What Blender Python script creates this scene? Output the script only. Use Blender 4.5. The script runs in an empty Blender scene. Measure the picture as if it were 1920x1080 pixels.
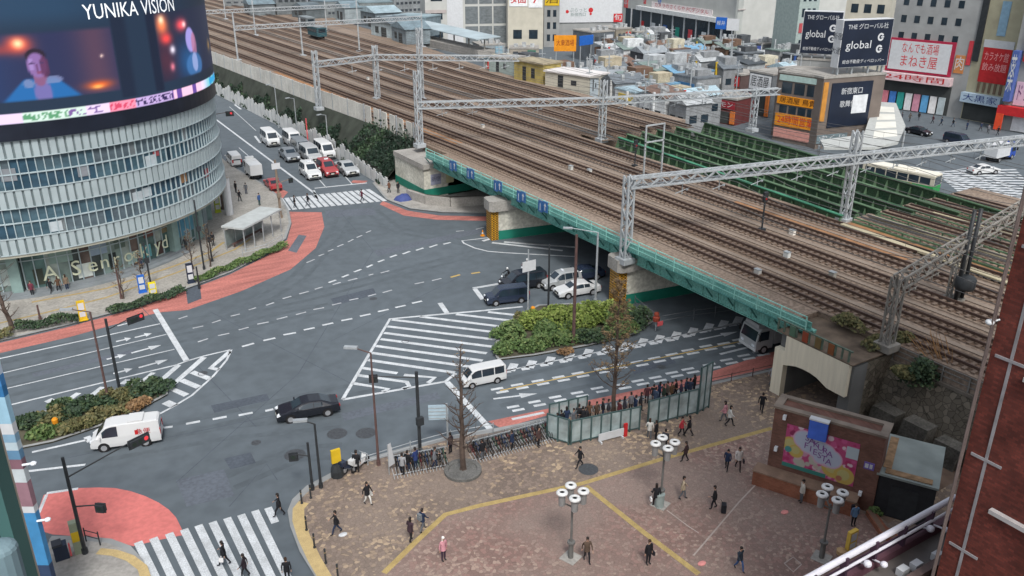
import bpy, bmesh, math, random
import numpy as np
from mathutils import Vector, Matrix
R = math.radians
sc = bpy.context.scene
col = sc.collection
rng = random.Random(7)

# ------------------------------------------------------------------ camera
# world axes: x runs along the avenue (away to the right), y runs along the railway (away to the left), z up, metres
CAM_H, PITCH, FPX = 34.5, R(22.7), 1600.0
YX, YY = 0.529/math.hypot(.529, .849), 0.849/math.hypot(.529, .849)      # horizontal view direction
cam = bpy.data.cameras.new('camera'); cam.sensor_width = 36; cam.lens = 36*FPX/1920
cam.clip_end = 3000; cam.clip_start = .5
co = bpy.data.objects.new('camera', cam); col.objects.link(co); sc.camera = co
co.location = (0, 0, CAM_H)
_c, _s = math.cos(PITCH), math.sin(PITCH)
co.rotation_euler = Vector((YX*_c, YY*_c, -_s)).to_track_quat('-Z', 'Y').to_euler()

# ------------------------------------------------------------------ sky, sun, exposure (overcast noon)
w = bpy.data.worlds.new('World'); sc.world = w; w.use_nodes = True
nt = w.node_tree; bg = nt.nodes['Background']
sky = nt.nodes.new('ShaderNodeTexSky'); sky.sky_type = 'NISHITA'; sky.sun_disc = False
SUN_EL, SUN_ROT = R(52), R(200)
sky.sun_elevation = SUN_EL; sky.sun_rotation = SUN_ROT; sky.dust_density = 4; sky.air_density = 1.2
hs = nt.nodes.new('ShaderNodeHueSaturation'); hs.inputs['Saturation'].default_value = .42
nt.links.new(sky.outputs[0], hs.inputs['Color']); nt.links.new(hs.outputs[0], bg.inputs['Color'])
bg.inputs['Strength'].default_value = .128
sl = bpy.data.lights.new('sun', 'SUN'); sl.energy = 1.55; sl.angle = R(12); sl.color = (1, .97, .93)
so = bpy.data.objects.new('sun', sl); col.objects.link(so)
_sd = Vector((math.sin(SUN_ROT)*math.cos(SUN_EL), math.cos(SUN_ROT)*math.cos(SUN_EL), math.sin(SUN_EL)))
so.rotation_euler = _sd.to_track_quat('Z', 'Y').to_euler(); so.location = (0, 0, 200)
sc.view_settings.view_transform = 'Standard'; sc.view_settings.look = 'None'
sc.view_settings.gamma = 1; sc.view_settings.exposure = 0.58
sc.cycles.max_bounces = 5; sc.cycles.diffuse_bounces = 3; sc.cycles.glossy_bounces = 2
sc.cycles.transmission_bounces = 3; sc.cycles.transparent_max_bounces = 6; sc.cycles.use_denoising = True

# ------------------------------------------------------------------ helpers
def at(px, py, z=0.0):
    """the world point at height z that the photograph shows at pixel (px, py)"""
    x, y = (px-960)/FPX, (540-py)/FPX
    f, up = _c+y*_s, -_s+y*_c
    t = (z-CAM_H)/up
    return Vector((t*(f*YX+x*YY), t*(f*YY-x*YX), z))
def hz(p, py):
    """height of a vertical through p whose top the photograph shows at row py"""
    Y = p[0]*YX+p[1]*YY; q = (540-py)/FPX
    return (q*Y*_c-Y*_s)/(_c+q*_s)+CAM_H
def lin(h):
    h = h.lstrip('#'); v = [int(h[i:i+2], 16)/255 for i in (0, 2, 4)]
    return tuple((x/12.92 if x <= .04045 else ((x+.055)/1.055)**2.4) for x in v)
MATS = {}
def mat(name, c, rough=.75, var=.12, scale=1.5, metal=0, bump=0, spec=.3, det=3, stretch=None, c2=None, emit=0, fine=0, rot=0):
    if name in MATS: return MATS[name]
    if isinstance(c, str): c = lin(c)
    if isinstance(c2, str): c2 = lin(c2)
    m = bpy.data.materials.new(name); m.use_nodes = True; MATS[name] = m
    t = m.node_tree; b = t.nodes['Principled BSDF']; L = t.links.new
    b.inputs['Roughness'].default_value = rough; b.inputs['Metallic'].default_value = metal
    b.inputs['Specular IOR Level'].default_value = spec
    tc = t.nodes.new('ShaderNodeTexCoord'); vec = tc.outputs['Object']
    if stretch:
        mp = t.nodes.new('ShaderNodeMapping'); mp.inputs['Scale'].default_value = stretch; mp.inputs['Rotation'].default_value[2] = rot
        L(vec, mp.inputs[0]); vec = mp.outputs[0]
    n = t.nodes.new('ShaderNodeTexNoise'); n.inputs['Scale'].default_value = scale; n.inputs['Detail'].default_value = det
    L(vec, n.inputs['Vector'])
    r = t.nodes.new('ShaderNodeValToRGB'); L(n.outputs['Fac'], r.inputs[0])
    r.color_ramp.elements[0].position = .3; r.color_ramp.elements[1].position = .7
    a = tuple(max(0, x*(1-var)) for x in c); d = c2 or tuple(min(1, x*(1+var)) for x in c)
    r.color_ramp.elements[0].color = (*a, 1); r.color_ramp.elements[1].color = (*d, 1)
    out = r.outputs[0]
    if fine:
        n2 = t.nodes.new('ShaderNodeTexNoise'); n2.inputs['Scale'].default_value = scale*9; n2.inputs['Detail'].default_value = 2
        L(tc.outputs['Object'], n2.inputs['Vector'])
        mx = t.nodes.new('ShaderNodeMix'); mx.data_type = 'RGBA'; mx.blend_type = 'MULTIPLY'; mx.inputs['Factor'].default_value = fine
        r2 = t.nodes.new('ShaderNodeValToRGB'); r2.color_ramp.elements[0].position = .35; r2.color_ramp.elements[1].position = .65
        r2.color_ramp.elements[0].color = (.35, .35, .35, 1); r2.color_ramp.elements[1].color = (1.5, 1.5, 1.5, 1)
        L(n2.outputs['Fac'], r2.inputs[0]); L(out, mx.inputs[6]); L(r2.outputs[0], mx.inputs[7]); out = mx.outputs[2]
    L(out, b.inputs['Base Color'])
    if emit:
        L(out, b.inputs['Emission Color']); b.inputs['Emission Strength'].default_value = emit
    if bump:
        bp = t.nodes.new('ShaderNodeBump'); bp.inputs['Strength'].default_value = bump; bp.inputs['Distance'].default_value = .05
        L(n.outputs['Fac'], bp.inputs['Height']); L(bp.outputs[0], b.inputs['Normal'])
    return m
def M(h, rough=.7, **k):
    """plain material by sRGB hex of its real colour"""
    return mat('paint_'+h.lstrip('#')+('' if rough == .7 else '_%d' % (rough*100)), h, rough, **k)

class MB:
    def __init__(s): s.v = []; s.f = []; s.mi = []
    def add(s, vs, fs, m=0):
        o = len(s.v); s.v += [tuple(x) for x in vs]; s.f += [tuple(i+o for i in f) for f in fs]; s.mi += [m]*len(fs)
    def poly(s, pts, m=0): s.add(pts, [tuple(range(len(pts)))], m)
    def box(s, x0, x1, y0, y1, z0, z1, m=0):
        if x0 > x1: x0, x1 = x1, x0
        if y0 > y1: y0, y1 = y1, y0
        s.add([(x0,y0,z0),(x1,y0,z0),(x1,y1,z0),(x0,y1,z0),(x0,y0,z1),(x1,y0,z1),(x1,y1,z1),(x0,y1,z1)],
              [(3,2,1,0),(4,5,6,7),(0,1,5,4),(1,2,6,5),(2,3,7,6),(3,0,4,7)], m)
    def obox(s, c, a, lx, ly, z0, z1, m=0):
        ca, sa = math.cos(a), math.sin(a)
        P = [(c[0]+x*ca-y*sa, c[1]+x*sa+y*ca) for x, y in ((-lx/2,-ly/2),(lx/2,-ly/2),(lx/2,ly/2),(-lx/2,ly/2))]
        s.prism(P, z0, z1, m)
    def prism(s, P, z0, z1, m=0, mt=None):
        n = len(P)
        if sum(P[i][0]*P[(i+1) % n][1]-P[(i+1) % n][0]*P[i][1] for i in range(n)) < 0: P = P[::-1]
        vs = [(p[0],p[1],z0) for p in P]+[(p[0],p[1],z1) for p in P]
        s.add(vs, [tuple(range(n))[::-1]]+[(i,(i+1) % n,n+(i+1) % n,n+i) for i in range(n)], m)
        s.add(vs[n:], [tuple(range(n))], m if mt is None else mt)
    def tube(s, p, q, r0, r1=None, n=8, m=0, cap=True):
        p, q = Vector(p), Vector(q); r1 = r0 if r1 is None else r1; d = (q-p)
        if d.length < 1e-6: return
        d.normalize(); a = d.orthogonal().normalized(); b = d.cross(a)
        vs = []
        for c, r in ((p, r0), (q, r1)):
            for i in range(n):
                t = 2*math.pi*i/n; vs.append(c+a*math.cos(t)*r+b*math.sin(t)*r)
        fs = [(i,(i+1) % n,n+(i+1) % n,n+i) for i in range(n)]
        if cap: fs += [tuple(range(n))[::-1], tuple(range(n,2*n))]
        s.add(vs, fs, m)
    def beam(s, p, q, wd, ht, m=0):
        """square bar between two points"""
        p, q = Vector(p), Vector(q); d = (q-p).normalized()
        a = d.cross(Vector((0,0,1)))
        a = Vector((1,0,0)) if a.length < 1e-3 else a.normalized()
        b = a.cross(d)
        vs = [c+a*x*wd/2+b*y*ht/2 for c in (p, q) for x, y in ((-1,-1),(1,-1),(1,1),(-1,1))]
        s.add(vs, [(0,1,2,3),(7,6,5,4),(0,4,5,1),(1,5,6,2),(2,6,7,3),(3,7,4,0)], m)
    def path(s, pts, r, n=6, m=0):
        for a, b in zip(pts, pts[1:]): s.tube(a, b, r, r, n, m)
    def lathe(s, prof, c, n=16, m=0):
        vs = [(c[0]+r*math.cos(2*math.pi*i/n), c[1]+r*math.sin(2*math.pi*i/n), c[2]+z) for r, z in prof for i in range(n)]
        s.add(vs, [(k*n+i,k*n+(i+1) % n,(k+1)*n+(i+1) % n,(k+1)*n+i) for k in range(len(prof)-1) for i in range(n)], m)
    def ball(s, c, rx, ry=None, rz=None, n=10, m=0):
        ry = ry or rx; rz = rz or rx; k = max(4, n//2+1)
        vs = []
        for j in range(k+1):
            t = math.pi*j/k
            for i in range(n):
                p = 2*math.pi*i/n; vs.append((c[0]+rx*math.sin(t)*math.cos(p), c[1]+ry*math.sin(t)*math.sin(p), c[2]-rz*math.cos(t)))
        s.add(vs, [(j*n+i,j*n+(i+1) % n,(j+1)*n+(i+1) % n,(j+1)*n+i) for j in range(k) for i in range(n)], m)
    def strip(s, pts, wd, z, m=0):
        """flat painted line of constant width along a polyline"""
        P = [Vector((p[0],p[1],0)) for p in pts]; L = []; Rr = []
        for i, p in enumerate(P):
            d = Vector((0,0,0))
            if i: d += (p-P[i-1]).normalized()
            if i < len(P)-1: d += (P[i+1]-p).normalized()
            d.normalize(); nrm = Vector((-d.y, d.x, 0))*wd/2
            L.append(p+nrm); Rr.append(p-nrm)
        for i in range(len(P)-1):
            s.poly([(a.x,a.y,z) for a in (Rr[i],Rr[i+1],L[i+1],L[i])], m)
    def build(s, name, mats, parent=None, smooth=False, loc=None):
        me = bpy.data.meshes.new(name); me.from_pydata(s.v, [], s.f)
        if not isinstance(mats, (list, tuple)): mats = [mats]
        for m in mats: me.materials.append(m)
        if len(mats) > 1: me.polygons.foreach_set('material_index', s.mi)
        if smooth: me.polygons.foreach_set('use_smooth', [True]*len(s.f))
        me.update()
        o = bpy.data.objects.new(name, me); col.objects.link(o)
        if parent is not None: o.parent = parent
        if loc is not None: o.location = loc
        return o
def build_each(s, name, mats, parent):
    """every separate piece collected so far becomes a part of its own"""
    par = list(range(len(s.v)))
    def fd(i):
        while par[i] != i: par[i] = par[par[i]]; i = par[i]
        return i
    for f in s.f:
        for q in f[1:]: par[fd(q)] = fd(f[0])
    grp = {}
    for f in s.f: grp.setdefault(fd(f[0]), []).append(f)
    for fs in grp.values():
        ids = sorted({i for f in fs for i in f}); mp = {i: k for k, i in enumerate(ids)}; b = MB()
        b.add([s.v[i] for i in ids], [tuple(mp[i] for i in f) for f in fs]); b.build(name, mats, parent)
MB.build_each = build_each
def tag(o, label=None, cat=None, group=None, kind=None):
    if label: o['label'] = label
    if cat: o['category'] = cat
    if group: o['group'] = group
    if kind: o['kind'] = kind
    return o
def thing(name, label, cat, loc=(0,0,0), rz=0, group=None):
    o = bpy.data.objects.new(name, None); col.objects.link(o); o.location = loc; o.rotation_euler.z = rz
    o.empty_display_size = .3
    return tag(o, label, cat, group)
def struct(o): o['kind'] = 'structure'; return o
def dup(root, loc=None, rz=None, label=None, group=None, swap=None):
    """copy of a thing with its parts and their sub-parts; swap maps material -> material"""
    def cp(o, par):
        c = o.copy(); col.objects.link(c)
        if par is not None: c.parent = par
        if swap and c.type == 'MESH' and any(m in swap for m in c.data.materials):
            c.data = c.data.copy()
            for i, m in enumerate(c.data.materials):
                if m in swap: c.data.materials[i] = swap[m]
        for ch in KIDS.get(o.name, ()): cp(ch, c)
        return c
    r = cp(root, None)
    if loc is not None: r.location = loc
    if rz is not None: r.rotation_euler.z = rz
    if label: r['label'] = label
    if group: r['group'] = group
    return r
KIDS = {}
def index_kids():
    KIDS.clear()
    for o in col.objects:
        if o.parent: KIDS.setdefault(o.parent.name, []).append(o)
_txt = {}
def text_mesh(s, size=1.0, ext=0.01):
    """writing as mesh data: returns (vertices, faces) lying in the xz plane, centred, facing -y"""
    k = (s, size)
    if k not in _txt:
        cu = bpy.data.curves.new('t', 'FONT'); cu.body = s; cu.size = 1; cu.align_x = 'CENTER'; cu.align_y = 'CENTER'; cu.resolution_u = 2
        o = bpy.data.objects.new('t', cu); me = o.to_mesh()
        _txt[k] = ([(v.co.x*size, 0, v.co.y*size) for v in me.vertices], [tuple(p.vertices) for p in me.polygons])
        o.to_mesh_clear(); bpy.data.objects.remove(o); bpy.data.curves.remove(cu)
    return _txt[k]
def add_text(mb, s, c, right, up, size, m=0, wide=1.0, fit=None):
    """writing centred on c, running along right"""
    vs, fs = text_mesh(s)
    if not vs: return
    right, up, c = Vector(right).normalized(), Vector(up).normalized(), Vector(c)
    if fit:
        wx = max(v[0] for v in vs)-min(v[0] for v in vs); wide = fit/(wx*size)
    mb.add([c+right*v[0]*size*wide+up*v[2]*size for v in vs], fs, m)

# ------------------------------------------------------------------ common materials
WHITE = mat('white_road_paint', (.50,.53,.55), .65, .16, 1.2, fine=.3)
YELLOW = mat('yellow_road_paint', (.48,.34,.11), .65, .15, 2, fine=.3)
RED = mat('red_lane_paint', (.30,.115,.10), .75, .05, .55, c2=(.50,.185,.155), det=6, stretch=(.35,2.2,1), rot=.6, fine=.25)
PINK = mat('salmon_lane_paint', (.56,.165,.15), .75, .06, .3, fine=.15)
ASPH = mat('asphalt', (.099,.119,.135), .8, .10, .09, det=7, fine=.14, spec=.25)
STEEL = mat('galvanised_steel', (.36,.39,.41), .5, .12, 2, metal=.3)
DARKP = mat('dark_pole_paint', (.028,.032,.036), .5, .2, 2)
BROWNP = mat('brown_pole_paint', (.10,.06,.055), .6, .2, 2)
GLASS = mat('dark_window_glass', (.018,.03,.042), .12, .3, .6, spec=.6)
TYRE = mat('tyre_rubber', (.018,.018,.02), .85, .1)
RIM = mat('wheel_rim', (.42,.43,.45), .4, .1, metal=.5)
LAMPW = mat('headlamp_glass', (.7,.74,.78), .2, .05)
LAMPR = mat('tail_lamp_glass', (.35,.02,.02), .25, .1)
CONC = mat('concrete', (.30,.29,.27), .85, .16, .5, fine=.2)
KERB = mat('kerb_stone', (.26,.27,.27), .85, .12, 1)
PAVE = mat('pavement_slabs', (.30,.29,.265), .8, .12, .5, fine=.25)
# ------------------------------------------------------------------ ground, road paint
def mosaic(name, cells, scale, tint, big=.12, grout=.55, pos=(.0, .45, .7, .9)):
    m = bpy.data.materials.new(name); m.use_nodes = True; t = m.node_tree; L = t.links.new; b = t.nodes['Principled BSDF']
    b.inputs['Roughness'].default_value = .75; b.inputs['Specular IOR Level'].default_value = .3
    tc = t.nodes.new('ShaderNodeTexCoord')
    v = t.nodes.new('ShaderNodeTexVoronoi'); v.inputs['Scale'].default_value = scale; L(tc.outputs['Object'], v.inputs['Vector'])
    sp = t.nodes.new('ShaderNodeSeparateColor'); L(v.outputs['Color'], sp.inputs[0])
    n = t.nodes.new('ShaderNodeTexNoise'); n.inputs['Scale'].default_value = big; n.inputs['Detail'].default_value = 4; L(tc.outputs['Object'], n.inputs['Vector'])
    ad = t.nodes.new('ShaderNodeMath'); ad.operation = 'MULTIPLY_ADD'; ad.inputs[1].default_value = 1.2; ad.inputs[2].default_value = -.6
    L(n.outputs['Fac'], ad.inputs[0])
    a2 = t.nodes.new('ShaderNodeMath'); a2.operation = 'ADD'; L(sp.outputs[0], a2.inputs[0]); L(ad.outputs[0], a2.inputs[1])
    r = t.nodes.new('ShaderNodeValToRGB'); L(a2.outputs[0], r.inputs[0]); cr = r.color_ramp; cr.interpolation = 'CONSTANT'
    while len(cr.elements) < len(cells): cr.elements.new(.5)
    for e, p, c in zip(cr.elements, pos, cells): e.position = p; e.color = (*c, 1)
    n2 = t.nodes.new('ShaderNodeTexNoise'); n2.inputs['Scale'].default_value = big*1.7; n2.inputs['Detail'].default_value = 3; L(tc.outputs['Object'], n2.inputs['Vector'])
    r2 = t.nodes.new('ShaderNodeValToRGB'); r2.color_ramp.elements[0].position = .38; r2.color_ramp.elements[1].position = .62
    r2.color_ramp.elements[0].color = (.25,.25,.25,1); r2.color_ramp.elements[1].color = (.8,.8,.8,1)
    L(n2.outputs['Fac'], r2.inputs[0])
    mx = t.nodes.new('ShaderNodeMix'); mx.data_type = 'RGBA'; L(r2.outputs[0], mx.inputs['Factor']); L(r.outputs[0], mx.inputs[6]); mx.inputs[7].default_value = (*tint, 1)
    ve = t.nodes.new('ShaderNodeTexVoronoi'); ve.feature = 'DISTANCE_TO_EDGE'; ve.inputs['Scale'].default_value = scale; L(tc.outputs['Object'], ve.inputs['Vector'])
    r3 = t.nodes.new('ShaderNodeValToRGB'); r3.color_ramp.elements[0].position = .02; r3.color_ramp.elements[1].position = .07
    r3.color_ramp.elements[0].color = (grout,)*3+(1,); L(ve.outputs['Distance'], r3.inputs[0])
    m2 = t.nodes.new('ShaderNodeMix'); m2.data_type = 'RGBA'; m2.blend_type = 'MULTIPLY'; m2.inputs['Factor'].default_value = 1
    L(mx.outputs[2], m2.inputs[6]); L(r3.outputs[0], m2.inputs[7]); L(m2.outputs[2], b.inputs['Base Color'])
    return m
PLAZA = mosaic('plaza_mosaic_stone', [(.13,.10,.083),(.21,.16,.13),(.335,.25,.165),(.54,.41,.265)], 4.2, (.225,.18,.15), .10, .72, (.0,.42,.78,.95))
REDM = mosaic('red_mosaic_stone', [(.18,.11,.095),(.255,.145,.125),(.27,.185,.155),(.37,.27,.22)], 4.6, (.235,.185,.16), .09, .74)

g = MB(); g.poly([(-600,-500,0),(1500,-500,0),(1500,1700,0),(-600,1700,0)]); struct(g.build('road', ASPH))

def wp(pts, z=0): return [at(x, y, z) for x, y in pts]
def crop(ox, oy, pts): return [(ox+x/4, oy+y/4) for x, y in pts]
bl = MB()
up = [(-220,695),(0,643),(120,615),(250,580),(350,545),(430,515),(500,480),(538,450),(547,420),(543,397)]
lo = [(-220,715),(0,662),(130,632),(296,586),(352,581),(452,546),(545,505),(592,465),(608,425),(603,398)]
for i in range(len(up)-1): bl.poly([p for p in (*wp([lo[i], lo[i+1]],.004), *wp([up[i+1], up[i]],.004))])
a_ = [(718,377),(765,395),(822,404),(917,406)]; b_ = [(712,383),(757,404),(820,412),(917,414)]
for i in range(3): bl.poly([*wp([b_[i], b_[i+1]],.004), *wp([a_[i+1], a_[i]],.004)])
bl.poly(wp([(940,803),(1040,775),(1300,722),(1452,688),(1480,684),(1470,655),(1440,662),(1300,708),(1115,748),(1000,772),(915,790)],.004))
bl.poly(wp([(498,362),(530,372),(540,360),(508,345)],.004)); bl.poly(wp([(658,342),(680,345),(690,339),(662,338)],.004))
struct(bl.build('bus_lane_paint', RED))
pk = MB(); pk.poly(wp([(82,928),(110,920),(150,915),(185,914),(215,915),(245,921),(272,930),(297,942),(316,955),(330,970),(340,990),(344,1003),(300,1012),(250,1024),(205,1012),(150,1006),(98,1002),(60,990)],.004))
struct(pk.build('turning_bay_paint', PINK))

mk = MB(); Z = .008
def ln(pts, wd, m=0): mk.strip(wp(pts), wd, Z, m)
for a, b, wd in (((-200,716),(300,607),.2),((-200,748),(312,627),.15),((-200,778),(327,655),.15),((-200,812),(332,684),.2)): ln([a, b], wd)
ln([(291,580),(350,677)], .5)
def arrow(tail, head, wd=.35):
    a, b = at(*tail), at(*head); d = (b-a).normalized(); n = Vector((-d.y, d.x, 0)); L_ = (b-a).length
    q = b-d*min(2.2, L_*.4)
    for P in ([a-n*wd*.3, q-n*wd*.3, q+n*wd*.3, a+n*wd*.3], [q-n*wd*1.1, b, q+n*wd*1.1]):
        mk.poly([(p.x,p.y,Z) for p in P])
C1 = lambda p: crop(0, 540, p)[0]
for t, h in (((880,285),(1070,235)),((1010,372),(1140,340)),((985,488),(1210,428)),((1040,598),(1260,537)),((870,402),(985,376)),((800,535),(945,500)),((850,642),(995,605))):
    arrow(C1([t]), C1([h]), .42)
for ch in ([(1330,575),(1400,548),(1530,510),(1735,462)], [(1735,462),(1700,540),(1600,660),(1440,805),(1300,890),(1195,945)]): ln(crop(0,540,ch), .2)
for ch, wd in (([(1530,520),(1270,748),(1400,805)],.55),([(1360,690),(1490,745)],.55),([(1440,630),(1570,680)],.55),([(1725,475),(1580,600),(1640,612)],.5),
               ([(1340,578),(1200,700)],.5),([(1150,635),(1010,750)],.45),([(960,687),(915,722)],.5),([(770,742),(690,802)],.45),([(590,787),(515,838)],.5),([(400,832),(345,858)],.5),([(1240,855),(1310,885)],.7)):
    ln(crop(0,540,ch), wd)
def dashes(o, L_, wd, m=0):
    for a, b in L_: ln(crop(*o, [a, b]), wd, m)
dashes((0,540), [((1215,1050),(1295,1040)),((1395,1020),(1500,1000)),((1595,985),(1700,965)),((1790,955),(1895,935)),((1815,440),(1905,415))], .3)
dashes((480,540), [((70,922),(130,910)),((55,395),(145,375)),((205,352),(300,335)),((358,315),(440,298)),((498,280),(580,262)),((640,245),(722,230)),((780,212),(860,195)),((915,178),(995,160)),((1045,147),(1122,130)),((1170,115),(1245,98))], .3)
THIN = mat('worn_road_paint', (.38,.40,.42), .65, .25, 1.5)
dashes((480,540), [((10,272),(95,255)),((155,235),(235,215)),((300,200),(375,180)),((430,162),(510,148)),((570,128),(640,112)),((700,92),(768,78)),((840,62),(900,45)),((950,35),(1020,15)),((75,130),(135,110)),((200,80),(265,62)),((325,45),(395,25)),((440,10),(500,-8))], .22, 1)
dashes((0,540), [((1485,405),(1560,380)),((1635,358),(1720,340)),((1790,315),(1865,295)),((1340,232),(1405,210)),((1445,302),(1525,285)),((1590,262),(1655,240)),((1730,212),(1800,195)),((1865,165),(1920,148))], .2, 1)
dashes((480,270), [((545,1040),(600,1020)),((645,1000),(695,980)),((735,960),(790,940)),((830,925),(875,905)),((915,885),(962,868)),((1005,850),(1055,832)),((1100,825),(1155,805)),((1200,798),(1255,780)),((1300,775),(1360,755)),((1405,752),(1460,738))], .3)
dashes((480,270), [((575,1055),(635,1038)),((690,1025),(760,1008)),((845,985),(880,975)),((935,968),(1000,950)),((1320,1025),(1390,1008)),((1190,1050),(1260,1035)),((1500,655),(1560,650)),((1650,640),(1710,625)),((380,890),(440,865)),((470,840),(510,825)),((540,805),(580,790)),((610,770),(655,752)),((690,735),(730,715)),((755,702),(795,685)),((825,665),(862,650))], .22, 1)
dashes((480,270), [((1460,1000),(1530,980)),((1615,972),(1680,962))], .3, 2)
ln(crop(480,270,[(1625,1080),(1830,1045)]), .25)
# islands by the bridge piers
ln(crop(480,270,[(1750,702),(1545,726),(1560,745),(1640,780),(1740,805),(1860,815),(2400,845)]), .22)
for ch in ([(1700,728),(1780,705)],[(1770,740),(2300,800)],[(1860,735),(2400,775)]): ln(crop(480,270,ch), .45)
ln(crop(960,270,[(0,735),(400,770)]), .2)
# big hatched area
def C2(p): return crop(480,540,p)
ln(C2([(650,835),(1005,232),(1300,205),(1680,172),(2000,140)]), .3); ln(C2([(650,837),(1420,702),(1500,640)]), .3)
for ch in ([(1740,180),(2050,215)],[(1500,197),(2000,255)],[(1230,214),(1900,297)],[(1020,238),(1860,340)],[(985,288),(1800,388)],[(960,337),(1770,440)],[(935,383),(1730,490)],
           [(900,435),(1700,545)],[(868,487),(1600,590)],[(840,540),(1490,635)],[(800,600),(1060,640)],[(1110,652),(1340,672),(1290,712)],[(765,655),(1130,705),(1150,738),(1100,755)],[(728,715),(990,757),(950,778)]): ln(C2(ch), .42)
ln([(838,716),(925,811)], .5); ln([(825,568),(838,587)], .5); ln(crop(480,540,[(1640,5),(1700,85)]), .5); ln([(888,541),(935,533)], .25)
# avenue under the bridge: saw-tooth and double dashes
for x, y in ((-10,612),(130,590),(270,562),(415,535),(555,505),(695,478),(835,455),(965,425),(1090,400),(1215,375),(1340,345),(1460,312),(1570,290),(1680,262)):
    c = crop(960,540,[(x-60,y+18),(x,y+10),(x+28,y-45)])
    ln(c[:2], .55); ln(c[1:], .75)
ln(crop(960,540,[(-80,628),(1720,262)]), .15)
for row, (m2, yl) in (([(-90,770),(60,740),(215,710),(370,682),(515,652),(680,620),(800,590),(960,568),(1090,540),(1220,512),(1340,480),(1475,450),(1610,430),(1720,400)], (0, 2)),
            ([(30,905),(190,868),(345,832),(510,800),(660,765),(830,740),(965,710),(1095,685),(1220,650),(1340,622),(1500,588),(1630,553),(1760,520),(1870,490)], (0, 0))):
    for x, y in row:
        for dx, dy in ((-22,-12),(18,12)):
            ln(crop(960,540,[(x+dx-45,y+dy+6),(x+dx+45,y+dy-10)]), .32)
    if yl: ln(crop(960,540,[row[0], row[-1]]), .14, 2)
arrow((925,748),(1008,738)); arrow((1310,637),(1383,622)); ln(crop(960,540,[(1560,497),(1810,435)]), .3); ln(crop(960,540,[(0,985),(240,935)]), .3)
ln([(905,815),(925,808)], .3)
# bay and corner by the near crosswalk
ln(crop(0,810,[(240,152),(650,60)]), .25); ln(crop(0,810,[(640,62),(690,45)]), .9); ln(crop(0,810,[(180,298),(640,245)]), .25); ln(crop(0,810,[(350,460),(585,425)]), .25)
ln(crop(0,810,[(290,610),(350,470)]), .2)
# far street
ln([(405,224),(592,364)], .35); ln([(588,357),(595,375)], .35); ln([(590,353),(688,343)], .4)
ln([(538,268),(612,352)], .15); ln([(590,268),(660,345)], .15); ln([(448,277),(470,296)], .15)
ln([(430,200),(480,245)], .12)
for a, b in (((478,255),(488,268)),((440,196),(452,205)),((515,245),(528,258))): ln([a, b], .4)
struct(mk.build('road_markings', [WHITE, THIN, YELLOW]))
# crosswalks
cw = MB()
tops = crop(0,810,[(1035,825),(1150,795),(1268,760),(1380,730),(1488,700),(1594,675),(1703,645),(1808,620),(1912,590),(2010,568)])
for i, (x, y) in enumerate(tops):
    k = 1 if i < 9 else .22
    cw.strip([at(x,y), at(x+62*k, y+128*k)], .49, Z)
L0 = [(540+(692-540)*i/14 - 3, 371-16*i/14) for i in range(-1, 15)]; L1 = [(553+(722-553)*i/14, 393-16*i/14) for i in range(-1, 15)]
for a, b in zip(L0, L1): cw.strip([at(*a), at(*b)], .62, Z)
struct(cw.build('crosswalk_stripes', WHITE))
cf = MB()
for i in range(20):
    f = i/19; cf.strip([at(1752+f*88, 322+f*74), at(1905+f*90, 318+f*98)], .62, Z)
    cf.strip([at(1905-f*150, 416-f*90), at(1990-f*150, 400-f*90)], .2, Z+.004)
struct(cf.build('far_crosswalk_stripes', WHITE))
tw_ = MB(); TYR = mat('tyre_worn_asphalt', (.086,.104,.118), .75, .08, .15, det=6, fine=.15)
for px in ([(-150,702),(300,618),(580,556),(900,472)],[(-150,737),(305,641),(620,575)],[(-150,770),(318,668)],[(300,812),(560,752),(700,722)],[(900,712),(1150,655),(1400,603)],[(930,752),(1150,703),(1400,640)],[(655,385),(630,440),(560,520),(430,600)],[(690,390),(740,430),(900,460)],[(90,870),(420,812),(640,790)],[(430,905),(560,850),(640,845)]):
    P = wp(px); 
    for o in (-.8,.8):
        Q = []
        for i, p in enumerate(P):
            d = (P[min(i+1,len(P)-1)]-P[max(i-1,0)]).normalized(); Q.append(p+Vector((-d.y,d.x,0))*o)
        tz = tz+.00015 if 'tz' in globals() else .0006; tw_.strip(Q, .6, tz)
struct(tw_.build('tyre_worn_lanes', TYR))
rp = MB(); RPD = mat('asphalt_patch_dark', (.074,.089,.110), .85, .12, .5, det=5, fine=.2); RPL = mat('asphalt_patch_pale', (.104,.120,.144), .85, .1, .4, det=5, fine=.2)
for px, m in (([(345,520),(372,512),(378,560),(352,570)],0),([(640,775),(820,735),(826,747),(646,789)],1),([(700,470),(900,428),(905,436),(708,480)],1),([(420,860),(470,848),(480,868),(432,880)],0),([(330,900),(420,880),(440,930),(350,950)],1),([(620,560),(700,540),(706,552),(628,573)],0),([(110,780),(160,768),(170,778),(120,792)],0),([(1180,690),(1260,670),(1268,680),(1190,702)],0),([(60,700),(250,655),(254,661),(64,707)],1),([(540,470),(560,440),(575,442),(556,474)],1),([(395,760),(500,738),(506,750),(402,774)],0),([(610,395),(700,390),(706,402),(612,408)],1)):
    rz_ = rz_+.00008 if 'rz_' in globals() else .0045; rp.poly(wp(px,rz_), m)
for px in ([(330,905),(560,700),(700,470),(640,400)],[(250,560),(480,800)],[(395,585),(660,720)],[(120,860),(560,770),(900,690)],[(620,640),(860,520)],[(430,950),(500,870),(520,900)]):
    rz_ += .00015; rp.strip(wp(px), .07, rz_, 0)
struct(rp.build('road_repair_patches', [RPD, RPL]))
mh = MB()
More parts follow.
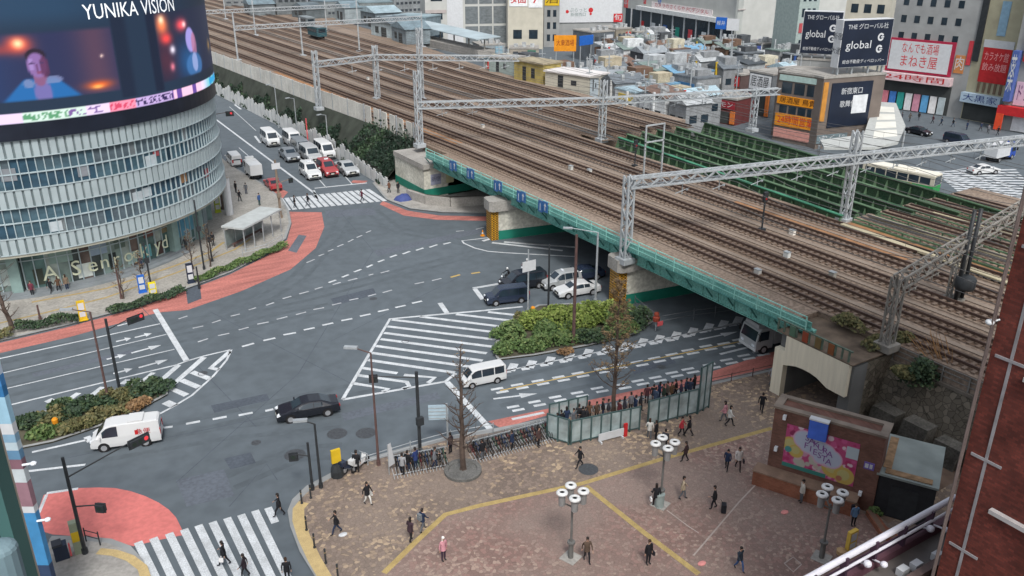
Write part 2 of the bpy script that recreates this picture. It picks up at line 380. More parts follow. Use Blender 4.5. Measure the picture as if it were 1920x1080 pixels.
for px, py, r in ((632,813,.75),(686,812,.75),(553,853,.75),(380,700,.4),(700,560,.4),(760,640,.35),(480,830,.35),(1240,688,.4)):
    p = at(px, py); mh.lathe([(r,.003),(r,.009),(r*.82,.009),(r*.8,.006),(0,.006)], (p.x,p.y,0), 20)
tag(mh.build('manhole_cover', mat('iron_cover', (.085,.092,.10), .55, .2, 6, metal=.4)), kind='structure')

# ------------------------------------------------------------------ pavements and plaza
KH = .13
def pavement(name, px, m, extra=()):
    P = [(p.x, p.y) for p in wp(px)]+list(extra)
    b = MB(); b.prism(P, -.05, KH); o = struct(b.build(name, m)); return o, P
yun = [(-350,735),(-220,692),(0,640),(120,612),(250,577),(350,542),(430,512),(498,478),(534,449),(544,420),(540,397),(526,372),(488,344),(445,319),(408,292)]
pavement('pavement', yun, PAVE, [(-4,190),(-60,200),(-60,60)])
kb = MB()
def kerb(px, wd=.32, close=False, h=KH+.006): kb.strip(wp(px), wd, h)
kerb(yun[:-1])
ne = [(700,344),(726,375),(770,392),(831,399),(918,400),(1000,395),(960,372),(860,338),(770,318),(722,330)]
pavement('pavement', ne, CONC)
kerb(ne[:5])
plz = [(640,1150),(601,1085),(570,1035),(552,988),(547,960),(555,940),(580,916),(625,892),(680,868),(760,845),(840,824),(925,810),(1030,789),(1330,722),(1452,694),(1485,684)]
pavement('plaza_paving', plz, PLAZA, [(57,44),(62,41),(62,5),(20,-6),(6,12)])
kerb(plz, .5)
rm = MB(); rm.poly([(p.x,p.y,KH+.005) for p in wp([(700,1093),(737,1060),(835,970),(960,940),(1090,912),(1240,866),(1446,808),(1446,905),(1615,962),(1720,1060),(1560,1200),(690,1230)])])
struct(rm.build('red_mosaic_paving', REDM))
TACT = mat('yellow_tactile_tile', (.36,.27,.11), .75, .15, 2.5, fine=.3)
TACT2 = mat('cream_tactile_tile', (.46,.35,.17), .75, .1, 2.5, fine=.25)
tl = MB()
def tact(px, wd, z, m): tl.strip(wp(px), wd, z, m)
tact([(720,1078),(780,1019),(835,968),(900,951),(1090,910),(1240,864),(1446,806)], .38, KH+.010, 0)
tact([(1098,914),(1160,964),(1210,1004),(1310,1080)], .38, KH+.014, 0)
tact([(612,1090),(590,1052),(570,1010),(560,978),(560,957),(570,945)], .75, KH+.012, 1)
tact([(275,1090),(268,1068),(245,1050),(215,1040),(185,1037)], .55, KH+.02, 1)
tact([(60,569),(200,543),(330,500),(395,474),(420,456)], .35, KH+.012, 0)
tact([(-60,622),(80,590),(200,560),(330,514),(440,470),(470,450)], .3, KH+.012, 0)
struct(tl.build('tactile_paving', [TACT, TACT2]))
cor = [(60,1100),(95,1012),(150,1012),(205,1017),(240,1030),(262,1055),(272,1090),(272,1130),(60,1150)]
pavement('pavement', cor, CONC); kerb(cor[1:7], .4)
jl = MB(); jl.strip(wp([(1425,903),(1385,945),(1330,1010),(1300,1045)]), .1, KH+.016); jl.strip(wp([(1250,960),(1290,990),(1310,1003)]), .08, KH+.016)
jl.strip(wp([(1470,1060),(1487,1048),(1502,1062),(1487,1076),(1470,1060)]), .08, KH+.016)
struct(jl.build('paving_joint_strips', mat('pale_joint_stone', (.36,.31,.28), .8)))
struct(kb.build('kerb', KERB))
pm = MB()
for px, py in ((1103,883),(865,881)):
    p = at(px, py); pm.lathe([(.7,KH+.012),(0,KH+.016)], (p.x,p.y,0), 20)
struct(pm.build('plaza_drain_cover', mat('iron_cover', (.1,.1,.1))))

# ------------------------------------------------------------------ railway land
BALL = mat('track_ballast', (.195,.142,.102), .95, .1, .35, c2=(.275,.22,.178), det=8, stretch=(1,.07,1), fine=.45)
BALD = mat('rusty_ballast', (.15,.102,.075), .95, .25, .6, det=8, stretch=(1,.1,1), fine=.6)
ZB = 6.0
WP = [(53.9,103.5),(53.9,128),(52.2,153),(49.5,211),(46,300),(39,430),(28,700)]        # west edge north of the bridge
EP = [(98,103.5),(98,135),(98,160),(101,187),(106,221),(112,290),(130,420),(160,700)]
emb = MB(); emb.prism(WP+EP[::-1], -.05, ZB); struct(emb.build('railway_embankment', [BALL]))
es = MB(); es.prism([(54.6,40.5),(100,40.5),(112,-20),(120,-120),(54.6,-120)], -.05, ZB); struct(es.build('railway_embankment', BALL))
# ------------------------------------------------------------------ tracks
RAILM = mat('rail_steel', (.085,.055,.045), .55, .25, .8, metal=.3)
RAILB = mat('rail_steel_bright', (.16,.155,.15), .4, .15, 1, metal=.5)
SLEEP = mat('concrete_sleeper', (.19,.145,.115), .9, .12, .8)
SLEEPD = mat('timber_sleeper', (.165,.122,.095), .9, .15, .8)
def tx(v, u):
    k = max(0, min(1, (98-v)/44))
    return v if u < 105 else v-(u-105)*.031*k+(u-105)*.02*(1-k)*(u > 160)
tracks = [(56.2,0),(60.3,1),(64.7,0),(69.4,0),(73.8,1),(78.0,0),(81.6,1),(85.4,0),(89.4,1),(93.6,0)]
names = ['westernmost track beside the teal bridge railing','second track from the teal bridge railing','third track from the teal railing','fourth track from the teal railing','track running just inside the first green girder',
         'track carried between the two westernmost green girders','track on the open green girders, next but two to the street','track over the middle of the open green girders','second last track towards the shops','easternmost track, nearest to the black billboards']
for i, (v, dk) in enumerate(tracks):
    t = thing('railway_track', 'brown rusty railway '+names[i], 'railway track', (v,60,ZB), 0, 'railway tracks')
    us = [-110,20,60,104,130,160,200,260,340,480,680]
    if i >= 5: us[0] = -60
    for sx in (-.56, .56):
      for uu in ([us] if i < 5 else [[-60,20,54],[98,130,160,200,260,340,480,680]]):
        rb = MB()
        for a, b in zip(uu, uu[1:]):
            xa, xb = tx(v,a)-v+sx, tx(v,b)-v+sx; za = .17 if i < 5 else .33
            rb.beam((xa,a-60,za+.1), (xb,b-60,za+.1), .15, .2)
        rb.build('rail', RAILB if i == 5 else RAILM, t)
    sb = MB(); u = -40
    while u < 190:
        x = tx(v,u)-v; z0 = .02
        if i >= 5 and 53 < u < 98: u += .72; continue
        sb.box(x-1.15, x+1.15, u-60-.14, u-60+.14, z0, z0+.12)
        u += .72 if u < 110 else 1.1
    o = sb.build('sleepers', SLEEPD if dk else SLEEP, t); o['kind'] = 'stuff'
    for sp in ([us] if i < 5 else [[-60,20,54],[98.2,130,160,200,260,340,480,680]]):
        db = MB()
        for a, b in zip(sp, sp[1:]):
            xa, xb = tx(v,a)-v, tx(v,b)-v
            db.poly([(xa-1.0,a-60,.018),(xa+1.0,a-60,.018),(xb+1.0,b-60,.018),(xb-1.0,b-60,.018)])
        db.build('track_bed', BALD, t)
# cable troughs and walkways between the tracks
TR = mat('trough_lid', (.235,.19,.155), .9, .15, .4)
tb = MB()
for v, wd in ((58.3,.5),(62.5,.4),(67,.55),(71.6,.45),(79.9,.5),(87.4,.6)):
    us = [-90,20,55] if v > 76 else [-90,20,60,104]
    for a, b in zip(us, us[1:]): tb.box(v-wd/2, v+wd/2, a, b-.01, ZB+.004, ZB+.09)
    us = [104,130,160,200,260]
    for a, b in zip(us, us[1:]):
        xa, xb = tx(v,a), tx(v,b); tb.poly([(xa-wd/2,a,ZB+.09),(xa+wd/2,a,ZB+.09),(xb+wd/2,b,ZB+.09),(xb-wd/2,b,ZB+.09)])
struct(tb.build('cable_trough_path', TR))
cl = MB()
for v in (54.6,57.6,59.2,61.8,63.2,66.1,68.0,70.9,72.3,75.2):
    us = [-90,20,60,104,130,160,200,260]
    for a, b in zip(us, us[1:]):
        xa, xb = tx(v,a), tx(v,b); cl.poly([(xa-.09,a,ZB+.02),(xa+.09,a,ZB+.02),(xb+.09,b,ZB+.02),(xb-.09,b,ZB+.02)])
struct(cl.build('trackside_cable_path', mat('dark_cable_run', (.10,.075,.06), .9, .3, .3)))
# orange gravel and weeds strips
ob = MB(); OB = mat('orange_gravel', (.30,.16,.08), .95, .3, .8, det=6)
ob.poly([(57.6,108,ZB+.03),(58.9,108,ZB+.03),(57.4,190,ZB+.03),(55.6,190,ZB+.03)]); ob.poly([(70.8,44,ZB+.03),(72.1,44,ZB+.03),(72.1,66,ZB+.03),(70.8,66,ZB+.03)])
ob.poly([(75.3,18,ZB+.03),(76.6,18,ZB+.03),(76.6,54,ZB+.03),(75.3,54,ZB+.03)])
struct(ob.build('orange_gravel_ground', OB))
CRM = mat('cream_walkway', (.40,.36,.25), .85, .12, .4)
cb = MB()
for px in ([(1632,403),(1842,468)],[(1580,418),(1765,490)],[(1752,396),(1910,440)]):
    a, b = at(*px[0],6.4), at(*px[1],6.4); cb.beam((a.x,a.y,6.3),(b.x,b.y-14,6.3),.75,.12)
struct(cb.build('trackside_path', CRM))

# ------------------------------------------------------------------ bridge over the avenue
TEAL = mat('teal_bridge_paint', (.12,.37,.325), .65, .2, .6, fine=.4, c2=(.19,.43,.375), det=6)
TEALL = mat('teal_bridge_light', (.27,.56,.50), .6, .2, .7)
TEALD = mat('teal_bridge_dark', (.06,.20,.18), .6, .15, .7)  # darker teal for the walkway
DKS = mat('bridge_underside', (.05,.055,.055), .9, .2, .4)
br = thing('railway_bridge', 'long teal painted railway bridge with side railing crossing over the avenue', 'bridge', (51.6,72,0))
def rel(o, loc): return o
BX, BY = 51.6, 72
d = MB(); d.box(.25,24.4,-31.5,31.5,5.0,6.0); d.build('deck', [BALL], br)
d = MB()
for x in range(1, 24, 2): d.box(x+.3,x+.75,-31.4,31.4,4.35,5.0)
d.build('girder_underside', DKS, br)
d = MB(); d.box(0,.25,-33.6,31.5,4.5,5.75); d.box(-.15,.3,-33.6,31.5,5.75,5.85); d.box(-.12,.3,-33.6,31.5,4.42,4.5)
for k in range(34): d.box(-.1,0,-33+k*1.92,-32.9+k*1.92,4.5,5.75)
d.build('side_girder', TEAL, br)
d = MB(); d.box(-.95,-.15,-33.6,31.5,5.85,5.93); 
for k in range(26): d.beam((0,-33+k*2.6,4.7),(-.9,-33+k*2.6,5.8),.1,.12)
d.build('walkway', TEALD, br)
d = MB()
for k in range(27): d.box(-.95,-.87,-33.5+k*2.5,-33.42+k*2.5,5.93,7.2)
for z in (6.3,6.75,7.15): d.box(-.94,-.88,-33.5,31.5,z,z+.07)
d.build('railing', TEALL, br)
d = MB()
for k in range(26):
    y = -33.4+k*2.5; d.poly([(-.91,y,6.0),(-.91,y+2.4,6.0),(-.91,y+2.4,6.72),(-.91,y,6.72)])
    d.box(-.2,-.12,y,y+2.42,5.93,6.5)
d.build('railing_mesh', TEAL, br)
BLUE = mat('blue_sign_face', (.035,.12,.30), .5, .15, 3)
SIGNW = mat('sign_white', (.52,.54,.56), .5, .06, 2)
for k, (px, py, q) in enumerate([(880,305,'first from the far end'),(910,320,'second from the far end'),(950,345,'third from the far end'),(1008,362,'fourth from the far end'),(1050,380,'nearest to the grey gantry mast')]):
    p = at(px, py, 6.6); s = thing('traffic_sign', 'small blue traffic sign hung on the teal bridge railing, '+q, 'sign', (50.52,p.y,5.7), 0, 'blue signs on the bridge railing')
    b = MB(); b.box(-.04,.04,-.95,-.06,.3,1.5); b.box(-.04,.04,.06,.85,.1,1.4); b.build('sign_face', BLUE, s)
    b = MB(); b.box(-.06,-.045,-.55,-.43,.5,1.2); b.poly([(-.045,-.75,1.0),(-.045,-.25,1.0),(-.045,-.5,1.35)]); b.box(-.06,-.045,.4,.5,.3,1.1); b.build_each('arrow', SIGNW, s)
    b = MB(); b.box(.04,.1,-.6,-.5,.2,1.6); b.box(.04,.1,.4,.5,0,1.5); b.build_each('bracket', STEEL, s)
# piers
CREAM = mat('cream_wall_paint', (.47,.465,.40), .8, .12, .35, fine=.3, c2=(.60,.595,.53), det=6)
GREENB = mat('green_wall_paint', (.015,.17,.12), .6, .12, .6)
CHK = bpy.data.materials.new('yellow_black_checker'); CHK.use_nodes = True
def _chk():
    t = CHK.node_tree; b = t.nodes['Principled BSDF']; tc = t.nodes.new('ShaderNodeTexCoord'); mp = t.nodes.new('ShaderNodeMapping')
    mp.inputs['Rotation'].default_value = (R(45),0,0); ch = t.nodes.new('ShaderNodeTexChecker'); ch.inputs['Scale'].default_value = 5
    ch.inputs['Color1'].default_value = (.50,.25,.01,1); ch.inputs['Color2'].default_value = (.045,.03,.012,1)
    t.links.new(tc.outputs['Object'], mp.inputs[0]); t.links.new(mp.outputs[0], ch.inputs['Vector']); t.links.new(ch.outputs[0], b.inputs['Base Color'])
_chk()
def pier(lbl, x, y, rz, ln_, t_, top, capx):
    p = thing('bridge_pier', lbl, 'bridge pier', (x,y,0), rz, 'bridge piers in the avenue')
    b = MB(); b.box(.05,ln_,-t_/2,t_/2,0,3.7); b.build('wall', CREAM, p)
    b = MB(); b.box(.06,ln_,-t_/2-.03,-t_/2,.02,1.15); b.box(.06,ln_,t_/2,t_/2+.03,.02,1.15); b.build('green_band', GREENB, p)
    b = MB(); b.box(-.03,.05,-t_/2-.04,t_/2+.04,.02,3.68); b.box(.051,.9,-t_/2-.05,-t_/2-.032,.02,3.68); b.build('warning_panel', CHK, p)
    b = MB(); q = [(-.3,-t_/2-.1),(.1,-t_/2-.45),(capx,-t_/2-.45),(capx+.5,-t_/2-.1),(capx+.5,t_/2+.1),(capx,t_/2+.45),(.1,t_/2+.45),(-.3,t_/2+.1)]
    b.prism(q,3.7,4.95); b.build('cap', CONC, p)
    b = MB(); b.box(ln_*.33,ln_*.33+1.3,-t_/2-.05,-t_/2-.031,1.15,2.9); b.build('doorway', DKS, p)
    b = MB(); b.box(capx+.55,ln_,-t_/2-.06,t_/2+.06,3.7,4.35); b.build('beam', CONC, p)
    return p
pier('cream and green pier with checkered end, beside the planted island', 50.1, 61.2, -.16, 24, 1.7, 4.6, 3.2)
pier('cream and green pier with checkered end, beside the farther zigzag road markings', 49.5, 84.7, -.2, 24, 1.7, 4.6, 3.2)
# abutments
ab = thing('bridge_abutment', 'cream and green bridge abutment wall with posters beside the far kerb', 'bridge abutment', (50,104,0))
b = MB(); b.box(.2,26,-.5,1.2,0,4.3); b.box(.2,4.5,1.2,9,0,4.3); b.build('wall', CREAM, ab)
b = MB(); b.box(.2,26,-.54,-.5,.3,1.4); b.box(.15,.2,-.5,9,.3,1.4); b.build('green_band', GREENB, ab)
b = MB(); b.box(.0,26,-.8,1.3,4.3,5.0); b.box(0,4.6,1.3,9,4.3,5.0); b.build('coping', CONC, ab)
for x, wd, c in ((1.2,1.6,'8f93a6'),(3.6,1.2,'b5b28e'),(6.5,2.2,'a9a7a2'),(9.6,1.4,'b98b93')):
    b = MB(); b.box(x,x+wd,-.56,-.52,1.9,3.4); b.build('poster', M(c), ab)
b = MB(); add_text(b, '新宿', (2,-.565,2.65), (1,0,0), (0,0,1), .75); b.build('lettering', M('3a3f55'), ab)
lw = thing('planter_wall', 'low stone planter wall curving around the far pavement corner', 'wall', (0,0,0))
b = MB(); P = wp([(765,372),(800,384),(845,389),(915,384)])
for a, c in zip(P, P[1:]):
    dd = (c-a).normalized(); n = Vector((-dd.y,dd.x,0))*.25; b.prism([(q.x,q.y) for q in (a-n,c-n,c+n,a+n)], KH-.01, 1.3)
b.build('wall', CONC, lw)
b = MB(); P2 = wp([(770,368),(800,378),(845,382),(905,380)])
b.prism([(q.x,q.y) for q in P]+[(q.x,q.y) for q in P2[::-1]], KH, 1.05); b.build('soil', mat('planter_soil', (.07,.06,.05), .95), lw)
def STONE_(): return mosaic('abutment_stone', [(.075,.07,.058),(.12,.108,.088),(.165,.148,.12),(.24,.215,.175)], 2.3, (.125,.11,.085), .3, .45)
# south portal over the footpath
po = thing('footpath_portal', 'cream panelled bridge end with an arched opening over the footpath', 'bridge portal', (49.7,33.6,0))
b = MB(); arc = [(0,2.85),(0,5.5),(5.8,5.5),(5.8,2.95),(5.2,3.15),(4.6,3.35),(3.9,3.42),(3.2,3.4),(2.6,3.3),(2.0,3.05),(1.6,2.88),(.8,2.85)]
b.add([(0,y,z) for y, z in arc]+[(.35,y,z) for y, z in arc], [tuple(range(12))[::-1], tuple(range(12,24))]+[(i,(i+1) % 12,12+(i+1) % 12,12+i) for i in range(12)])
b.build('cream_panel', mat('cream_panel_paint', (.66,.62,.50), .7, .08, .8, stretch=(1,6,.4)), po)
b = MB(); b.box(.05,.6,5.82,6.8,0,4.1); b.build('cream_pillar', MATS['cream_panel_paint'], po)
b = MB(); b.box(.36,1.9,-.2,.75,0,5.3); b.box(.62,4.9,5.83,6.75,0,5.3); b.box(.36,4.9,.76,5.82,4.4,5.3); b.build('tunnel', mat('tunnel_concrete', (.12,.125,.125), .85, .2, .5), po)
b = MB(); b.box(1.903,4.9,-.18,.74,0,5.3); b.build('stone_side', STONE_(), po)
b = MB(); b.box(0,4.9,-.25,6.8,5.51,5.6); b.build('roof', mat('weedy_bank_soil', (.13,.10,.075), .95, .35, .8, det=6), po)
b = MB()
for k in range(12): b.box(.1,.25,.2+k*.6,.3+k*.6,5.6,6.5)
b.box(.1,.25,0,7,6.45,6.55); b.build('railing', mat('mossy_rail_paint', (.10,.14,.11), .8, .35, 2), po)
for k, c in ((3,'7a4a2c'),(5,'6b5a3a'),(7,'8a4430'),(9,'4f6a58')):
    b = MB(); b.box(.02,.1,.1+k*.6-.4,.1+k*.6+.1,5.62,6.45); b.build('board', M(c), po)
sa = thing('bridge_abutment', 'dark concrete south abutment of the railway bridge beside the truck', 'bridge abutment', (54.6,40.5,0))
b = MB(); b.box(0,22,-.2,.6,0,4.4); b.build('wall', CONC, sa)
# deck under the eastern tracks south of the girders
ed = thing('viaduct_slab', 'ballasted viaduct slab under the eastern tracks beside the green girders', 'bridge', (76,41,0))
b = MB(); b.box(.02,24,0,14,5.2,6.0); b.build('deck', BALL, ed)
b = MB(); b.box(6,7,3,4,0,5.2); b.box(6,7,9,10,0,5.2); b.box(16,17,3,4,0,5.2); b.box(16,17,9,10,0,5.2); b.build_each('column', CONC, ed)
# open green girders
GRN = mat('green_girder_paint', (.042,.125,.063), .75, .35, .7, fine=.5, c2=(.075,.125,.07))
GRNL = mat('green_flange_paint', (.085,.15,.085), .75, .3, .5)
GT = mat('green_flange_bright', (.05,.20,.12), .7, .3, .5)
gl = [(78.9,97,75.6,55,0,'first from the main tracks, running beside the ballast'),(81.3,98,78.2,55,1,'second from the main tracks'),(84.2,98,80.6,54,1,'third from the main tracks'),(87.2,98,83.6,52,0,'fourth from the main tracks'),(91.0,98,87.2,49,1,'second nearest to the street crossing'),(96.9,98,91.0,43,0,'nearest to the street, ending beside the striped crossing')]
for k, (xa, ya, xb, yb, lt, q) in enumerate(gl):
    a, c = Vector((xa,ya,0)), Vector((xb,yb,0)); L_ = (c-a).length; ang = math.atan2((c-a).y, (c-a).x)
    t = thing('bridge_girder', 'open green steel bridge girder, '+q, 'girder', (xa,ya,4.5), ang, 'green girders over the avenue')
    b = MB(); b.box(0,L_,-.04,.04,0,2.05); b.build('web', GRN, t)
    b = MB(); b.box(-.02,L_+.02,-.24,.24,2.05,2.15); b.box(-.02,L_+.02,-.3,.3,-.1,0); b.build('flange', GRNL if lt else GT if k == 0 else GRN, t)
    b = MB(); n = int(L_/1.7)
    for i in range(n+1):
        x = .1+i*(L_-.2)/n
        for s in (-1, 1): b.add([(x,s*.04,.1),(x,s*.8,.1),(x,s*.22,1.84),(x,s*.04,1.84),(x+.1,s*.04,.1),(x+.1,s*.8,.1),(x+.1,s*.22,1.84),(x+.1,s*.04,1.84)], [(0,1,2,3),(7,6,5,4),(1,5,6,2),(0,4,5,1)])
    b.build('stiffeners', GRNL, t)['kind'] = 'stuff'
for k, (x0, x1, q) in enumerate(((76.2,75.4,'between the main tracks and the next one'),(80.0,78.6,'second from the main tracks'),(84.0,81.6,'third from the main tracks'),(88.2,85.0,'fourth from the main tracks'),(92.4,88.6,'nearest to the striped crossing'))):
    t = thing('edge_rail', 'low grey green edge rail beside the tracks, '+q, 'railing', (x0,54,6.0), 0, 'low green edge rails between the tracks'); b = MB(); n = 14
    b.beam((0,0,.55),(x1-x0,-28,.55),.16,.12); b.beam((0,0,.12),(x1-x0,-28,.12),.3,.2)
    for j in range(n+1): b.beam(((x1-x0)*j/n,-28*j/n,0),((x1-x0)*j/n,-28*j/n,.55),.1,.1)
    b.build('rail', GRNL, t)
cbm = thing('cross_beams', 'green steel cross beams and floor plates low between the open girders', 'girder')
b = MB()
for k in range(15): b.box(77,95.6-(15-k)*.35,53+k*3,53.35+k*3,4.7,5.6)
b.box(76.05,97.5,55.1,98.5,4.3,4.4)  # floor plate widened over the gaps to block light under the bridge
b.build('beam', mat('girder_light_block_plate', (.035,.05,.04), .8, .3, .4), cbm)

# ------------------------------------------------------------------ catenary gantries
LAT = mat('lattice_steel', (.40,.43,.45), .55, .15, 1, metal=.25)
def lattice(b, p, q, wd, ht, step, r, up=None):
    p, q = Vector(p), Vector(q); d = (q-p); n = max(2, int(d.length/step)); d.normalize()
    a = d.cross(Vector((0,0,1))); a = a.normalized() if a.length > 1e-3 else Vector((1,0,0)); c = a.cross(d).normalized()
    cs = [(-1,-1),(1,-1),(1,1),(-1,1)]
    for x, y in cs: b.beam(p+a*x*wd/2+c*y*ht/2, q+a*x*wd/2+c*y*ht/2, r*2, r*2)
    for i in range(n):
        A, B = p+(q-p)*i/n, p+(q-p)*(i+1)/n
        for (x0,y0),(x1,y1) in zip(cs, cs[1:]+cs[:1]):
            if i % 2: x0, y0, x1, y1 = x1, y1, x0, y0
            b.beam(A+a*x0*wd/2+c*y0*ht/2, B+a*x1*wd/2+c*y1*ht/2, r*1.3, r*1.3)
def gantry(label, masts, ztop, ends=None, wd=.8, r=.075, m=LAT, ext=(0,0), lat=True, hang=True):
    c = masts[0]; t = thing('catenary_gantry', label, 'gantry', (c[0],c[1],c[2]), 0, 'catenary gantries over the tracks'); o = Vector(c[:3])
    for x, y, z, top in masts:
        b = MB(); p = Vector((x,y,z))-Vector(o)
        if lat: lattice(b, p, p+Vector((0,0,top-z)), .7, .7, 1.0, r)
        else: b.tube(p, p+Vector((0,0,top-z)), .22, .18, 8)
        b.box(p.x-.7,p.x+.7,p.y-.7,p.y+.7,p.z-.3,p.z+.25)
        b.build('mast', m, t)
    P = [Vector((x,y,ztop))-o for x, y, z, tp in masts]
    if ext[0]: P.insert(0, P[0]-(P[1]-P[0]).normalized()*ext[0])
    if ext[1]: P.append(P[-1]+(P[-1]-P[-2]).normalized()*ext[1])
    b = MB()
    for a, c2 in zip(P, P[1:]): lattice(b, a, c2, wd, .9, 1.0, r)
    b.build('truss_beam', m, t)
    if hang:
        d = (P[-1]-P[0])
        for v, _ in tracks:
            k = (v+o.x*0-o.x-P[0].x)/d.x if abs(d.x) > 1 else -1
            if .02 < k < .98:
                q = P[0]+d*k; b = MB(); b.tube(q+Vector((0,0,-.4)), q+Vector((0,0,-1.7)), .05, n=5); b.tube(q+Vector((-.9,0,-1.5)), q+Vector((.9,0,-1.2)), .04, n=5); b.ball(q+Vector((.6,0,-1.3)), .14, n=6); b.build('hanger', m, t)
    return t
def mst(px, py, top, z=6.0):
    p = at(px, py, z); return (p.x, p.y, z, hz(p, top))
m1 = mst(1172,487,330,4.95); m2 = mst(1583,412,245)
gantry('tall pale lattice gantry standing on the pier with checkered end', [m1, m2], hz(m1, 343), ext=(0,26), r=.085)
a1 = mst(787,272,132); a2 = mst(1128,262,150); a3 = mst(1410,243,165)
gantry('pale lattice gantry at the far end of the teal bridge, on three masts', [a1, a2, a3], hz(a1, 196)-.1, ext=(0,4))
BRL = mat('rusty_lattice_steel', (.22,.21,.19), .7, .3, 1)
c1 = mst(1662,648,520); c2 = mst(1785,562,478)
gantry('brownish lattice gantry above the stone retaining wall beside the red brick building', [c1, c2], hz(c1, 530), ext=(0,30), m=BRL, r=.065)
tr_ = thing('catenary_transformer', 'black transformer hung on the double mast near the red brick building', 'transformer', (c2[0],c2[1]-.8,c2[2]))
b = MB(); b.lathe([(0,0),(.75,.1),(.8,.3),(.8,1.0),(.6,1.2),(0,1.25)], (0,0,1.2), 12); b.tube((-.4,.3,0),(-.4,.3,8),.16); b.tube((.5,.3,0),(.5,.3,8),.16); b.build('tank', DARKP, tr_, True)
for lbl, ms, py, ex in (('thin grey gantry over the tracks beyond the bridge, behind the white noise barrier', [(598,203,95),(708,185,85),(790,186,52)], 121, 18),
                    ('grey gantry far up the tracks, second beyond the white noise barrier', [(55.,212.,6.,17.),(71.,212.,6.,15.),(86.,212.,6.,18.5),(104.,212.,6.,15.)], 13.4, 0),
                    ('thin gantry farther up the tracks, third beyond the noise barrier', [(52.,262.,6.,15.),(74.,262.,6.,17.),(96.,262.,6.,15.)], 13.2, 8),
                    ('faint gantry fourth up the tracks, before the far sheds', [(50.,318.,6.,15.),(80.,318.,6.,15.),(110.,318.,6.,15.)], 13.2, 0),
                    ('faintest gantry farthest up the tracks', [(48.,385.,6.,15.),(80.,385.,6.,15.),(112.,385.,6.,15.)], 13.2, 0)):
    m_ = ms if isinstance(ms[0][0], float) else [mst(*q) for q in ms]
    gantry(lbl, m_, py if py < 15 else hz(m_[0], py), ext=(0,ex), r=.08, lat=py > 15, wd=.6, hang=py > 15)
# trackside bits
p = thing('platform_canopy', 'long pale blue grey platform canopy beside the far tracks', 'canopy', (108,190,6))
b = MB(); b.add([(0,0,3.6),(7,0,3.9),(11,70,3.9),(4,70,3.6),(0,0,3.8),(7,0,4.1),(11,70,4.1),(4,70,3.8)], [(3,2,1,0),(4,5,6,7),(0,1,5,4),(1,2,6,5),(2,3,7,6),(3,0,4,7)]); b.build('roof', mat('canopy_blue_grey', (.33,.40,.43), .7, .15, .2), p)
b = MB()
for k in range(8): b.tube((3.5+k*.5,2+k*9,0),(3.5+k*.5,2+k*9,3.7),.2)
b.box(1,6,1,68,-1,.9); b.build('platform', CONC, p)
for px, py, h, q in ((1428,432,3.2,'beside the tracks in mid bridge'),(1190,312,2.6,'beside the third track on the bridge')):
    p = at(px, py, 6); s = thing('signal_post', 'thin dark signal post '+q, 'signal', p); b = MB(); b.tube((0,0,0),(0,0,h),.09); b.box(-.25,.25,-.15,.15,h-.1,h+.9); b.box(-.3,.3,-.3,.3,0,.25); b.build('post', DARKP, s)
    b = MB(); b.box(-.1,.1,-.17,-.15,h+.1,h+.3); b.build('lens', LAMPR, s)
for k, (px, py, c, q) in enumerate(((1485,440,'d8d4cc','beyond the third track, mid bridge'),(1475,482,'cfd2d0','by the cable troughs near the middle of the bridge'),(1105,325,'c8cac6','near the bridge middle left of the tall gantry'),(1070,318,'b8bab6','second left of the tall gantry'),(1420,515,'c0c0bc','near the near tracks right of the tall gantry'),(760,250,'a8a8a4','by the far gantry mast'),(860,205,'b8b4ac','beyond the far gantry beam'),(1300,255,'8a8c8a','just before the green girders'),(905,240,'c4c0b8','left of the middle mast of the far gantry'),(1560,520,'9a9890','between the brown gantry and the tracks'),(690,150,'c8c6c0','beside the thin gantry masts up the line'))):
    p = at(px,py,6.0); t = thing('trackside_box', 'small pale trackside equipment box '+q, 'equipment box', p); b = MB(); b.box(-.2,.2,-.28,.28,0,.5); b.build('case', M(c), t); b = MB(); b.box(-.23,.23,-.31,.31,.503,.56); b.build('lid', STEEL, t)
fr = at(1222,345,6); t = thing('gantry_frame', 'pale square steel frame standing above the gantry beam end', 'signal frame', fr)
b = MB()
for x in (-1.4,1.4): b.box(x-.08,x+.08,-.08,.08,0,7.2)
for z in (5.2,7.2): b.box(-1.48,1.48,-.08,.08,z,z+.15)
b.build('frame', LAT, t)

# overhead wires
WIRE = mat('overhead_wire_metal', (.10,.10,.10), .6, .1)
for i, (v, _) in enumerate(tracks):
    t = thing('overhead_wire', 'thin overhead wire pair above the '+names[i].split(',')[0][:60], 'wire', (v,0,0), 0, 'overhead wires above the tracks'); b = MB()
    sup = [-8,34,56,104,145,212,262,318]
    for a, c in zip(sup, sup[1:]):
        P = []
        for k in range(7):
            f = k/6; u = a+(c-a)*f; P.append(Vector((tx(v,u)-v,u,12.3-1.0*4*f*(1-f))))
        b.path(P, .03, 3)
        b.tube((tx(v,a)-v,a,11.0),(tx(v,c)-v,c,11.0),.03,n=3)
        for k in range(1,6): b.tube(P[k], (P[k].x,P[k].y,11.0), .012, n=3)
    b.build('wire', WIRE, t)
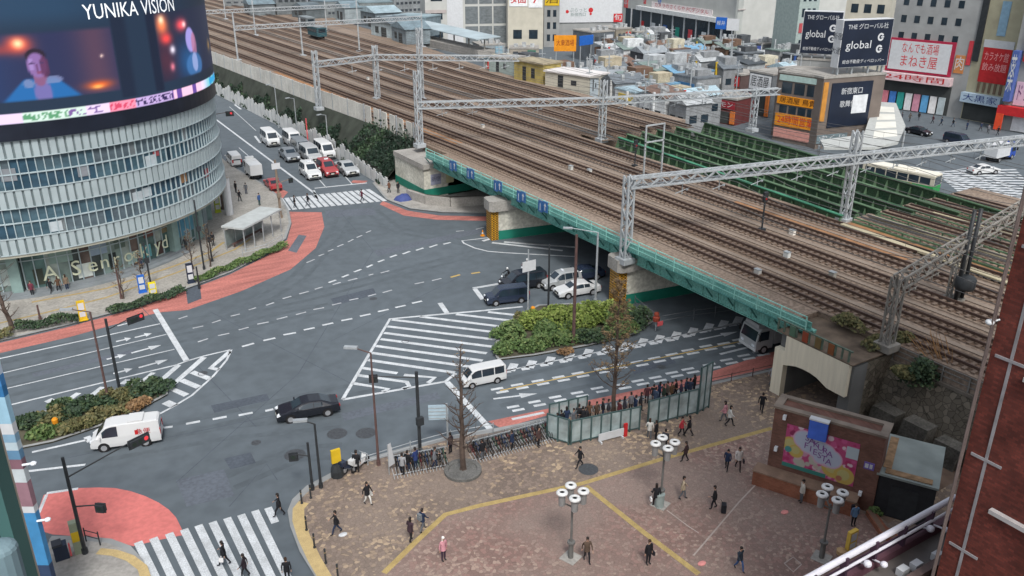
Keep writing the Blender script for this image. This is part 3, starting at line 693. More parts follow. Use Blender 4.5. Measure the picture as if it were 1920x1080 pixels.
# ------------------------------------------------------------------ barrier, fence and ivy bank beside the far street
BARW = mat('barrier_panel', (.55,.54,.50), .7, .14, .35, fine=.15)
def along(P, d0, d1, step):
    """points every step metres along a polyline"""
    P = [Vector((p[0],p[1],0)) for p in P]; out = []; acc = 0; d = d0
    for a, c in zip(P, P[1:]):
        L_ = (c-a).length
        while d <= acc+L_ and d <= d1:
            out.append((a+(c-a)*((d-acc)/L_), (c-a).normalized())); d += step
        acc += L_
    return out
nb = thing('noise_barrier', 'long pale noise barrier of upright panels along the tracks above the ivy', 'barrier', (0,0,ZB))
S = along(WP, 10.5, 330, 3.0); pb, qb = MB(), MB()
for i in range(len(S)-1):
    (p, dr), (q, _) = S[i], S[i+1]; n = Vector((-dr.y,dr.x,0))*.06; g_ = dr*(.55 if i < 6 else .06)
    h = 2.35+rng.uniform(-.06,.06)
    pb.prism([(x.x,x.y) for x in (p+g_-n,q-g_-n,q-g_+n,p+g_+n)], -.6, h)
    if i % 2 == 0: qb.obox((p.x,p.y), 0, .22, .22, -.5, h+.15)
pb.build('panels', BARW, nb)['kind'] = 'stuff'; qb.build_each('post', STEEL, nb)
FN = [(47.9,110.5),(48.4,130),(48.6,150),(47.8,180),(46.2,220),(43,300)]
wf = thing('hoarding_fence', 'white panel fence with a jagged top along the street edge below the ivy', 'fence')
S = along(FN, 0, 150, 2.2); pb, qb = MB(), MB()
for i in range(len(S)-1):
    (p, dr), (q, _) = S[i], S[i+1]; n = Vector((-dr.y,dr.x,0))*.05; h = 2.4+.5*math.sin(i*1.9)+rng.uniform(-.25,.25)
    if i < 8: h = 1.4+i*.12
    pb.prism([(x.x,x.y) for x in (p-n,q-dr*.12-n,q-dr*.12+n,p+n)], 0, h)
    pb.prism([(x.x,x.y) for x in (p+dr*.4-n*.9,p+dr*1.2-n*.9,p+dr*1.2+n*.9,p+dr*.4+n*.9)], h, h+.35)
    qb.obox((p.x,p.y), 0, .14, .14, 0, h+.1)
pb.build('panels', mat('white_hoarding', (.56,.57,.56), .65, .12, .5), wf)['kind'] = 'stuff'; qb.build_each('post', STEEL, wf)
sl_ = MB(); SOIL = mat('dark_slope_soil', (.04,.047,.038), .95, .3, .5)
S1 = along(WP, 10, 150, 8); S2 = along(FN, 3, 143, 8)
for i in range(min(len(S1), len(S2))-1):
    a, c = S1[i][0], S1[i+1][0]; e, f = S2[i][0], S2[i+1][0]
    sl_.poly([(e.x+.3,e.y,.05),(a.x-.03,a.y,5.6),(c.x-.03,c.y,5.6),(f.x+.3,f.y,.05)])
struct(sl_.build('embankment_slope', SOIL))
IVY = [mat('ivy_leaf_dark', (.016,.034,.022), .6, .3, 1), mat('ivy_leaf', (.028,.055,.031), .6, .3, 1), mat('ivy_leaf_light', (.045,.08,.04), .6, .3, 1)]
def leaf(b, p, s, m, nrm=None):
    a = Vector((rng.gauss(0,1),rng.gauss(0,1),rng.gauss(0,.7))).normalized(); c = a.orthogonal().normalized(); e = a.cross(c)
    t = rng.uniform(0,6.28); c, e = c*math.cos(t)+e*math.sin(t), e*math.cos(t)-c*math.sin(t)
    b.add([p-c*s, p+e*s*.5, p+c*s, p-e*s*.5], [(0,1,2,3)], m)
ib = MB()
for k in range(15000):
    t = rng.random()**1.35; i = min(int(t*(len(S1)-1)), len(S1)-2); f = t*(len(S1)-1)-i
    if i >= min(len(S1), len(S2))-1: continue
    a = S1[i][0].lerp(S1[i+1][0], f); e = S2[i][0].lerp(S2[i+1][0], f); h = rng.random()
    if a.y > 131 and h > .5+.16*math.sin(a.y*.37)+.1*math.sin(a.y*1.1): continue
    if h < .25 and math.sin(a.y*.35)+math.sin(a.y*.9) < .3: continue
    p = e.lerp(a, h); z = .2+5.2*h+abs(rng.gauss(0,.2))
    if h > .85 and rng.random() < .5 and a.y < 128: z += rng.uniform(0,1.6)
    cl = math.sin(a.y*.8+h*4)+math.sin(a.y*.31)
    leaf(ib, Vector((p.x-.2,p.y,z)), rng.uniform(.16,.34), 2 if cl+rng.gauss(0,.6) > 1.3 else 1 if cl+rng.gauss(0,.6) > .2 else 0)
tag(ib.build('ivy_bank', IVY), 'dark green ivy covering the bank between white fence and noise barrier', 'ivy')

# ------------------------------------------------------------------ stone retaining wall by the plaza
STONE = mosaic('retaining_wall_stone', [(.075,.07,.058),(.12,.108,.088),(.165,.148,.12),(.24,.215,.175)], 2.3, (.125,.11,.085), .3, .45)
rw = thing('retaining_wall', 'mossy dark stone retaining wall with buttresses below the tracks', 'wall', (53,33.5,0))
b = MB(); n = 16
for i in range(n):
    y0, y1 = -i*2.2, -(i+1)*2.2; h0, h1 = 4.6-i*.02, 4.6-(i+1)*.02
    b.poly([(0,y0,0),(1.35,y0,h0),(1.35,y1,h1),(0,y1,0)])
b.poly([(0,0,0),(1.6,0,0),(1.6,0,4.6),(1.35,0,4.6)])
b.build('stone_face', STONE, rw)
b = MB(); b.box(1.3,1.75,-35,0,4.58,4.8); b.build('coping', mat('weathered_coping', (.15,.135,.115), .9, .25, .8), rw)
for i, (y, h, wd) in enumerate([(-1.6-k*2.55, 1.75+.18*math.sin(k*2.3), 1.95) for k in range(10)]):
    b = MB(); b.add([(-1.3,y-wd/2,0),(-1.3,y+wd/2,0),(.9,y+wd/2,0),(.9,y-wd/2,0),(-.7,y-wd/2,h),(-.7,y+wd/2,h),(.9,y+wd/2,h),(.9,y-wd/2,h)], [(4,5,6,7),(0,1,5,4)[::-1],(1,2,6,5)[::-1],(0,4,7,3)[::-1],(0,1,5,4)])
    b.build('buttress', mat('dark_buttress_stone', (.135,.13,.115), .9, .35, .7, fine=.4), rw)
bk = MB(); bk.poly([(54.7,33.5,4.55),(55.4,33.5,6.02),(55.4,-2,6.02),(54.7,-2,4.55)]); struct(bk.build('embankment_slope', mat('weedy_bank_soil', (.13,.10,.075), .95, .35, .8, det=6)))
mf = thing('mesh_fence', 'low grey rail fence running along the top of the stone retaining wall', 'fence', (54.5,33.4,4.8))
b = MB()
for k in range(18): b.box(-.05,.05,-k*2-.05,-k*2+.05,0,1.2)
for z in (.4,.8,1.15): b.box(-.03,.03,-34,0,z,z+.06)
b.build('rails', mat('old_fence_steel', (.20,.20,.19), .7, .2), mf)
# ------------------------------------------------------------------ round building with the large screen
YC = Vector((3.4,113.6,0)); RU, RG = 22.0, 19.0
def cyl(a, r, z): a = R(a); return (YC.x*0+r*math.cos(a), r*math.sin(a), z)
yb = thing('round_building', 'round glass and white louvre building carrying a large curved video screen', 'building', YC)
LOUV = mat('louvre_fin_white', (.335,.40,.42), .55, .08, .6); LOUVB = mat('louvre_back', (.15,.19,.20), .7, .1, .5)
MULL = mat('mullion_pale', (.34,.42,.45), .5, .1, 1)
GP = [mat('facade_glass_%d' % i, c, .10, .25, .8, spec=.7, stretch=(1,1,2)) for i, c in enumerate([(.03,.07,.105),(.06,.11,.14),(.085,.115,.135),(.15,.17,.18),(.02,.04,.06)])]
def ring(b, r0, r1, z0, z1, a0, a1, st, m=0, inner=True):
    n = max(1, int(round((a1-a0)/st)))
    for i in range(n):
        s, e = a0+(a1-a0)*i/n, a0+(a1-a0)*(i+1)/n
        b.add([cyl(s,r1,z0),cyl(e,r1,z0),cyl(e,r1,z1),cyl(s,r1,z1)], [(0,1,2,3)], m)
        b.add([cyl(s,r1,z1),cyl(e,r1,z1),cyl(e,r0,z1),cyl(s,r0,z1)], [(0,1,2,3)], m)
        b.add([cyl(s,r0,z0),cyl(e,r0,z0),cyl(e,r1,z0),cyl(s,r1,z0)], [(0,1,2,3)], m)
A0, A1 = -150, 60
def band(z0, z1):
    b = MB(); ring(b, 20, RU-.12, z0, z1, A0, A1, 3, 1)
    st = 1.95
    for i in range(int((A1-A0)/st)):
        a = A0+i*st
        Q = [(a,RU-.12),(a+.08,RU+.0),(a+1.42,RU+.0),(a+1.5,RU-.12)]; b.add([cyl(x,r_,z0) for x, r_ in Q]+[cyl(x,r_,z1) for x, r_ in Q], [(0,1,5,4),(1,2,6,5),(2,3,7,6),(4,5,6,7),(3,2,1,0)], 0)
    ring(b, RU-.2, RU+.06, z0-.07, z0, A0, A1, 3, 0); ring(b, RU-.2, RU+.06, z1, z1+.07, A0, A1, 3, 0)
    b.build('louvre_band', [LOUV, LOUVB], yb)
for z0, z1 in ((14.75,16.35),(9.95,11.65),(5.35,6.9)): band(z0, z1)
def glaze(z0, z1):
    b = MB(); zm = (z0+z1)/2; st = 1.95; k = 0; r2 = random.Random(int(z0*10))
    for i in range(int((A1-A0)/st)):
        a = A0+i*st
        for s, e in ((z0,zm),(zm,z1)):
            u = math.sin(a*.11+z0)+math.sin(a*.047+s*2)
            m = 0 if u > .7 else 2 if u < -.9 else 1
            if r2.random() < .17: m = r2.choice((0,1,2,3,4))
            b.add([cyl(a,RU-.25,s),cyl(a+st,RU-.25,s),cyl(a+st,RU-.25,e),cyl(a,RU-.25,e)], [(0,1,2,3)], m)
    w_ = b.build('window', GP, yb)
    b = MB()
    for i in range(int((A1-A0)/st)):
        a = A0+i*st; b.add([cyl(a-.14,RU-.25,z0),cyl(a-.1,RU-.12,z0),cyl(a+.1,RU-.12,z0),cyl(a+.14,RU-.25,z0)]+[cyl(a-.14,RU-.25,z1),cyl(a-.1,RU-.12,z1),cyl(a+.1,RU-.12,z1),cyl(a+.14,RU-.25,z1)], [(0,1,5,4),(1,2,6,5),(2,3,7,6)])
    ring(b, RU-.25, RU-.1, zm-.06, zm+.06, A0, A1, 3)
    b.build('frame', MULL, w_)
glaze(11.72, 14.68); glaze(6.97, 9.88)
# displays standing behind the glass
b = MB()
for a, z, s, m in ((-88,7.6,.5,0),(-60,12.2,.6,0),(-58,12.9,.35,1),(-66,8.9,.5,0),(-63,9.1,.5,0),(-49,9.3,.5,2),(-96,13.2,.6,3),(-79,12.6,.5,3),(-36,8.6,.5,1)):
    b = MB(); p = cyl(a, RU-.2, z); b.obox((p[0],p[1]), R(a)+math.pi/2, s*2.2, .04, z-s, z+s); b.build('window_display', [M('a9b3b8'), M('8a4448'), M('8a6a4a'), M('7d8288')][m], yb)
b = MB(); ring(b, 15, RU-.05, 5.0, 5.28, A0, A1, 3); b.build('canopy', mat('canopy_soffit', (.36,.36,.30), .7, .2, .6), yb)
# ground floor shop front
SF = [mat('shop_glass_%d' % i, c, .2, .4, .7, spec=.5) for i, c in enumerate([(.08,.145,.14),(.16,.22,.205),(.05,.065,.065),(.26,.31,.29),(.13,.10,.09)])]
b = MB(); st = 3.2; r2 = random.Random(3)
for i in range(int((A1-A0)/st)):
    a = A0+i*st; m = r2.choice((0,0,1,1,2,3,4))
    b.add([cyl(a,RG,0),cyl(a+st,RG,0),cyl(a+st,RG,5.0),cyl(a,RG,5.0)], [(0,1,2,3)], m)
sf = b.build('shopfront', SF, yb)
b = MB()
for i in range(int((A1-A0)/st)):
    a = A0+i*st; p = cyl(a, RG+.05, 0); b.obox((p[0],p[1]), R(a), .2, .1, 0, 5.0)
for z in (.5, 3.6): ring(b, RG-.02, RG+.12, z, z+.09, A0, A1, 3)
b.build('frame', MULL, sf)
b = MB()
for a in (-118,-101,-49.5,-33,-10): b = MB(); p = cyl(a, RG+.35, 0); b.obox((p[0],p[1]), R(a), .8, 1.0, 0, 5.0); b.build('pillar', mat('teal_pillar_cladding', (.20,.29,.28), .6, .12), yb)
b = MB(); ring(b, RG, RG+1.5, .0, .32, -140, -46, 3); ring(b, RG, RG+.8, .32, .6, -140, -46, 3); b.build('plinth_steps', mat('grey_plinth', (.20,.225,.24), .7, .15, .6), yb)
GOLD = mat('pale_sign_letters', (.62,.66,.50), .5, .1, 2)
b = MB()
for ch, a, s in (('A',-91.7,2.2),('.',-88.2,2.2),('S',-84.5,2.3),('e',-79.7,2.3),('n',-76,2.1),('r',-72.3,2.0),('o',-68.2,2.2),('c',-65.6,2.0),('k',-62.6,2.3),('y',-57,2.2),('d',-53.8,2.2)):
    p = cyl(a, RG+.3, 2.0); t = R(a); add_text(b, ch, p, (-math.sin(t),math.cos(t),0), (0,0,1), s)
b.build('lettering', GOLD, yb)
for k, (a, z, w_, h_, c) in enumerate(((-104,1.2,1.6,1.8,'9aa6a4'),(-95,.9,.9,1.7,'3a4038'),(-88,2.9,2.2,1.2,'7f9690'),(-82,.8,1.4,1.5,'c4ccc8'),(-77,2.9,1.8,1.1,'8a9cae'),(-73,.9,.8,1.8,'2c3434'),(-70,3.0,1.2,.9,'5a6a62'),(-66,.9,1.5,1.3,'9fb8b4'),(-61,1.0,1.2,1.4,'5f9aa0'),(-59,3.2,1.5,.8,'6a4a44'),(-55,.8,1.0,1.5,'4a3a38'),(-52,3.0,1.4,1.2,'7a7058'),(-44,1.6,2.6,2.6,'4f86a0'),(-38,1.6,2.2,2.4,'5f94a8'),(-49.3,.7,.6,.6,'a03038'))):
    b = MB(); p = cyl(a, RG+.02, 0); b.obox((p[0],p[1]), R(a)+math.pi/2, w_, .05, z, z+h_); b.build('window_display', M(c), sf)
b = MB(); ring(b, RG+.2, RG+.26, 4.4, 5.0, -50, -30, 3); b.build('sign_band', M('5d2b2b'), yb)
# screen
SA0, SA1, SZ0, SZ1 = -135, 12, 17.95, 33.0
NAV = mat('screen_surround', (.012,.016,.028), .35, .2, .5, spec=.4)
b = MB(); ring(b, 18, RU+.25, 16.42, 33.2, -150, 60, 3); b.build('screen_housing', NAV, yb)
b = MB(); ring(b, 17, RU+.3, 33.2, 33.7, -150, 60, 3); b.prism([cyl(a, 17.2, 0)[:2] for a in range(-180, 180, 10)], 33.1, 33.4); b.build('roof', CONC, yb)
def sm(x, a, c): t = np.clip((x-a)/(c-a), 0, 1); return t*t*(3-2*t)
def screen_rgb(A, Zz):
    def mix(c, col_, k): return c*(1-k[...,None])+np.array(col_)/255*k[...,None]
    el = lambda ca, cz, ra, rz_, soft=.25: 1-sm(((A-ca)/ra)**2+((Zz-cz)/rz_)**2, 1-soft, 1+soft)
    gs = lambda ca, cz, ra, rz_: np.exp(-((A-ca)/ra)**2-((Zz-cz)/rz_)**2)
    c = np.zeros(A.shape+(3,))+np.array((29,46,66))/255
    c = mix(c, (34,62,88), sm(Zz, 25.5, 28)*sm(-A, 55, 80)); c = mix(c, (20,30,44), sm(A, -50, -20))
    p1 = sm(A,-112,-110)*(1-sm(A,-66.6,-65.8))*sm(Zz,19.9,20.1)*(1-sm(Zz,25.7,26.2))
    k = mix(c*0, (38,44,78), A*0+1); k = mix(k, (92,62,78), np.exp(-((A+71)/5)**2)*.75); k = mix(k, (25,60,105), np.exp(-((A+98)/7)**2)*.6)
    k = mix(k, (150,60,60), gs(-93,24.6,5,.5)*.8); k = mix(k, (255,90,60), gs(-87.9,25.05,2.6,.75)); k = mix(k, (255,225,170), gs(-87.9,25.1,1.1,.4))
    sh = np.clip(1-np.abs(A+84.8)/(9.6-(Zz-20)*3.0*(Zz < 22.2)), 0, 1)*(Zz < 22.0)
    k = mix(k, (30,98,160), sm(sh, .02, .2)*(1-sm(Zz,21.7,22.1))); k = mix(k, (108,102,160), el(-84.6,20.6,1.9,1.2)*(Zz < 22)); k = mix(k, (120,130,170), (el(-82,21.7,2.2,.35)+el(-87.4,21.5,1.2,.4)).clip(0,1)*.8)
    k = mix(k, (128,84,120), el(-84.8,22.0,1.4,.8)); k = mix(k, (36,26,40), el(-84.8,23.95,2.15,.62)); k = mix(k, (132,100,156), el(-84.9,23.1,2.1,1.12)); k = mix(k, (86,44,78), el(-83.3,22.9,1.0,.95)*.85); k = mix(k, (165,140,200), el(-86.1,23.2,.6,.55)*.6); k = mix(k, (96,58,100), el(-84.9,22.85,.25,.35)*.8)
    k = mix(k, (70,50,90), (el(-85.9,23.3,.55,.1)+el(-83.9,23.3,.55,.1)).clip(0,1)*.9); k = mix(k, (120,60,90), el(-84.7,22.45,.7,.1)*.8)
    k = mix(k, (225,95,40), gs(-71.6,20.75,3.2,.38)*1); k = mix(k, (255,180,90), gs(-72,20.6,1.4,.18)); k = mix(k, (230,200,190), gs(-69.7,23.4,.4,.15))
    c = c*(1-p1[...,None])+k*p1[...,None]
    c = mix(c, (22,34,54), sm(A,-66.4,-65.6)*(1-sm(A,-63,-61))*(Zz < 27)*(Zz > 19.2)); c = mix(c, (20,30,50), sm(A,-56,-55)*(1-sm(A,-53,-52))*(Zz < 27)*(Zz > 19.2))
    p2 = sm(A,-53,-52)*(1-sm(A,-12,-8))*sm(Zz,19.8,20.1)*(1-sm(Zz,26.6,27))
    k = mix(c*0, (30,36,58), A*0+1); k = mix(k, (30,80,130), gs(-40,21.5,6,2.0)*.9); k = mix(k, (80,40,55), gs(-50,22,4,2)*.8)
    k = mix(k, (255,130,80), gs(-50,25.6,2.3,1.0)); k = mix(k, (250,230,190), gs(-50,26.1,1,.4)); k = mix(k, (240,70,70), gs(-49,24.2,2.2,.55)); k = mix(k, (235,225,240), gs(-47,23,1.1,.4)); k = mix(k, (220,120,140), gs(-48,21.3,.9,.4))
    k = mix(k, (250,80,90), gs(-41.5,25.3,2.6,.6)); k = mix(k, (255,210,210), gs(-40,25.3,1,.3)); k = mix(k, (150,140,205), el(-37.5,23.6,2.6,1.3)); k = mix(k, (170,110,140), el(-35.5,23,1.6,1.3)*.8); k = mix(k, (60,110,165), el(-36.5,20.9,5,1.3)*.8); k = mix(k, (150,160,205), el(-36.2,21.2,1.8,1.0)*.8); k = mix(k, (200,150,70), gs(-21,22.3,2,.6)*.6)
    c = c*(1-p2[...,None])+k*p2[...,None]
    t = ((Zz > 18.05)&(Zz < 18.9)).astype(float)
    cell = np.floor(A/1.3); h = (np.sin(cell*12.9898)*43758.5453) % 1; hf = (np.sin(np.floor(A/.42)*78.233+np.floor(Zz/.21)*3.7)*43758.5453) % 1
    k = mix(c*0, (225,205,235), A*0+1)
    k = mix(k, (205,225,215), ((A > -90)&(A < -76)).astype(float)); k = mix(k, (235,140,165), ((A > -70)&(A < -62.5)).astype(float)); k = mix(k, (190,165,215), ((A > -62.5)&(A < -50)).astype(float)); k = mix(k, (235,190,215), ((A > -50)&(A < -34)).astype(float)); k = mix(k, (110,190,200), sm(A,-34,-26))
    mid = ((Zz > 18.2)&(Zz < 18.76)).astype(float)
    k = mix(k, (90,150,110), mid*((A > -90)&(A < -80)&(hf > .45))); k = mix(k, (120,90,150), mid*((A > -80)&(A < -71)&(hf > .5))); k = mix(k, (45,35,80), mid*((A > -62.5)&(A < -50)&(hf > .5)))
    k = mix(k, (205,70,100), mid*((A > -70)&(A < -63)&(hf > .6))); k = mix(k, (100,70,150), ((h < .3)&((A > -50)|(A < -90))).astype(float)); k = mix(k, (40,150,200), (A > -27)*mid)
    c = c*(1-t[...,None])+k*t[...,None]
    return c
na, nz = 320, 116
AA, ZZ = np.meshgrid(np.linspace(SA0,SA1,na+1), np.linspace(SZ0,SZ1,nz+1))
b = MB(); b.v = [cyl(a, RU+.29, z) for a, z in zip(AA.ravel(), ZZ.ravel())]
b.f = [(j*(na+1)+i, j*(na+1)+i+1, (j+1)*(na+1)+i+1, (j+1)*(na+1)+i) for j in range(nz) for i in range(na)]; b.mi = [0]*len(b.f)
SCR = bpy.data.materials.new('video_screen'); SCR.use_nodes = True
t = SCR.node_tree; bs = t.nodes['Principled BSDF']; vc = t.nodes.new('ShaderNodeVertexColor'); vc.layer_name = 'picture'
bs.inputs['Base Color'].default_value = (.01,.01,.012,1); bs.inputs['Roughness'].default_value = .5; bs.inputs['Specular IOR Level'].default_value = .15
t.links.new(vc.outputs[0], bs.inputs['Emission Color']); bs.inputs['Emission Strength'].default_value = .9
so_ = b.build('video_screen', SCR, yb)
def set_cols(o, rgb, name='picture'):
    a = o.data.color_attributes.new(name, 'FLOAT_COLOR', 'POINT')
    c = np.where(rgb <= .04045, rgb/12.92, ((rgb+.055)/1.055)**2.4); c = np.concatenate([c, np.ones(c.shape[:-1]+(1,))], -1)
    a.data.foreach_set('color', c.reshape(-1).astype(np.float32))
set_cols(so_, screen_rgb(AA, ZZ))
b = MB(); s = 'YUNIKA VISION'; vs, fs = text_mesh(s); wx = max(v[0] for v in vs)-min(v[0] for v in vs)
k = R(28.6)*RU/wx
b.add([cyl(-58+math.degrees(v[0]*k/RU), RU+.36, 27.4+v[2]*1.95) for v in vs], fs)
b.build('lettering', mat('lit_white_letters', (.75,.78,.8), .5, .04, 1, emit=.35), yb)

# ------------------------------------------------------------------ buildings beyond the tracks
def facade(name, label, cat, p0, p1, h, depth, wall, z0=0, group=None, roofm=None):
    """box building: p0 left and p1 right foot of the side facing us; local x along it, y away from us"""
    e = Vector(p1[:2])-Vector(p0[:2]); t = thing(name, label, cat, (p0[0],p0[1],z0), math.atan2(e.y,e.x), group)
    L_ = e.length
    b = MB(); b.box(0,L_,0,depth,0,h-z0); b.build('wall', wall, t)
    b = MB(); b.box(-.12,L_+.12,-.12,depth+.12,h-z0+.003,h-z0+.35); b.box(.8,L_-.8,.8,depth-.8,h-z0+.353,h-z0+.4); b.build('roof', roofm or CONC, t)
    return t, L_, h-z0
def panel(t, x0, x1, z0, z1, m, name='sign_panel', y=-.15, txt=None, tm=None, size=None, fitw=None, side=None, rows=None, th=.14):
    b = MB(); b.box(x0,x1,y,y+th-.003,z0,z1); o = b.build(name, m, t)
    rows = rows or ([(txt, (z0+z1)/2, size or (z1-z0)*.8)] if txt else [])
    if rows:
        b = MB()
        for s, zc, sz in rows: add_text(b, s, ((x0+x1)/2, y-.02, zc), (1,0,0), (0,0,1), sz, fit=fitw or (x1-x0)*.86)
        b.build('lettering', tm or SIGNW, o)
    return o
def windows(t, L_, z0, z1, rows, cols, x0=.6, x1=None, wfrac=.55, hfrac=.55, m=None, fm=None):
    x1 = L_-.6 if x1 is None else x1; cw_, ch = (x1-x0)/cols, (z1-z0)/rows
    for r_ in range(rows):
        for c_ in range(cols):
            xa = x0+cw_*(c_+.5-wfrac/2); za = z0+ch*(r_+.5-hfrac/2)
            b = MB(); b.box(xa,xa+cw_*wfrac,-.05,-.003,za,za+ch*hfrac); w_ = b.build('window', m or GLASS, t)
            if fm:
                b = MB(); b.box(xa-.12,xa+cw_*wfrac+.12,-.16,-.004,za-.16,za-.03); b.build('sill', fm, w_)
def bpx(name, label, cat, a, c, top, depth, wall, z0=0, **k):
    p0, p1 = at(*a), at(*c); return facade(name, label, cat, p0, p1, hz(p0, top), depth, wall, z0, **k)
PALE = mat('pale_tile_wall', (.44,.45,.43), .7, .08, .3); CRW = mat('cream_render', (.46,.44,.37), .8, .1, .4); GRYW = mat('grey_render', (.27,.28,.28), .8, .12, .4)
PNK = mat('pinkish_tile_wall', (.40,.36,.35), .75, .08, .4); BEI = mat('beige_tile_wall', (.36,.34,.24), .75, .12, .5); BRN = mat('brown_tile_wall', (.15,.125,.11), .7, .12, .5)
ARCHM = mat('wheel_arch_black', (.01,.01,.011), .9, .1)
RD = M('b4282c'); RDP = M('c8585c'); NV = mat('navy_board', (.012,.018,.035), .45, .2, .3); BLU = M('2560b4'); ORG = M('d0861c'); YEL = M('c8a824'); WH = M('d5d8da')
t, L_, H_ = bpx('office_building', 'white office block with dark square windows and a glass stair bay', 'building', (800,92), (952,88), -60, 14, PALE)
windows(t, L_, 2, 24, 4, 1, .6, L_*.25, .6, .5); panel(t, L_*.26, L_*.45, 0, H_-.3, SIGNW, 'wall_panel', th=.14)
windows(t, L_, 1, 25, 4, 3, L_*.47, L_-.3, .9, .88, GP[3], None); panel(t, 0, L_*.25, 10.8, 11.8, PNK, 'wall_band', th=.12)
t, L_, H_ = bpx('shop_building', 'narrow cream building with red and white signs beside the white office block', 'building', (952,92), (1018,92), -20, 12, CRW)
panel(t, .5, L_*.55, H_*.72, H_*.98, WH, txt='麺', tm=RD); panel(t, L_*.58, L_-.4, H_*.70, H_*.98, WH, txt='7', tm=RD, size=4, fitw=2); windows(t, L_, 2, 7, 1, 2, m=GLASS)
t, L_, H_ = bpx('shop_building', 'grey building with a yellow top sign left of the white billboard block', 'building', (1019,88), (1048,88), -12, 12, GRYW)
panel(t, .2, L_-.2, H_*.78, H_*.99, YEL, txt='酒', tm=M('4a3a18')); windows(t, L_, 1, H_*.75, 3, 2)
t, L_, H_ = bpx('billboard_building', 'white block wrapped in a huge plain white billboard with small red dots', 'building', (1048,82), (1162,80), -40, 14, GRYW)
o = panel(t, -.3, L_+.2, H_*.33, H_-.4, SIGNW, 'billboard', th=.2, y=-.3)
b = MB(); b.lathe([(.0,0),(.7,0)], (0,0,0), 12)
for x, z, r_ in ((.12,.50,.55),(.5,.52,.8),(.5,.46,.4)):
    b.v += []; 
    n0 = [(L_*x+r_*math.cos(q*.524), -.32, H_*z+r_*math.sin(q*.524)) for q in range(12)]; b.poly(n0)
b.build_each('emblem', RD, o)
b = MB(); add_text(b, 'ぷらっと', (L_*.3,-.32,H_*.52), (1,0,0), (0,0,1), 1.5); add_text(b, '新宿西口', (L_*.3,-.32,H_*.45), (1,0,0), (0,0,1), 1.3); b.build('lettering', M('6a7f7c'), o)
panel(t, L_-2.6, L_+.4, H_*.33, H_*.46, RD, y=-.5, txt='旬', th=.15)
# department store
t, L_, H_ = bpx('department_store', 'huge pale department store with red lettered canopy over its ground floor', 'building', (1165,52), (1376,96), -80, 60, PALE)
panel(t, L_*.18, L_-.3, 7.8, 9.2, M('cfd2d2'), 'canopy', y=-1.6, th=1.6); panel(t, L_*.30, L_*.82, 9.25, 11.2, M('d8cfcf'), txt='カメラのさくらや PCデジタル', tm=RD, fitw=L_*.46)
panel(t, L_*.04, L_-.2, .2, 7.6, GLASS, 'shopfront', y=-.05, th=.05)
for i in range(9): panel(t, L_*(.1+i*.1), L_*(.1+i*.1)+.6, .1, 7.7, SIGNW, 'pillar', y=-.3, th=.3)
for i, c in enumerate(('b02a2c','d0d4d6','3c5f9a','2a8a7a','c84a50','d0d4d6')): panel(t, L_*(.2+i*.11), L_*(.2+i*.11)+2.6, .6, 4.0, M(c), 'shop_display', y=-.12, th=.06)
for x, z, m_, c, w_ in ((.22,.66,RD,'光',1.6),(.36,.7,BLU,'電',1.8),(.02,.5,M('cc5a5a'),'本',3),(.86,.52,DARKP,'',1)): panel(t, L_*x, L_*x+w_, H_*z*.6, H_*z*.6+w_*1.4, m_, txt=c or None)
p0, p1 = at(1376,97), at(1478,82)
t, L_, H_ = facade('department_store', 'plain pale side block of the department store with small red and blue lettering', 'building', (p0.x+.2,p0.y+.1,0), p1, 26, .8, mat('pale_side_wall', (.39,.41,.39), .7, .08, .3))
panel(t, L_*.28, L_*.75, 19.2, 20.2, PALE, txt='KO KAMERA', tm=M('b06a50'), th=.1); panel(t, L_*.35, L_*.65, 17.2, 18.6, PALE, txt='oioire', tm=BLU, th=.1); panel(t, L_*.3, L_*.62, 9.2, 9.9, M('a03a3a'), th=.1); panel(t, L_*.33, L_*.6, 7.6, 8.6, NV, th=.1)
panel(t, -.2, L_+.1, 12.2, 12.5, PNK, 'ledge', th=.25, y=-.3); windows(t, L_, 1, 5, 1, 4)
def px_ok(nm, lb): return lb.startswith('orange')
p0 = at(1338,98); t = thing('shop_sign', 'bright blue sign cube on the store corner above the low roofs', 'sign', (p0.x,p0.y,0)); t.rotation_euler.z = -1.2
b = MB(); b.box(0,3.4,-.3,.3,7,10.4); b.build('sign_face', BLU, t); b = MB(); add_text(b, '軽井', (1.7,-.32,8.7), (1,0,0), (0,0,1), 1.4); b.build('lettering', SIGNW, t); b = MB(); b.tube((1.7,0,0),(1.7,0,7),.15); b.build('post', STEEL, t)
p0 = at(1358,100); t = thing('shop_sign', 'white sign board to the right of the blue sign cube', 'sign', (p0.x,p0.y,0)); t.rotation_euler.z = -1.0
b = MB(); b.box(0,3.6,-.2,.2,6.8,10.2); b.build('sign_face', SIGNW, t); b = MB(); b.tube((1.7,0,0),(1.7,0,6.8),.15); b.build('post', STEEL, t)
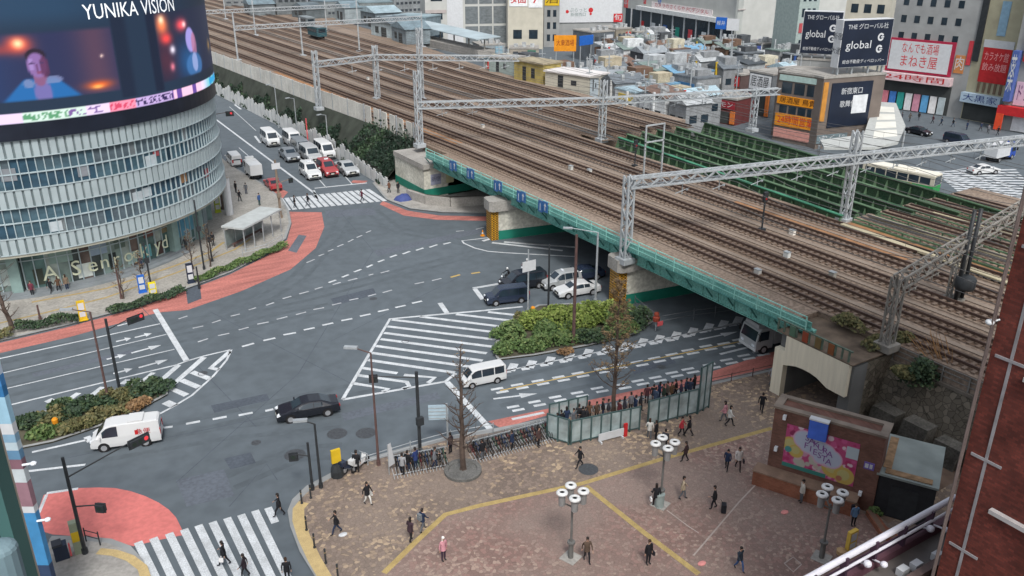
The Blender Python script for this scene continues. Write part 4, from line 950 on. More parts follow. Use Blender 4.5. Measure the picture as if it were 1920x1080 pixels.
for nm, lb, a, c, top, m_, tx_, tm_ in (('billboard','orange shop billboard standing over the low roofs',(1038,128),(1079,128),66,ORG,'大衆酒場','7a2a1a'),('billboard','plain blue billboard beside the orange one',(1085,126),(1110,122),68,BLU,'','ffffff'),
        ('banner_board','white and pale blue banner board among the low roofs',(1374,148),(1407,146),90,WH,'横丁','6a8a90'),('banner_board','narrow navy upright sign right of the white banner board',(1407,142),(1421,142),86,M('3a4a86'),'新宿','d8dce8')):
    p0, p1 = at(*a), at(*c); e = p1-p0; t = thing(nm, lb, 'sign', p0, math.atan2(e.y,e.x)); hh = hz(p0, top); z0 = 4 if nm == 'banner_board' else hz(p0, 96 if px_ok(nm, lb) else 86)
    b = MB(); b.box(0,e.length,-.15,.15,z0,hh); b.build('board', m_, t); b = MB(); b.tube((.6,.1,0),(.6,.1,z0),.15); b.tube((e.length-.6,.1,0),(e.length-.6,.1,z0),.15); b.build_each('post', STEEL, t)
    if tx_:
        b = MB(); add_text(b, tx_, (e.length/2,-.17,(z0+hh)/2), (1,0,0), (0,0,1), (hh-z0)*.42, fit=e.length*.8); b.build('lettering', M(tm_), t)
# sheds beside the tracks
def shed(name, label, a, c, top, depth, wall, roof, z0=5.9, gable=False):
    p0, p1 = at(*a,6.0), at(*c,6.0); e = p1-p0; t = thing(name, label, 'shed', (p0.x,p0.y,0), math.atan2(e.y,e.x)); h = hz(p0, top)
    b = MB(); b.box(0,e.length,0,depth,0,h); b.build('wall', wall, t)
    b = MB(); b.box(-.3,e.length+.3,-.3,depth+.3,h+.003,h+.3); b.build('roof', roof, t)
    b = MB(); b.box(e.length*.3,e.length*.42,-.06,-.003,6.1,h*.5+4); b.box(e.length*.6,e.length*.72,-.06,-.003,6.8,h-1); b.build_each('door', DARKP, t); return t
shed('shed', 'grey green corrugated shed at the edge of the tracks', (917,134), (962,138), 108, 5, mat('greygreen_sheet', (.24,.29,.28), .7, .1, .5, stretch=(6,1,1)), CONC)
shed('equipment_shed', 'mustard yellow container shed beside the tracks', (964,148), (1018,158), 113, 5, mat('mustard_sheet', (.36,.29,.10), .8, .3, .5), mat('rust_roof', (.30,.26,.18), .8, .3, .6))
shed('equipment_shed', 'cream flat roofed shed right of the mustard container shed', (1022,160), (1104,172), 134, 6, CRW, mat('white_flat_roof', (.58,.56,.55), .8, .08, .4))
shed('equipment_shed', 'small grey tank cabinet beside the cream shed', (1106,172), (1122,172), 146, 3, M('9aa5ac'), CONC)
# low drinking-alley houses
wallc = [('white','c4c8ca'),('grey','85898c'),('pale grey','a8adb0'),('beige','a89f8a'),('brown','6a5548'),('charcoal','4c5054'),('cream','b8b4a2'),('grey','8d9296')]
roofc = [('grey tin','7d858a'),('blue tarpaulin','6f97b2'),('dark tin','474d52'),('brown','6e5a50'),('pale blue tin','9ab0ba'),('white tin','b4b8ba'),('slate grey','666d73'),('grey green tin','71807c'),('grey tin','8a9196'),('pale grey','a0a5a8')]
ords = ['first','second','third','fourth','fifth','sixth','seventh','eighth','ninth','tenth','eleventh','twelfth','thirteenth']
hr = random.Random(21)
def house(x, y, wd, dp, h, wc, rc, label, style):
    t = thing('house', label, 'house', (x,y,0), -.06+hr.uniform(-.12,.12), 'low houses between tracks and shops')
    wm, rm_ = mat('house_wall_'+wc[0].replace(' ','_'), wc[1], .85, .22, .7, fine=.3), mat('house_roof_'+rc[0].replace(' ','_'), rc[1], .6, .25, .6, stretch=(1,5,1), fine=.3)
    b = MB(); b.box(0,wd,0,dp,0,h); b.build('wall', wm, t)
    b = MB()
    if style == 0: b.add([(-.3,-.3,h),(wd+.3,-.3,h),(wd+.3,dp/2,h+1.3),(-.3,dp/2,h+1.3),(wd+.3,dp+.3,h),(-.3,dp+.3,h)], [(0,1,2,3),(3,2,4,5),(1,4,2),(0,3,5),(0,5,4,1)])
    elif style == 1: b.add([(-.3,-.3,h+.02),(wd+.3,-.3,h+.02),(wd+.3,dp+.3,h+1.1),(-.3,dp+.3,h+1.1),(-.3,-.3,h+.2),(wd+.3,-.3,h+.2),(wd+.3,dp+.3,h+1.3),(-.3,dp+.3,h+1.3)], [(3,2,1,0),(4,5,6,7),(0,1,5,4),(1,2,6,5),(2,3,7,6),(3,0,4,7)])
    else: b.box(-.1,wd+.1,-.1,dp+.1,h+.004,h+.3); b.box(.3,wd-.3,.3,dp-.3,h+.304,h+.34)
    rf = b.build('roof', rm_, t)
    b = MB()
    for _ in range(hr.randint(4,7)):
        q, r_, s = hr.uniform(.4,wd-1.4), hr.uniform(.5,dp-1.2), hr.uniform(.5,.9); b.box(q,q+s*1.2,r_,r_+s,h,h+.5+hr.uniform(.5,1.3))
    if hr.random() < .5: q = hr.uniform(.5,wd-.5); b.tube((q,dp*.6,h),(q,dp*.6,h+2.6),.16)
    b.build_each('roof_unit', mat('roof_machinery', (.34,.36,.37), .6, .35, 1.2), t)
    if hr.random() < .6:
        b = MB(); z = h*hr.uniform(.5,.7); b.box(-.75,-.003,dp*.08,dp*.92,z,z+.1); b.build('awning', M(hr.choice(('8a4a44','4f6a7a','b8b8b4','5a5048','3f4a44'))), t)
    if hr.random() < .5:
        b = MB(); z = h*.5; b.box(-.06,-.003,dp*.3,dp*.7,.1,2.1); b.build('door', DKS, t)
    if hr.random() < .55:
        b = MB(); q = hr.uniform(0,dp*.5); b.box(-.5,-.1,q,q+.35,h*.35,h+hr.uniform(-.4,1.2)); b.build('upright_sign', M(hr.choice(('c8ccd0','b03a34','c8a838','d0d4d6','3a5a9a','c8cac8'))), t)
    if hr.random() < .5:
        b = MB(); b.box(wd*.2,wd*.8,dp*.2,dp*.75,h+.35,h+hr.uniform(1.5,2.6)); b.build('rooftop_hut', wm, t)
    for k in range(2):
        b = MB(); xa = wd*(.15+.45*k); b.box(xa,xa+wd*.28,-.06,-.003,h*.55,h*.55+1.3); b.build('window', GLASS, t)
        b = MB(); ya = dp*(.15+.45*k); b.box(-.06,-.003,ya,ya+dp*.28,h*.5,h*.5+1.4); b.build('window', GLASS, t)
    if hr.random() < .8:
        c = hr.choice(('b03a34','c8b04a','d8d8d4','3f6f9a','c8863a','4a7a5a','d8d8d4')); b = MB(); z = hr.uniform(2.4,h-1.6); b.box(-.2,-.06,dp*.1,dp*.8,z,z+1.1); b.build('shop_sign', M(c), t)
rowx = [(103,'nearest the tracks',107,178),(111,'second from the tracks',113,180),(119,'third from the tracks',119,186),(127,'fourth from the tracks',122,190),(136,'fifth from the tracks',124,192),(146,'sixth from the tracks',124,192), (156,'seventh from the tracks',128,196), (166,'eighth from the tracks',134,196)]
for x, rn, ya, yb_ in rowx:
    y, k = yb_, 0
    while y > ya:
        dp = hr.uniform(4.2,7.2); wc, rc = hr.choice(wallc), hr.choice(roofc); h = hr.uniform(4.6,8.2)
        y -= dp
        c3 = Vector((x+3,y+dp/2,h+1)); f_ = (c3.x*YX+c3.y*YY)*_c-(c3.z-CAM_H)*_s; qx = 960+FPX*(c3.x*YY-c3.y*YX)/f_; qy = 540-FPX*((c3.x*YX+c3.y*YY)*_s+(c3.z-CAM_H)*_c)/f_
        if 1000 < qx < 1125 and qy < 118 or 1325 < qx < 1455 and qy > 120: y -= 1; k += 1; continue
        if k < 13: house(x+hr.uniform(-.8,.8), y, hr.uniform(4.8,7.4), dp-.4, h, wc, rc, '%s house with %s roof, %s in the row %s' % (wc[0], rc[0], ords[k], rn), hr.randint(0,2))
        y -= hr.uniform(0,1.2); k += 1
for k, (x, y, hh) in enumerate([(101.5,118,10),(101.8,135,11),(102,152,10),(102.5,170,11),(109.6,128,10),(110,146,11),(110.2,164,10),(118,124,11),(118.3,150,10),(126,132,11),(126.2,158,11),(134.8,128,10),(135,150,12),(135.4,174,11),(145,140,11),(145.4,166,12),(155,150,12),(156,172,12)]):
    t = thing('utility_pole', 'grey utility pole with crossarms among the low houses, %s from the tracks side' % (ords+['fourteenth','fifteenth','sixteenth','seventeenth','eighteenth'])[k], 'pole', (x,y,0), 0, 'utility poles among the low houses')
    b = MB(); b.tube((0,0,0),(0,0,hh),.16,.11,8); b.build('pole', STEEL, t); b = MB()
    b.box(-.9,.9,-.06,.06,hh-1.0,hh-.88); b.box(-.7,.7,-.06,.06,hh-1.8,hh-1.68); b.build_each('crossarm', STEEL, t); b = MB(); b.tube((.3,.25,hh-3.0),(.3,.25,hh-2.2),.22,n=8); b.build('transformer', M('7a8084'), t)
for a, c, top, dp, wc, sgc, lb in (((1108,116),(1150,112),62,9,'5a6066','b8bcc0','dark grey four storey block among the low houses right of the blue billboard'),((1153,110),(1182,107),56,9,'8a8478','b04a44','narrow beige block with a red sign next to the dark grey block'),((1192,104),(1222,102),62,8,'7d868c','3f6a9a','small grey block with a blue sign left of the store canopy'),
        ((1388,126),(1420,124),92,7,'a8aaa4','c8863a','pale block with an orange sign below the department store corner'),((1424,134),(1450,132),84,8,'6f7478','c8ccd0','grey block with a white sign beside the navy billboards'),((1300,112),(1338,110),92,6,'8a9094','a8483f','low grey shop with a red awning before the store pillars'),((900,112),(946,110),86,8,'8f979b','7fa0b0','low grey shop row before the glass stair bay'),((955,112),(1010,112),92,7,'9a948a','3a6a5a','low beige shop row below the cream building')):
    t, L_, H_ = bpx('block_building', lb, 'building', a, c, top, dp, mat('block_wall_'+wc, wc, .85, .18, .5, fine=.25)); windows(t, L_, H_*.25, H_*.95, max(1, int(H_/3.2)), 3, wfrac=.6, hfrac=.5, m=MATS.get('dull_far_glass') or mat('dull_far_glass', (.05,.06,.07), .4, .4, .3))
    panel(t, L_*.62, L_*.9, H_*.35, H_*.9, M(sgc), y=-.4, th=.4); panel(t, .1, L_*.9, H_*.12, H_*.22, M(sgc), 'awning', y=-.7, th=.7)
    for k in range(3):
        b = MB(); q = L_*(.15+.28*k); b.box(q,q+1.2,1.5,2.6,H_+.35,H_+1.3+.4*(k % 2)); b.build('roof_unit', mat('roof_machinery', (.34,.36,.37), .6, .35, 1.2), t)
# red fronted bars near the gantry
for nm, lb, a, c, top, wm, sgn in (('bar_building','small bar with a bright red sign front above the gantry beam',(1334,186),(1384,196),134,M('5a4a48'),('やきとり',RD)),
                               ('bar_building','dark red bar with a white sign over its black opening, right below the gantry beam',(1318,226),(1377,236),180,M('6a3a3a'),('ホルモン',M('8a2a34'))),
                               ('bar_building','narrow house with a tall white upright sign at the gantry end',(1398,212),(1440,222),134,M('6a6e72'),('居酒屋',WH))):
    t, L_, H_ = bpx(nm, lb, 'bar', a, c, top, 7, wm)
    panel(t, .3, L_-.3, H_*.62, H_-.3, sgn[1] if sgn[1] is not WH else WH, txt=sgn[0], tm=SIGNW if sgn[1] is not WH else DARKP); panel(t, L_*.3, L_*.8, .2, H_*.5, DKS, 'opening', y=-.05, th=.05); panel(t, L_*.86, L_-.05, .3, H_*.55, M('c8743a'), 'lantern', y=-.4, th=.3); panel(t, .1, L_*.24, .3, H_*.5, RDP, 'noren', y=-.1, th=.06)
# corner building with yellow signs and brown tower
t, L_, H_ = bpx('corner_building', 'corner building stacked with yellow and orange sign bands beside the brown tower', 'building', (1447,262), (1527,278), 136, 12, BRN)
for z0, z1, m_, tx_, tm_ in ((.90,.98,M('9fb5b0'),'',SIGNW),(.56,.68,ORG,'居酒屋 鳥貴',M('3a1c10')),(.24,.42,ORG,'24時間営業',RD),(.06,.2,M('c08a80'),'',SIGNW)):
    panel(t, .2, L_-.2, H_*z0, H_*z1, m_, txt=tx_ or None, tm=tm_)
windows(t, L_, H_*.7, H_*.9, 1, 3, wfrac=.8, hfrac=.8); windows(t, L_, H_*.42, H_*.55, 1, 4, wfrac=.8, hfrac=.85)
t, L_, H_ = bpx('tower_building', 'brown tiled tower with black advertising screen, carrying the navy billboards', 'building', (1527,280), (1640,268), 148, 12, BRN)
panel(t, L_*.14, L_*.8, H_*.30, H_*.93, NV, 'advertising_board', rows=[('新宿東口',H_*.80,1.2),('歌舞伎町',H_*.62,1.2)], fitw=L_*.34); panel(t, L_*.5, L_*.74, H_*.48, H_*.74, M('c8ccd0'), 'picture_panel', y=-.2, th=.04); panel(t, .1, L_*.5, H_*.08, H_*.2, M('6a7a80'), 'sign_panel', txt='宝くじ', tm=SIGNW); panel(t, .1, L_*.08, H_*.4, H_*.95, M('b8803a'), 'sign_panel')
top_z = H_
def billboard(label, a, c, zb, pyt, pyb, side=None):
    """advertising box standing on steel legs from height zb"""
    p0, p1 = a, c; e = p1-p0; h0, h1 = hz(p0, pyb), hz(p0, pyt); t = thing('billboard', label, 'billboard', (p0.x,p0.y,zb), math.atan2(e.y,e.x)); L_ = e.length; h0 -= zb; h1 -= zb
    b = MB(); b.box(0,L_,0,1.8,h0,h1); b.build('box', SIGNW, t)
    b = MB(); b.box(.12,L_-.12,-.08,-.003,h0+.1,h1-.1); f = b.build('face', NV, t)
    b = MB(); hh = h1-h0
    add_text(b, 'THE グローバル社', (L_/2,-.1,h0+hh*.85), (1,0,0), (0,0,1), hh*.13, fit=L_*.8); add_text(b, '総合不動産ディベロッパー', (L_/2,-.1,h0+hh*.12), (1,0,0), (0,0,1), hh*.09, fit=L_*.84)
    add_text(b, 'global', (L_*.36,-.1,h0+hh*.47), (1,0,0), (0,0,1), hh*.24, fit=L_*.5)
    for zc in (.62,.37):
        n = 20; ro, ri = hh*.085, hh*.045; cx, cz = L_*.78, h0+hh*zc
        for q in range(n-3):
            a0_, a1_ = 2*math.pi*q/n+.5, 2*math.pi*(q+1)/n+.5
            b.poly([(cx+r_*math.cos(g_)*1.0,-.1,cz+r_*math.sin(g_)) for r_, g_ in ((ro,a0_),(ro,a1_),(ri,a1_),(ri,a0_))])
        b.box(cx,cx+ro,-.1,-.095,cz-ri*.3,cz+ri*.3)
    b.build('lettering', SIGNW, f)
    b = MB(); add_text(b, '新宿', (-.02,.9,h0+hh*.65), (0,-1,0), (0,0,1), 1.2); add_text(b, '大通', (-.02,.9,h0+hh*.35), (0,-1,0), (0,0,1), 1.2); b.build('side_lettering', M('4a4e54'), t)
    b = MB()
    for x in (.5,L_*.33,L_*.66,L_-.5): b.box(x-.12,x+.12,.3,.6,0,h0); b.box(x-.1,x+.1,1.4,1.6,0,h0)
    b.build_each('leg', STEEL, t); return t
q0, q1 = at(1558,281), at(1650,272)
billboard('front navy billboard with pale emblem rings on the brown tower roof', q0+Vector((.5,1.5,0)), q1+Vector((.3,1.5,0)), top_z+.42, 38, 128)
q0, q1 = at(1495,262), at(1568,268)
d_ = Vector((YX,YY,0))*5
t2 = billboard('rear navy billboard half hidden behind the front one', q0+d_, q1+d_, 0, 20, 100)
tw, L2, H2 = facade('roof_block', 'plain grey roof block under the rear navy billboard', 'building', q0+d_+Vector((.3,.4,0)), q1+d_+Vector((-.3,.4,0)), hz(q0+d_,112), 5, GRYW)
# pale curved canopy
cn = thing('canopy_roof', 'white panelled canopy roof with cut corners in front of the brown tower', 'canopy')
P = [(p.x,p.y) for p in wp([(1640,190),(1680,193),(1698,236),(1684,266),(1640,276),(1545,276),(1538,262),(1620,252)],4.6)]
b = MB(); b.prism(P, 4.2, 4.6); b.build('slab', mat('canopy_grey', (.40,.42,.41), .7, .1), cn)
b = MB()
for k in range(4):
    s0, s1 = k*.25+.02, k*.25+.21; A_, B_, C_, D_ = [Vector(q) for q in wp([(1650,198),(1676,200),(1683,258),(1636,262)],4.62)]
    b.poly([A_.lerp(D_,s0),B_.lerp(C_,s0),B_.lerp(C_,s1),A_.lerp(D_,s1)])
b.build('white_panel', mat('canopy_white', (.66,.66,.60), .6, .06, .5), cn)
b = MB()
for q in P[::2]: b.tube((q[0]*.985,q[1]*.985,0),(q[0]*.985,q[1]*.985,4.2),.2)
b.build_each('post', STEEL, cn)
for a, c, top, wm, sg_, lb in (((1482,150),(1518,148),-30,M('98a6a3'),M('a84a50'),'pale grey green fronted building with a small red sign behind the rear navy billboard'),((1568,140),(1648,146),-40,CRW,M('c8c0a8'),'cream block rising between the navy billboards and the grey building'),((1455,140),(1480,142),60,PALE,M('c88a88'),'small pale block with a pink roof board left of the rear navy billboard')):
    t, L_, H_ = bpx('background_building', lb, 'building', a, c, top, 10, wm)
    panel(t, L_*.1, L_*.8, H_*.5, H_*.6, sg_); windows(t, L_, H_*.3, H_*.95, 4, 3)
# right hand street front
t, L_, H_ = bpx('shop_building', 'grey building with a big white sign in red letters over its open shopfront', 'building', (1648,200), (1800,222), -70, 16, GRYW)
windows(t, L_, H_*.46, H_*.92, 4, 5, .8, L_*.85, .4, .42); o = panel(t, .1, L_*.8, H_*.27, H_*.50, M('9a2440'), 'sign_frame', y=-.5, th=.5); panel(t, .7, L_*.8-.6, H_*.285, H_*.485, SIGNW, 'sign_panel', y=-.62, th=.12, rows=[('なんでも酒場',H_*.435,2.2),('まねき屋',H_*.345,2.6)], fitw=L_*.44, tm=M('c03a40'))
panel(t, -.2, L_*.84, H_*.21, H_*.265, M('d0b8bc'), 'awning', y=-1.6, th=1.6, txt='24時間', tm=RD); panel(t, .2, L_*.84, .1, H_*.2, DKS, 'opening', y=-.04, th=.04)
for i, c in enumerate(('c87a86','3f74b8','2f8f88','d0d2d4','c0889a','5b9ac8','d8d8d8','a8b4b8')): panel(t, L_*(.02+i*.1), L_*(.02+i*.1)+1.3, .2, 3.6, M(c), 'shop_display', y=-.4, th=.3)
panel(t, L_*.82, L_*.93, H_*.3, H_*.42, M('b87a48'), txt='肉'); panel(t, L_*.94, L_*.99, H_*.36, H_*.52, M('b83a44'))
t, L_, H_ = bpx('shop_building', 'beige tiled building with a red sign panel and pale awning', 'building', (1800,222), (1884,238), -60, 14, BEI)
panel(t, L_*.22, L_*.82, H_*.27, H_*.50, RD, rows=[('カラオケ館',H_*.44,1.8),('飲み放題',H_*.37,1.6)], tm=M('e0a0a0')); panel(t, L_*.2, L_*.84, H_*.5, H_*.55, SIGNW); panel(t, L_*.42, L_*.6, H_*.58, H_*.80, M('7f9fb4'), 'sign_panel'); panel(t, -.1, L_*.86, H_*.125, H_*.19, M('a8bccc'), 'awning', y=-1.2, th=1.2, txt='大黒家', tm=M('2c3c78'))
for i in range(5): panel(t, L_*(.24+i*.12), L_*(.24+i*.12)+.5, H_*.2, H_*.27, M('6a5a4a'), 'grille', y=-.2, th=.1)
panel(t, .2, L_*.9, .1, H_*.12, DKS, 'opening', y=-.05, th=.05); panel(t, .1, L_*.14, H_*.4, H_*1.0, DARKP, 'pilaster', y=-.3, th=.3)
t, L_, H_ = bpx('shop_building', 'red fronted street corner building with a tall red banner and blue upright sign', 'building', (1872,242), (1990,262), -80, 14, GRYW)
panel(t, L_*.02, L_*.12, H_*.18, H_*.48, M('4a5f9a'), y=-1.4, th=1.4, txt='薬', tm=SIGNW); panel(t, L_*.16, L_*.42, H_*.42, H_*.98, RD, y=-.5, th=.5); panel(t, -.4, L_*.6, 3.0, 4.6, RD, 'awning', y=-1.4, th=1.4); panel(t, L_*.14, L_*.6, H_*.16, H_*.3, M('d0b0c0'), 'sign_panel', txt='ドラッグ', tm=M('6a3a6a')); panel(t, -.2, L_*.1, .2, 3.2, M('d04a2c'), 'banner', y=-1.8, th=.2); panel(t, L_*.2, L_*.7, .2, 2.9, M('c8ccd0'), 'shop_display', y=-.3, th=.2)
# parked rail cars and huts up the line
for (x, y, c, lb) in ((86.5,240,'2f5058','dark teal rail car standing far up the tracks'),(94,270,'6a7276','grey rail car standing far up the tracks beyond the teal one')):
    t = thing('rail_car', lb, 'rail car', (x,y,6.2)); b = MB(); b.box(-1.4,1.4,0,8,.8,3.2); b.build('body', M(c), t); b = MB(); b.box(-1.3,1.3,.1,7.9,3.203,3.4); b.build('roof', M('7f888c'), t)
    for k in range(4):
        b = MB(); b.box(-1.43,-1.403,1+k*1.7,2.2+k*1.7,1.9,2.8); b.build('window', GLASS, t)
    b = MB(); b.box(-1.0,1.0,-.03,-.003,1.9,2.9); b.build('windscreen', GLASS, t)
    b = MB(); b.box(-1.1,1.1,1.2,6.8,.15,.8); b.build('underframe', ARCHM, t)
for k, (px, py, h, wd, c) in enumerate(((470,30,4,9,'6f777b'),(535,26,5,10,'8a9094'),(575,36,3.5,7,'5c6569'),(648,44,5,9,'8f9a9e'),(705,52,4.5,9,'6a757b'),(735,72,4,8,'9aa6aa'),(762,84,4,7,'7a868c'),(640,20,6,10,'7f8a8e'))):
    p = at(px,py,6.0); t = thing('lineside_shed', ('first','second','third','fourth','fifth','sixth','seventh','eighth')[k]+' weathered grey lineside shed, counting along the far edge of the tracks', 'shed', (p.x,p.y,5.9), .1*(k % 3)-.1, 'lineside sheds up the tracks')
    wm = mat('lineside_wall_'+c, c, .85, .25, .5, fine=.3); b = MB(); b.box(0,wd,0,12,0,h); b.build('wall', wm, t)
    b = MB(); b.add([(-.4,-.4,h),(wd+.4,-.4,h+.01),(wd+.4,6,h+1.8),(-.4,6,h+1.8),(wd+.4,12.4,h),(-.4,12.4,h)], [(0,1,2,3),(3,2,4,5),(1,4,2),(0,3,5),(0,5,4,1)]); b.build('roof', mat('lineside_roof_%d' % (k % 3), ('6f8088','8fa2aa','5f6a70')[k % 3], .7, .25, .4, fine=.3), t)
    b = MB(); b.box(-.06,-.003,3,6,0,h*.7); b.box(-.06,-.003,7.5,9.5,1,h*.7); b.build_each('door', DKS, t)
# sheds and roofs at the head of the tracks
for a, c, top, dp, wc, rc, lb in (((520,28),(600,24),-8,12,'6f7679','596267','long grey shed at the head of the tracks'),((612,34),(668,30),4,10,'7d8486','71828b','pale shed with blue grey roof at the head of the tracks'),((676,42),(738,40),6,10,'757b7b','77888e','grey shed right of the pale one at the head of the tracks'),((738,62),(800,66),30,8,'6f7d84','86989f','low pale blue platform roof beside the white office block'),((420,12),(520,10),-30,14,'777c7e','565c60','large pale block behind the farthest gantry'),((740,30),(800,26),-30,12,'83888a','666d71','cream block left of the white office building'),
      ((560,4),(740,2),-40,14,'626a70','5d656b','row of grey blocks beyond the sheds')):
    p0, p1 = at(*a,6.0), at(*c,6.0)
    t, L_, H_ = facade('shed', lb, 'shed', p0, p1, hz(p0,top), dp, mat('shed_wall_'+wc, wc, .85, .2, .2, fine=.3), z0=5.5, roofm=mat('shed_roof_'+rc, rc, .7, .2, .2))
    windows(t, L_, 1, H_-.5, 2 if H_ < 9 else 4, 7, wfrac=.62, hfrac=.34, m=mat('dull_far_glass', (.05,.06,.07), .4, .4, .3))
# ------------------------------------------------------------------ vehicles
CARK = {
 'sedan': dict(L=4.75, W=1.8, top=[(-2.37,.62),(-2.3,.95),(-1.75,1.02),(-.95,1.38),(-.1,1.45),(.45,1.38),(1.2,1.0),(2.1,.82),(2.37,.55)], belt=.93, ws=(1.14,.52), rw=(-1.68,-1.0), panes=[(-1.25,-.42),(-.36,.72)], ax=(-1.38,1.42), r=.33),
 'van': dict(L=4.75, W=1.74, top=[(-2.37,.9),(-2.34,1.86),(-2.2,1.97),(.9,1.99),(1.3,1.86),(1.98,1.12),(2.28,.96),(2.38,.5)], belt=1.08, ws=(1.93,1.36), rw=None, panes=[(-2.1,-1.05),(-.95,.35),(.42,1.5)], ax=(-1.3,1.5), r=.33),
 'minivan': dict(L=4.9, W=1.85, top=[(-2.45,.8),(-2.4,1.7),(-2.2,1.86),(.5,1.89),(.9,1.8),(1.6,1.12),(2.28,.98),(2.45,.55)], belt=1.03, ws=(1.54,.98), rw=None, panes=[(-2.1,-1.15),(-1.08,-.05),(.02,1.15)], ax=(-1.45,1.5), r=.34),
 'taxi': dict(L=4.4, W=1.7, top=[(-2.2,.75),(-2.12,1.42),(-1.75,1.68),(-.2,1.74),(.35,1.68),(1.1,1.08),(2.0,.92),(2.2,.52)], belt=.98, ws=(1.04,.42), rw=(-2.1,-1.8), panes=[(-1.7,-1.05),(-1.0,-.15),(-.09,.75)], ax=(-1.3,1.35), r=.32),
}
CARK['cargo'] = dict(CARK['van'], panes=[(.45,1.5)])
BLK = mat('car_paint_black', (.012,.014,.02), .22, .1, .5, spec=.6); WHT = mat('car_paint_white', (.56,.575,.58), .35, .03, .5)
NVY = mat('car_paint_navy', (.02,.03,.055), .25, .1, .5, spec=.6); SLV = mat('car_paint_silver', (.40,.42,.43), .35, .05, .5, metal=.2)
REDC = mat('car_paint_red', (.32,.05,.055), .35, .08, .5); GRYC = mat('car_paint_grey', (.16,.18,.20), .35, .08, .5)
ARCH = mat('wheel_arch_black', (.01,.01,.011), .9, .1)
PLT = mat('number_plate', (.55,.56,.5), .5, .05)
def car(kind, paint, name, label, cat, loc, rz, group=None, extra=None):
    K = CARK[kind]; T = K['top']; W = K['W']/2; belt = K['belt']; L_ = K['L']/2
    t = thing(name, label, cat, loc, rz, group)
    def zt(x):
        for (a, za), (c, zc) in zip(T, T[1:]):
            if a <= x <= c: return za+(zc-za)*(x-a)/(c-a)
        return T[-1][1]
    def half(x):
        z = zt(x); e = abs(x)/L_; w = W*(1-.10*max(0, (e-.72)/.28)**2); cab = z > belt+.06
        wr = w*(.84 if kind in ('van','minivan','cargo') else .76) if cab else w*.93
        zb = min(belt, z-.05)
        return [(w*.82,.24),(w*.97,.33),(w,.6),(w*.985,zb),(wr,z-.05),(wr-.13,z)]
    xs = sorted(set([x for x, _ in T]+[-1.9,-1.0,0,1.0,1.75])); xs = [x for x in xs if T[0][0] <= x <= T[-1][0]]
    b = MB(); n = 12
    for x in xs:
        h = half(x); b.v += [(x,y,z) for y, z in h]+[(x,-y,z) for y, z in h[::-1]]
    for k in range(len(xs)-1): b.f += [(k*n+i,(k+1)*n+i,(k+1)*n+(i+1) % n,k*n+(i+1) % n) for i in range(n)]
    b.f += [tuple(range(n))[::-1] if 0 else tuple(range(n)), tuple(range((len(xs)-1)*n,len(xs)*n))[::-1]]; b.mi = [0]*len(b.f)
    body = b.build('body', paint, t)
    me = body.data; bm = bmesh.new(); bm.from_mesh(me); bmesh.ops.recalc_face_normals(bm, faces=bm.faces); bm.to_mesh(me); bm.free()
    for s in (-1, 1):
        for xa, xb in K['panes']:
            b = MB(); m_ = 3; P = []
            for i in range(m_+1):
                x = xa+(xb-xa)*i/m_; h = half(x); (y0,z0), (y1,z1) = h[3], h[4]
                zl, zh = belt+.05, min(z1-.05, belt+.05+(zt(x)-belt)*.85)
                f = lambda z: y0+(y1-y0)*(z-z0)/max(.02, z1-z0)
                P.append(((x,s*(f(zl)+.012),zl),(x,s*(f(max(zh,zl+.02))+.012),max(zh,zl+.02))))
            for (a, c), (d, e) in zip(P, P[1:]): b.poly([a,d,e,c] if s < 0 else [c,e,d,a])
            b.build('window', GLASS, t)
    def screen(nm, xa, xb):
        b = MB(); ha, hb = half(xa), half(xb); d = Vector((xb-xa,0,zt(xb)-zt(xa))); nn = Vector((-d.z,0,d.x)); nn = nn if nn.z > 0 else -nn; nn = nn.normalized()*.014
        ya, yc = ha[5][0]+.02, hb[5][0]-.0
        b.poly([Vector((xa,-ya,zt(xa)))+nn,Vector((xa,ya,zt(xa)))+nn,Vector((xb,yc,zt(xb)))+nn,Vector((xb,-yc,zt(xb)))+nn]); b.build(nm, GLASS, t)
    screen('windscreen', *K['ws'])
    if K['rw']: screen('rear_window', *K['rw'])
    else:
        b = MB(); b.poly([(-L_+.005,-W*.66,belt+.1),(-L_+.005,W*.66,belt+.1),(-L_+.03,W*.6,zt(-L_+.03)-.22),(-L_+.03,-W*.6,zt(-L_+.03)-.22)]); b.build('rear_window', GLASS, t)
    for ax in K['ax']:
        for s in (-1, 1):
            r = K['r']; y = s*(W-.16)
            b = MB(); b.tube((ax,y-s*.1,r),(ax,y+s*.175,r),r,n=16); wh = b.build('wheel', TYRE, t)
            b = MB(); b.tube((ax,y+s*.17,r),(ax,y+s*.19,r),r*.64,n=12); b.build('rim', RIM, wh)
            b = MB(); b.tube((ax,s*(W*.9),r+.02),(ax,s*(W+.004),r+.02),r*1.2,n=16); b.build('wheel_arch', ARCH, t)
    zf = .66 if kind in ('sedan','taxi') else .8
    for s in (-1, 1):
        b = MB(); x0 = L_-.2; b.obox((x0,s*W*.68), -s*.5, .3, .34, zf-.07, zf+.09); b.build('headlight', LAMPW, t)
        b = MB(); b.obox((-L_+.06,s*W*.74), 0, .16, .22, zf+.0, zf+(.18 if kind in ('sedan','taxi') else .5)); b.build('tail_light', LAMPR, t)
        b = MB(); xm = K['ws'][0]-.28; b.obox((xm,s*(W+.10)), 0, .1, .2, belt+.02, belt+.2); b.build('wing_mirror', paint, t)
    b = MB(); b.box(L_-.1,L_+.02,-W*.8,W*.8,.26,.44); b.box(-L_-.02,-L_+.1,-W*.8,W*.8,.28,.46); b.build('bumper', ARCH if paint is not WHT else M('3a3d40'), t)
    b = MB(); b.box(L_-.02,L_+.03,-.19,.19,.46,.58); b.build('number_plate', PLT, t)
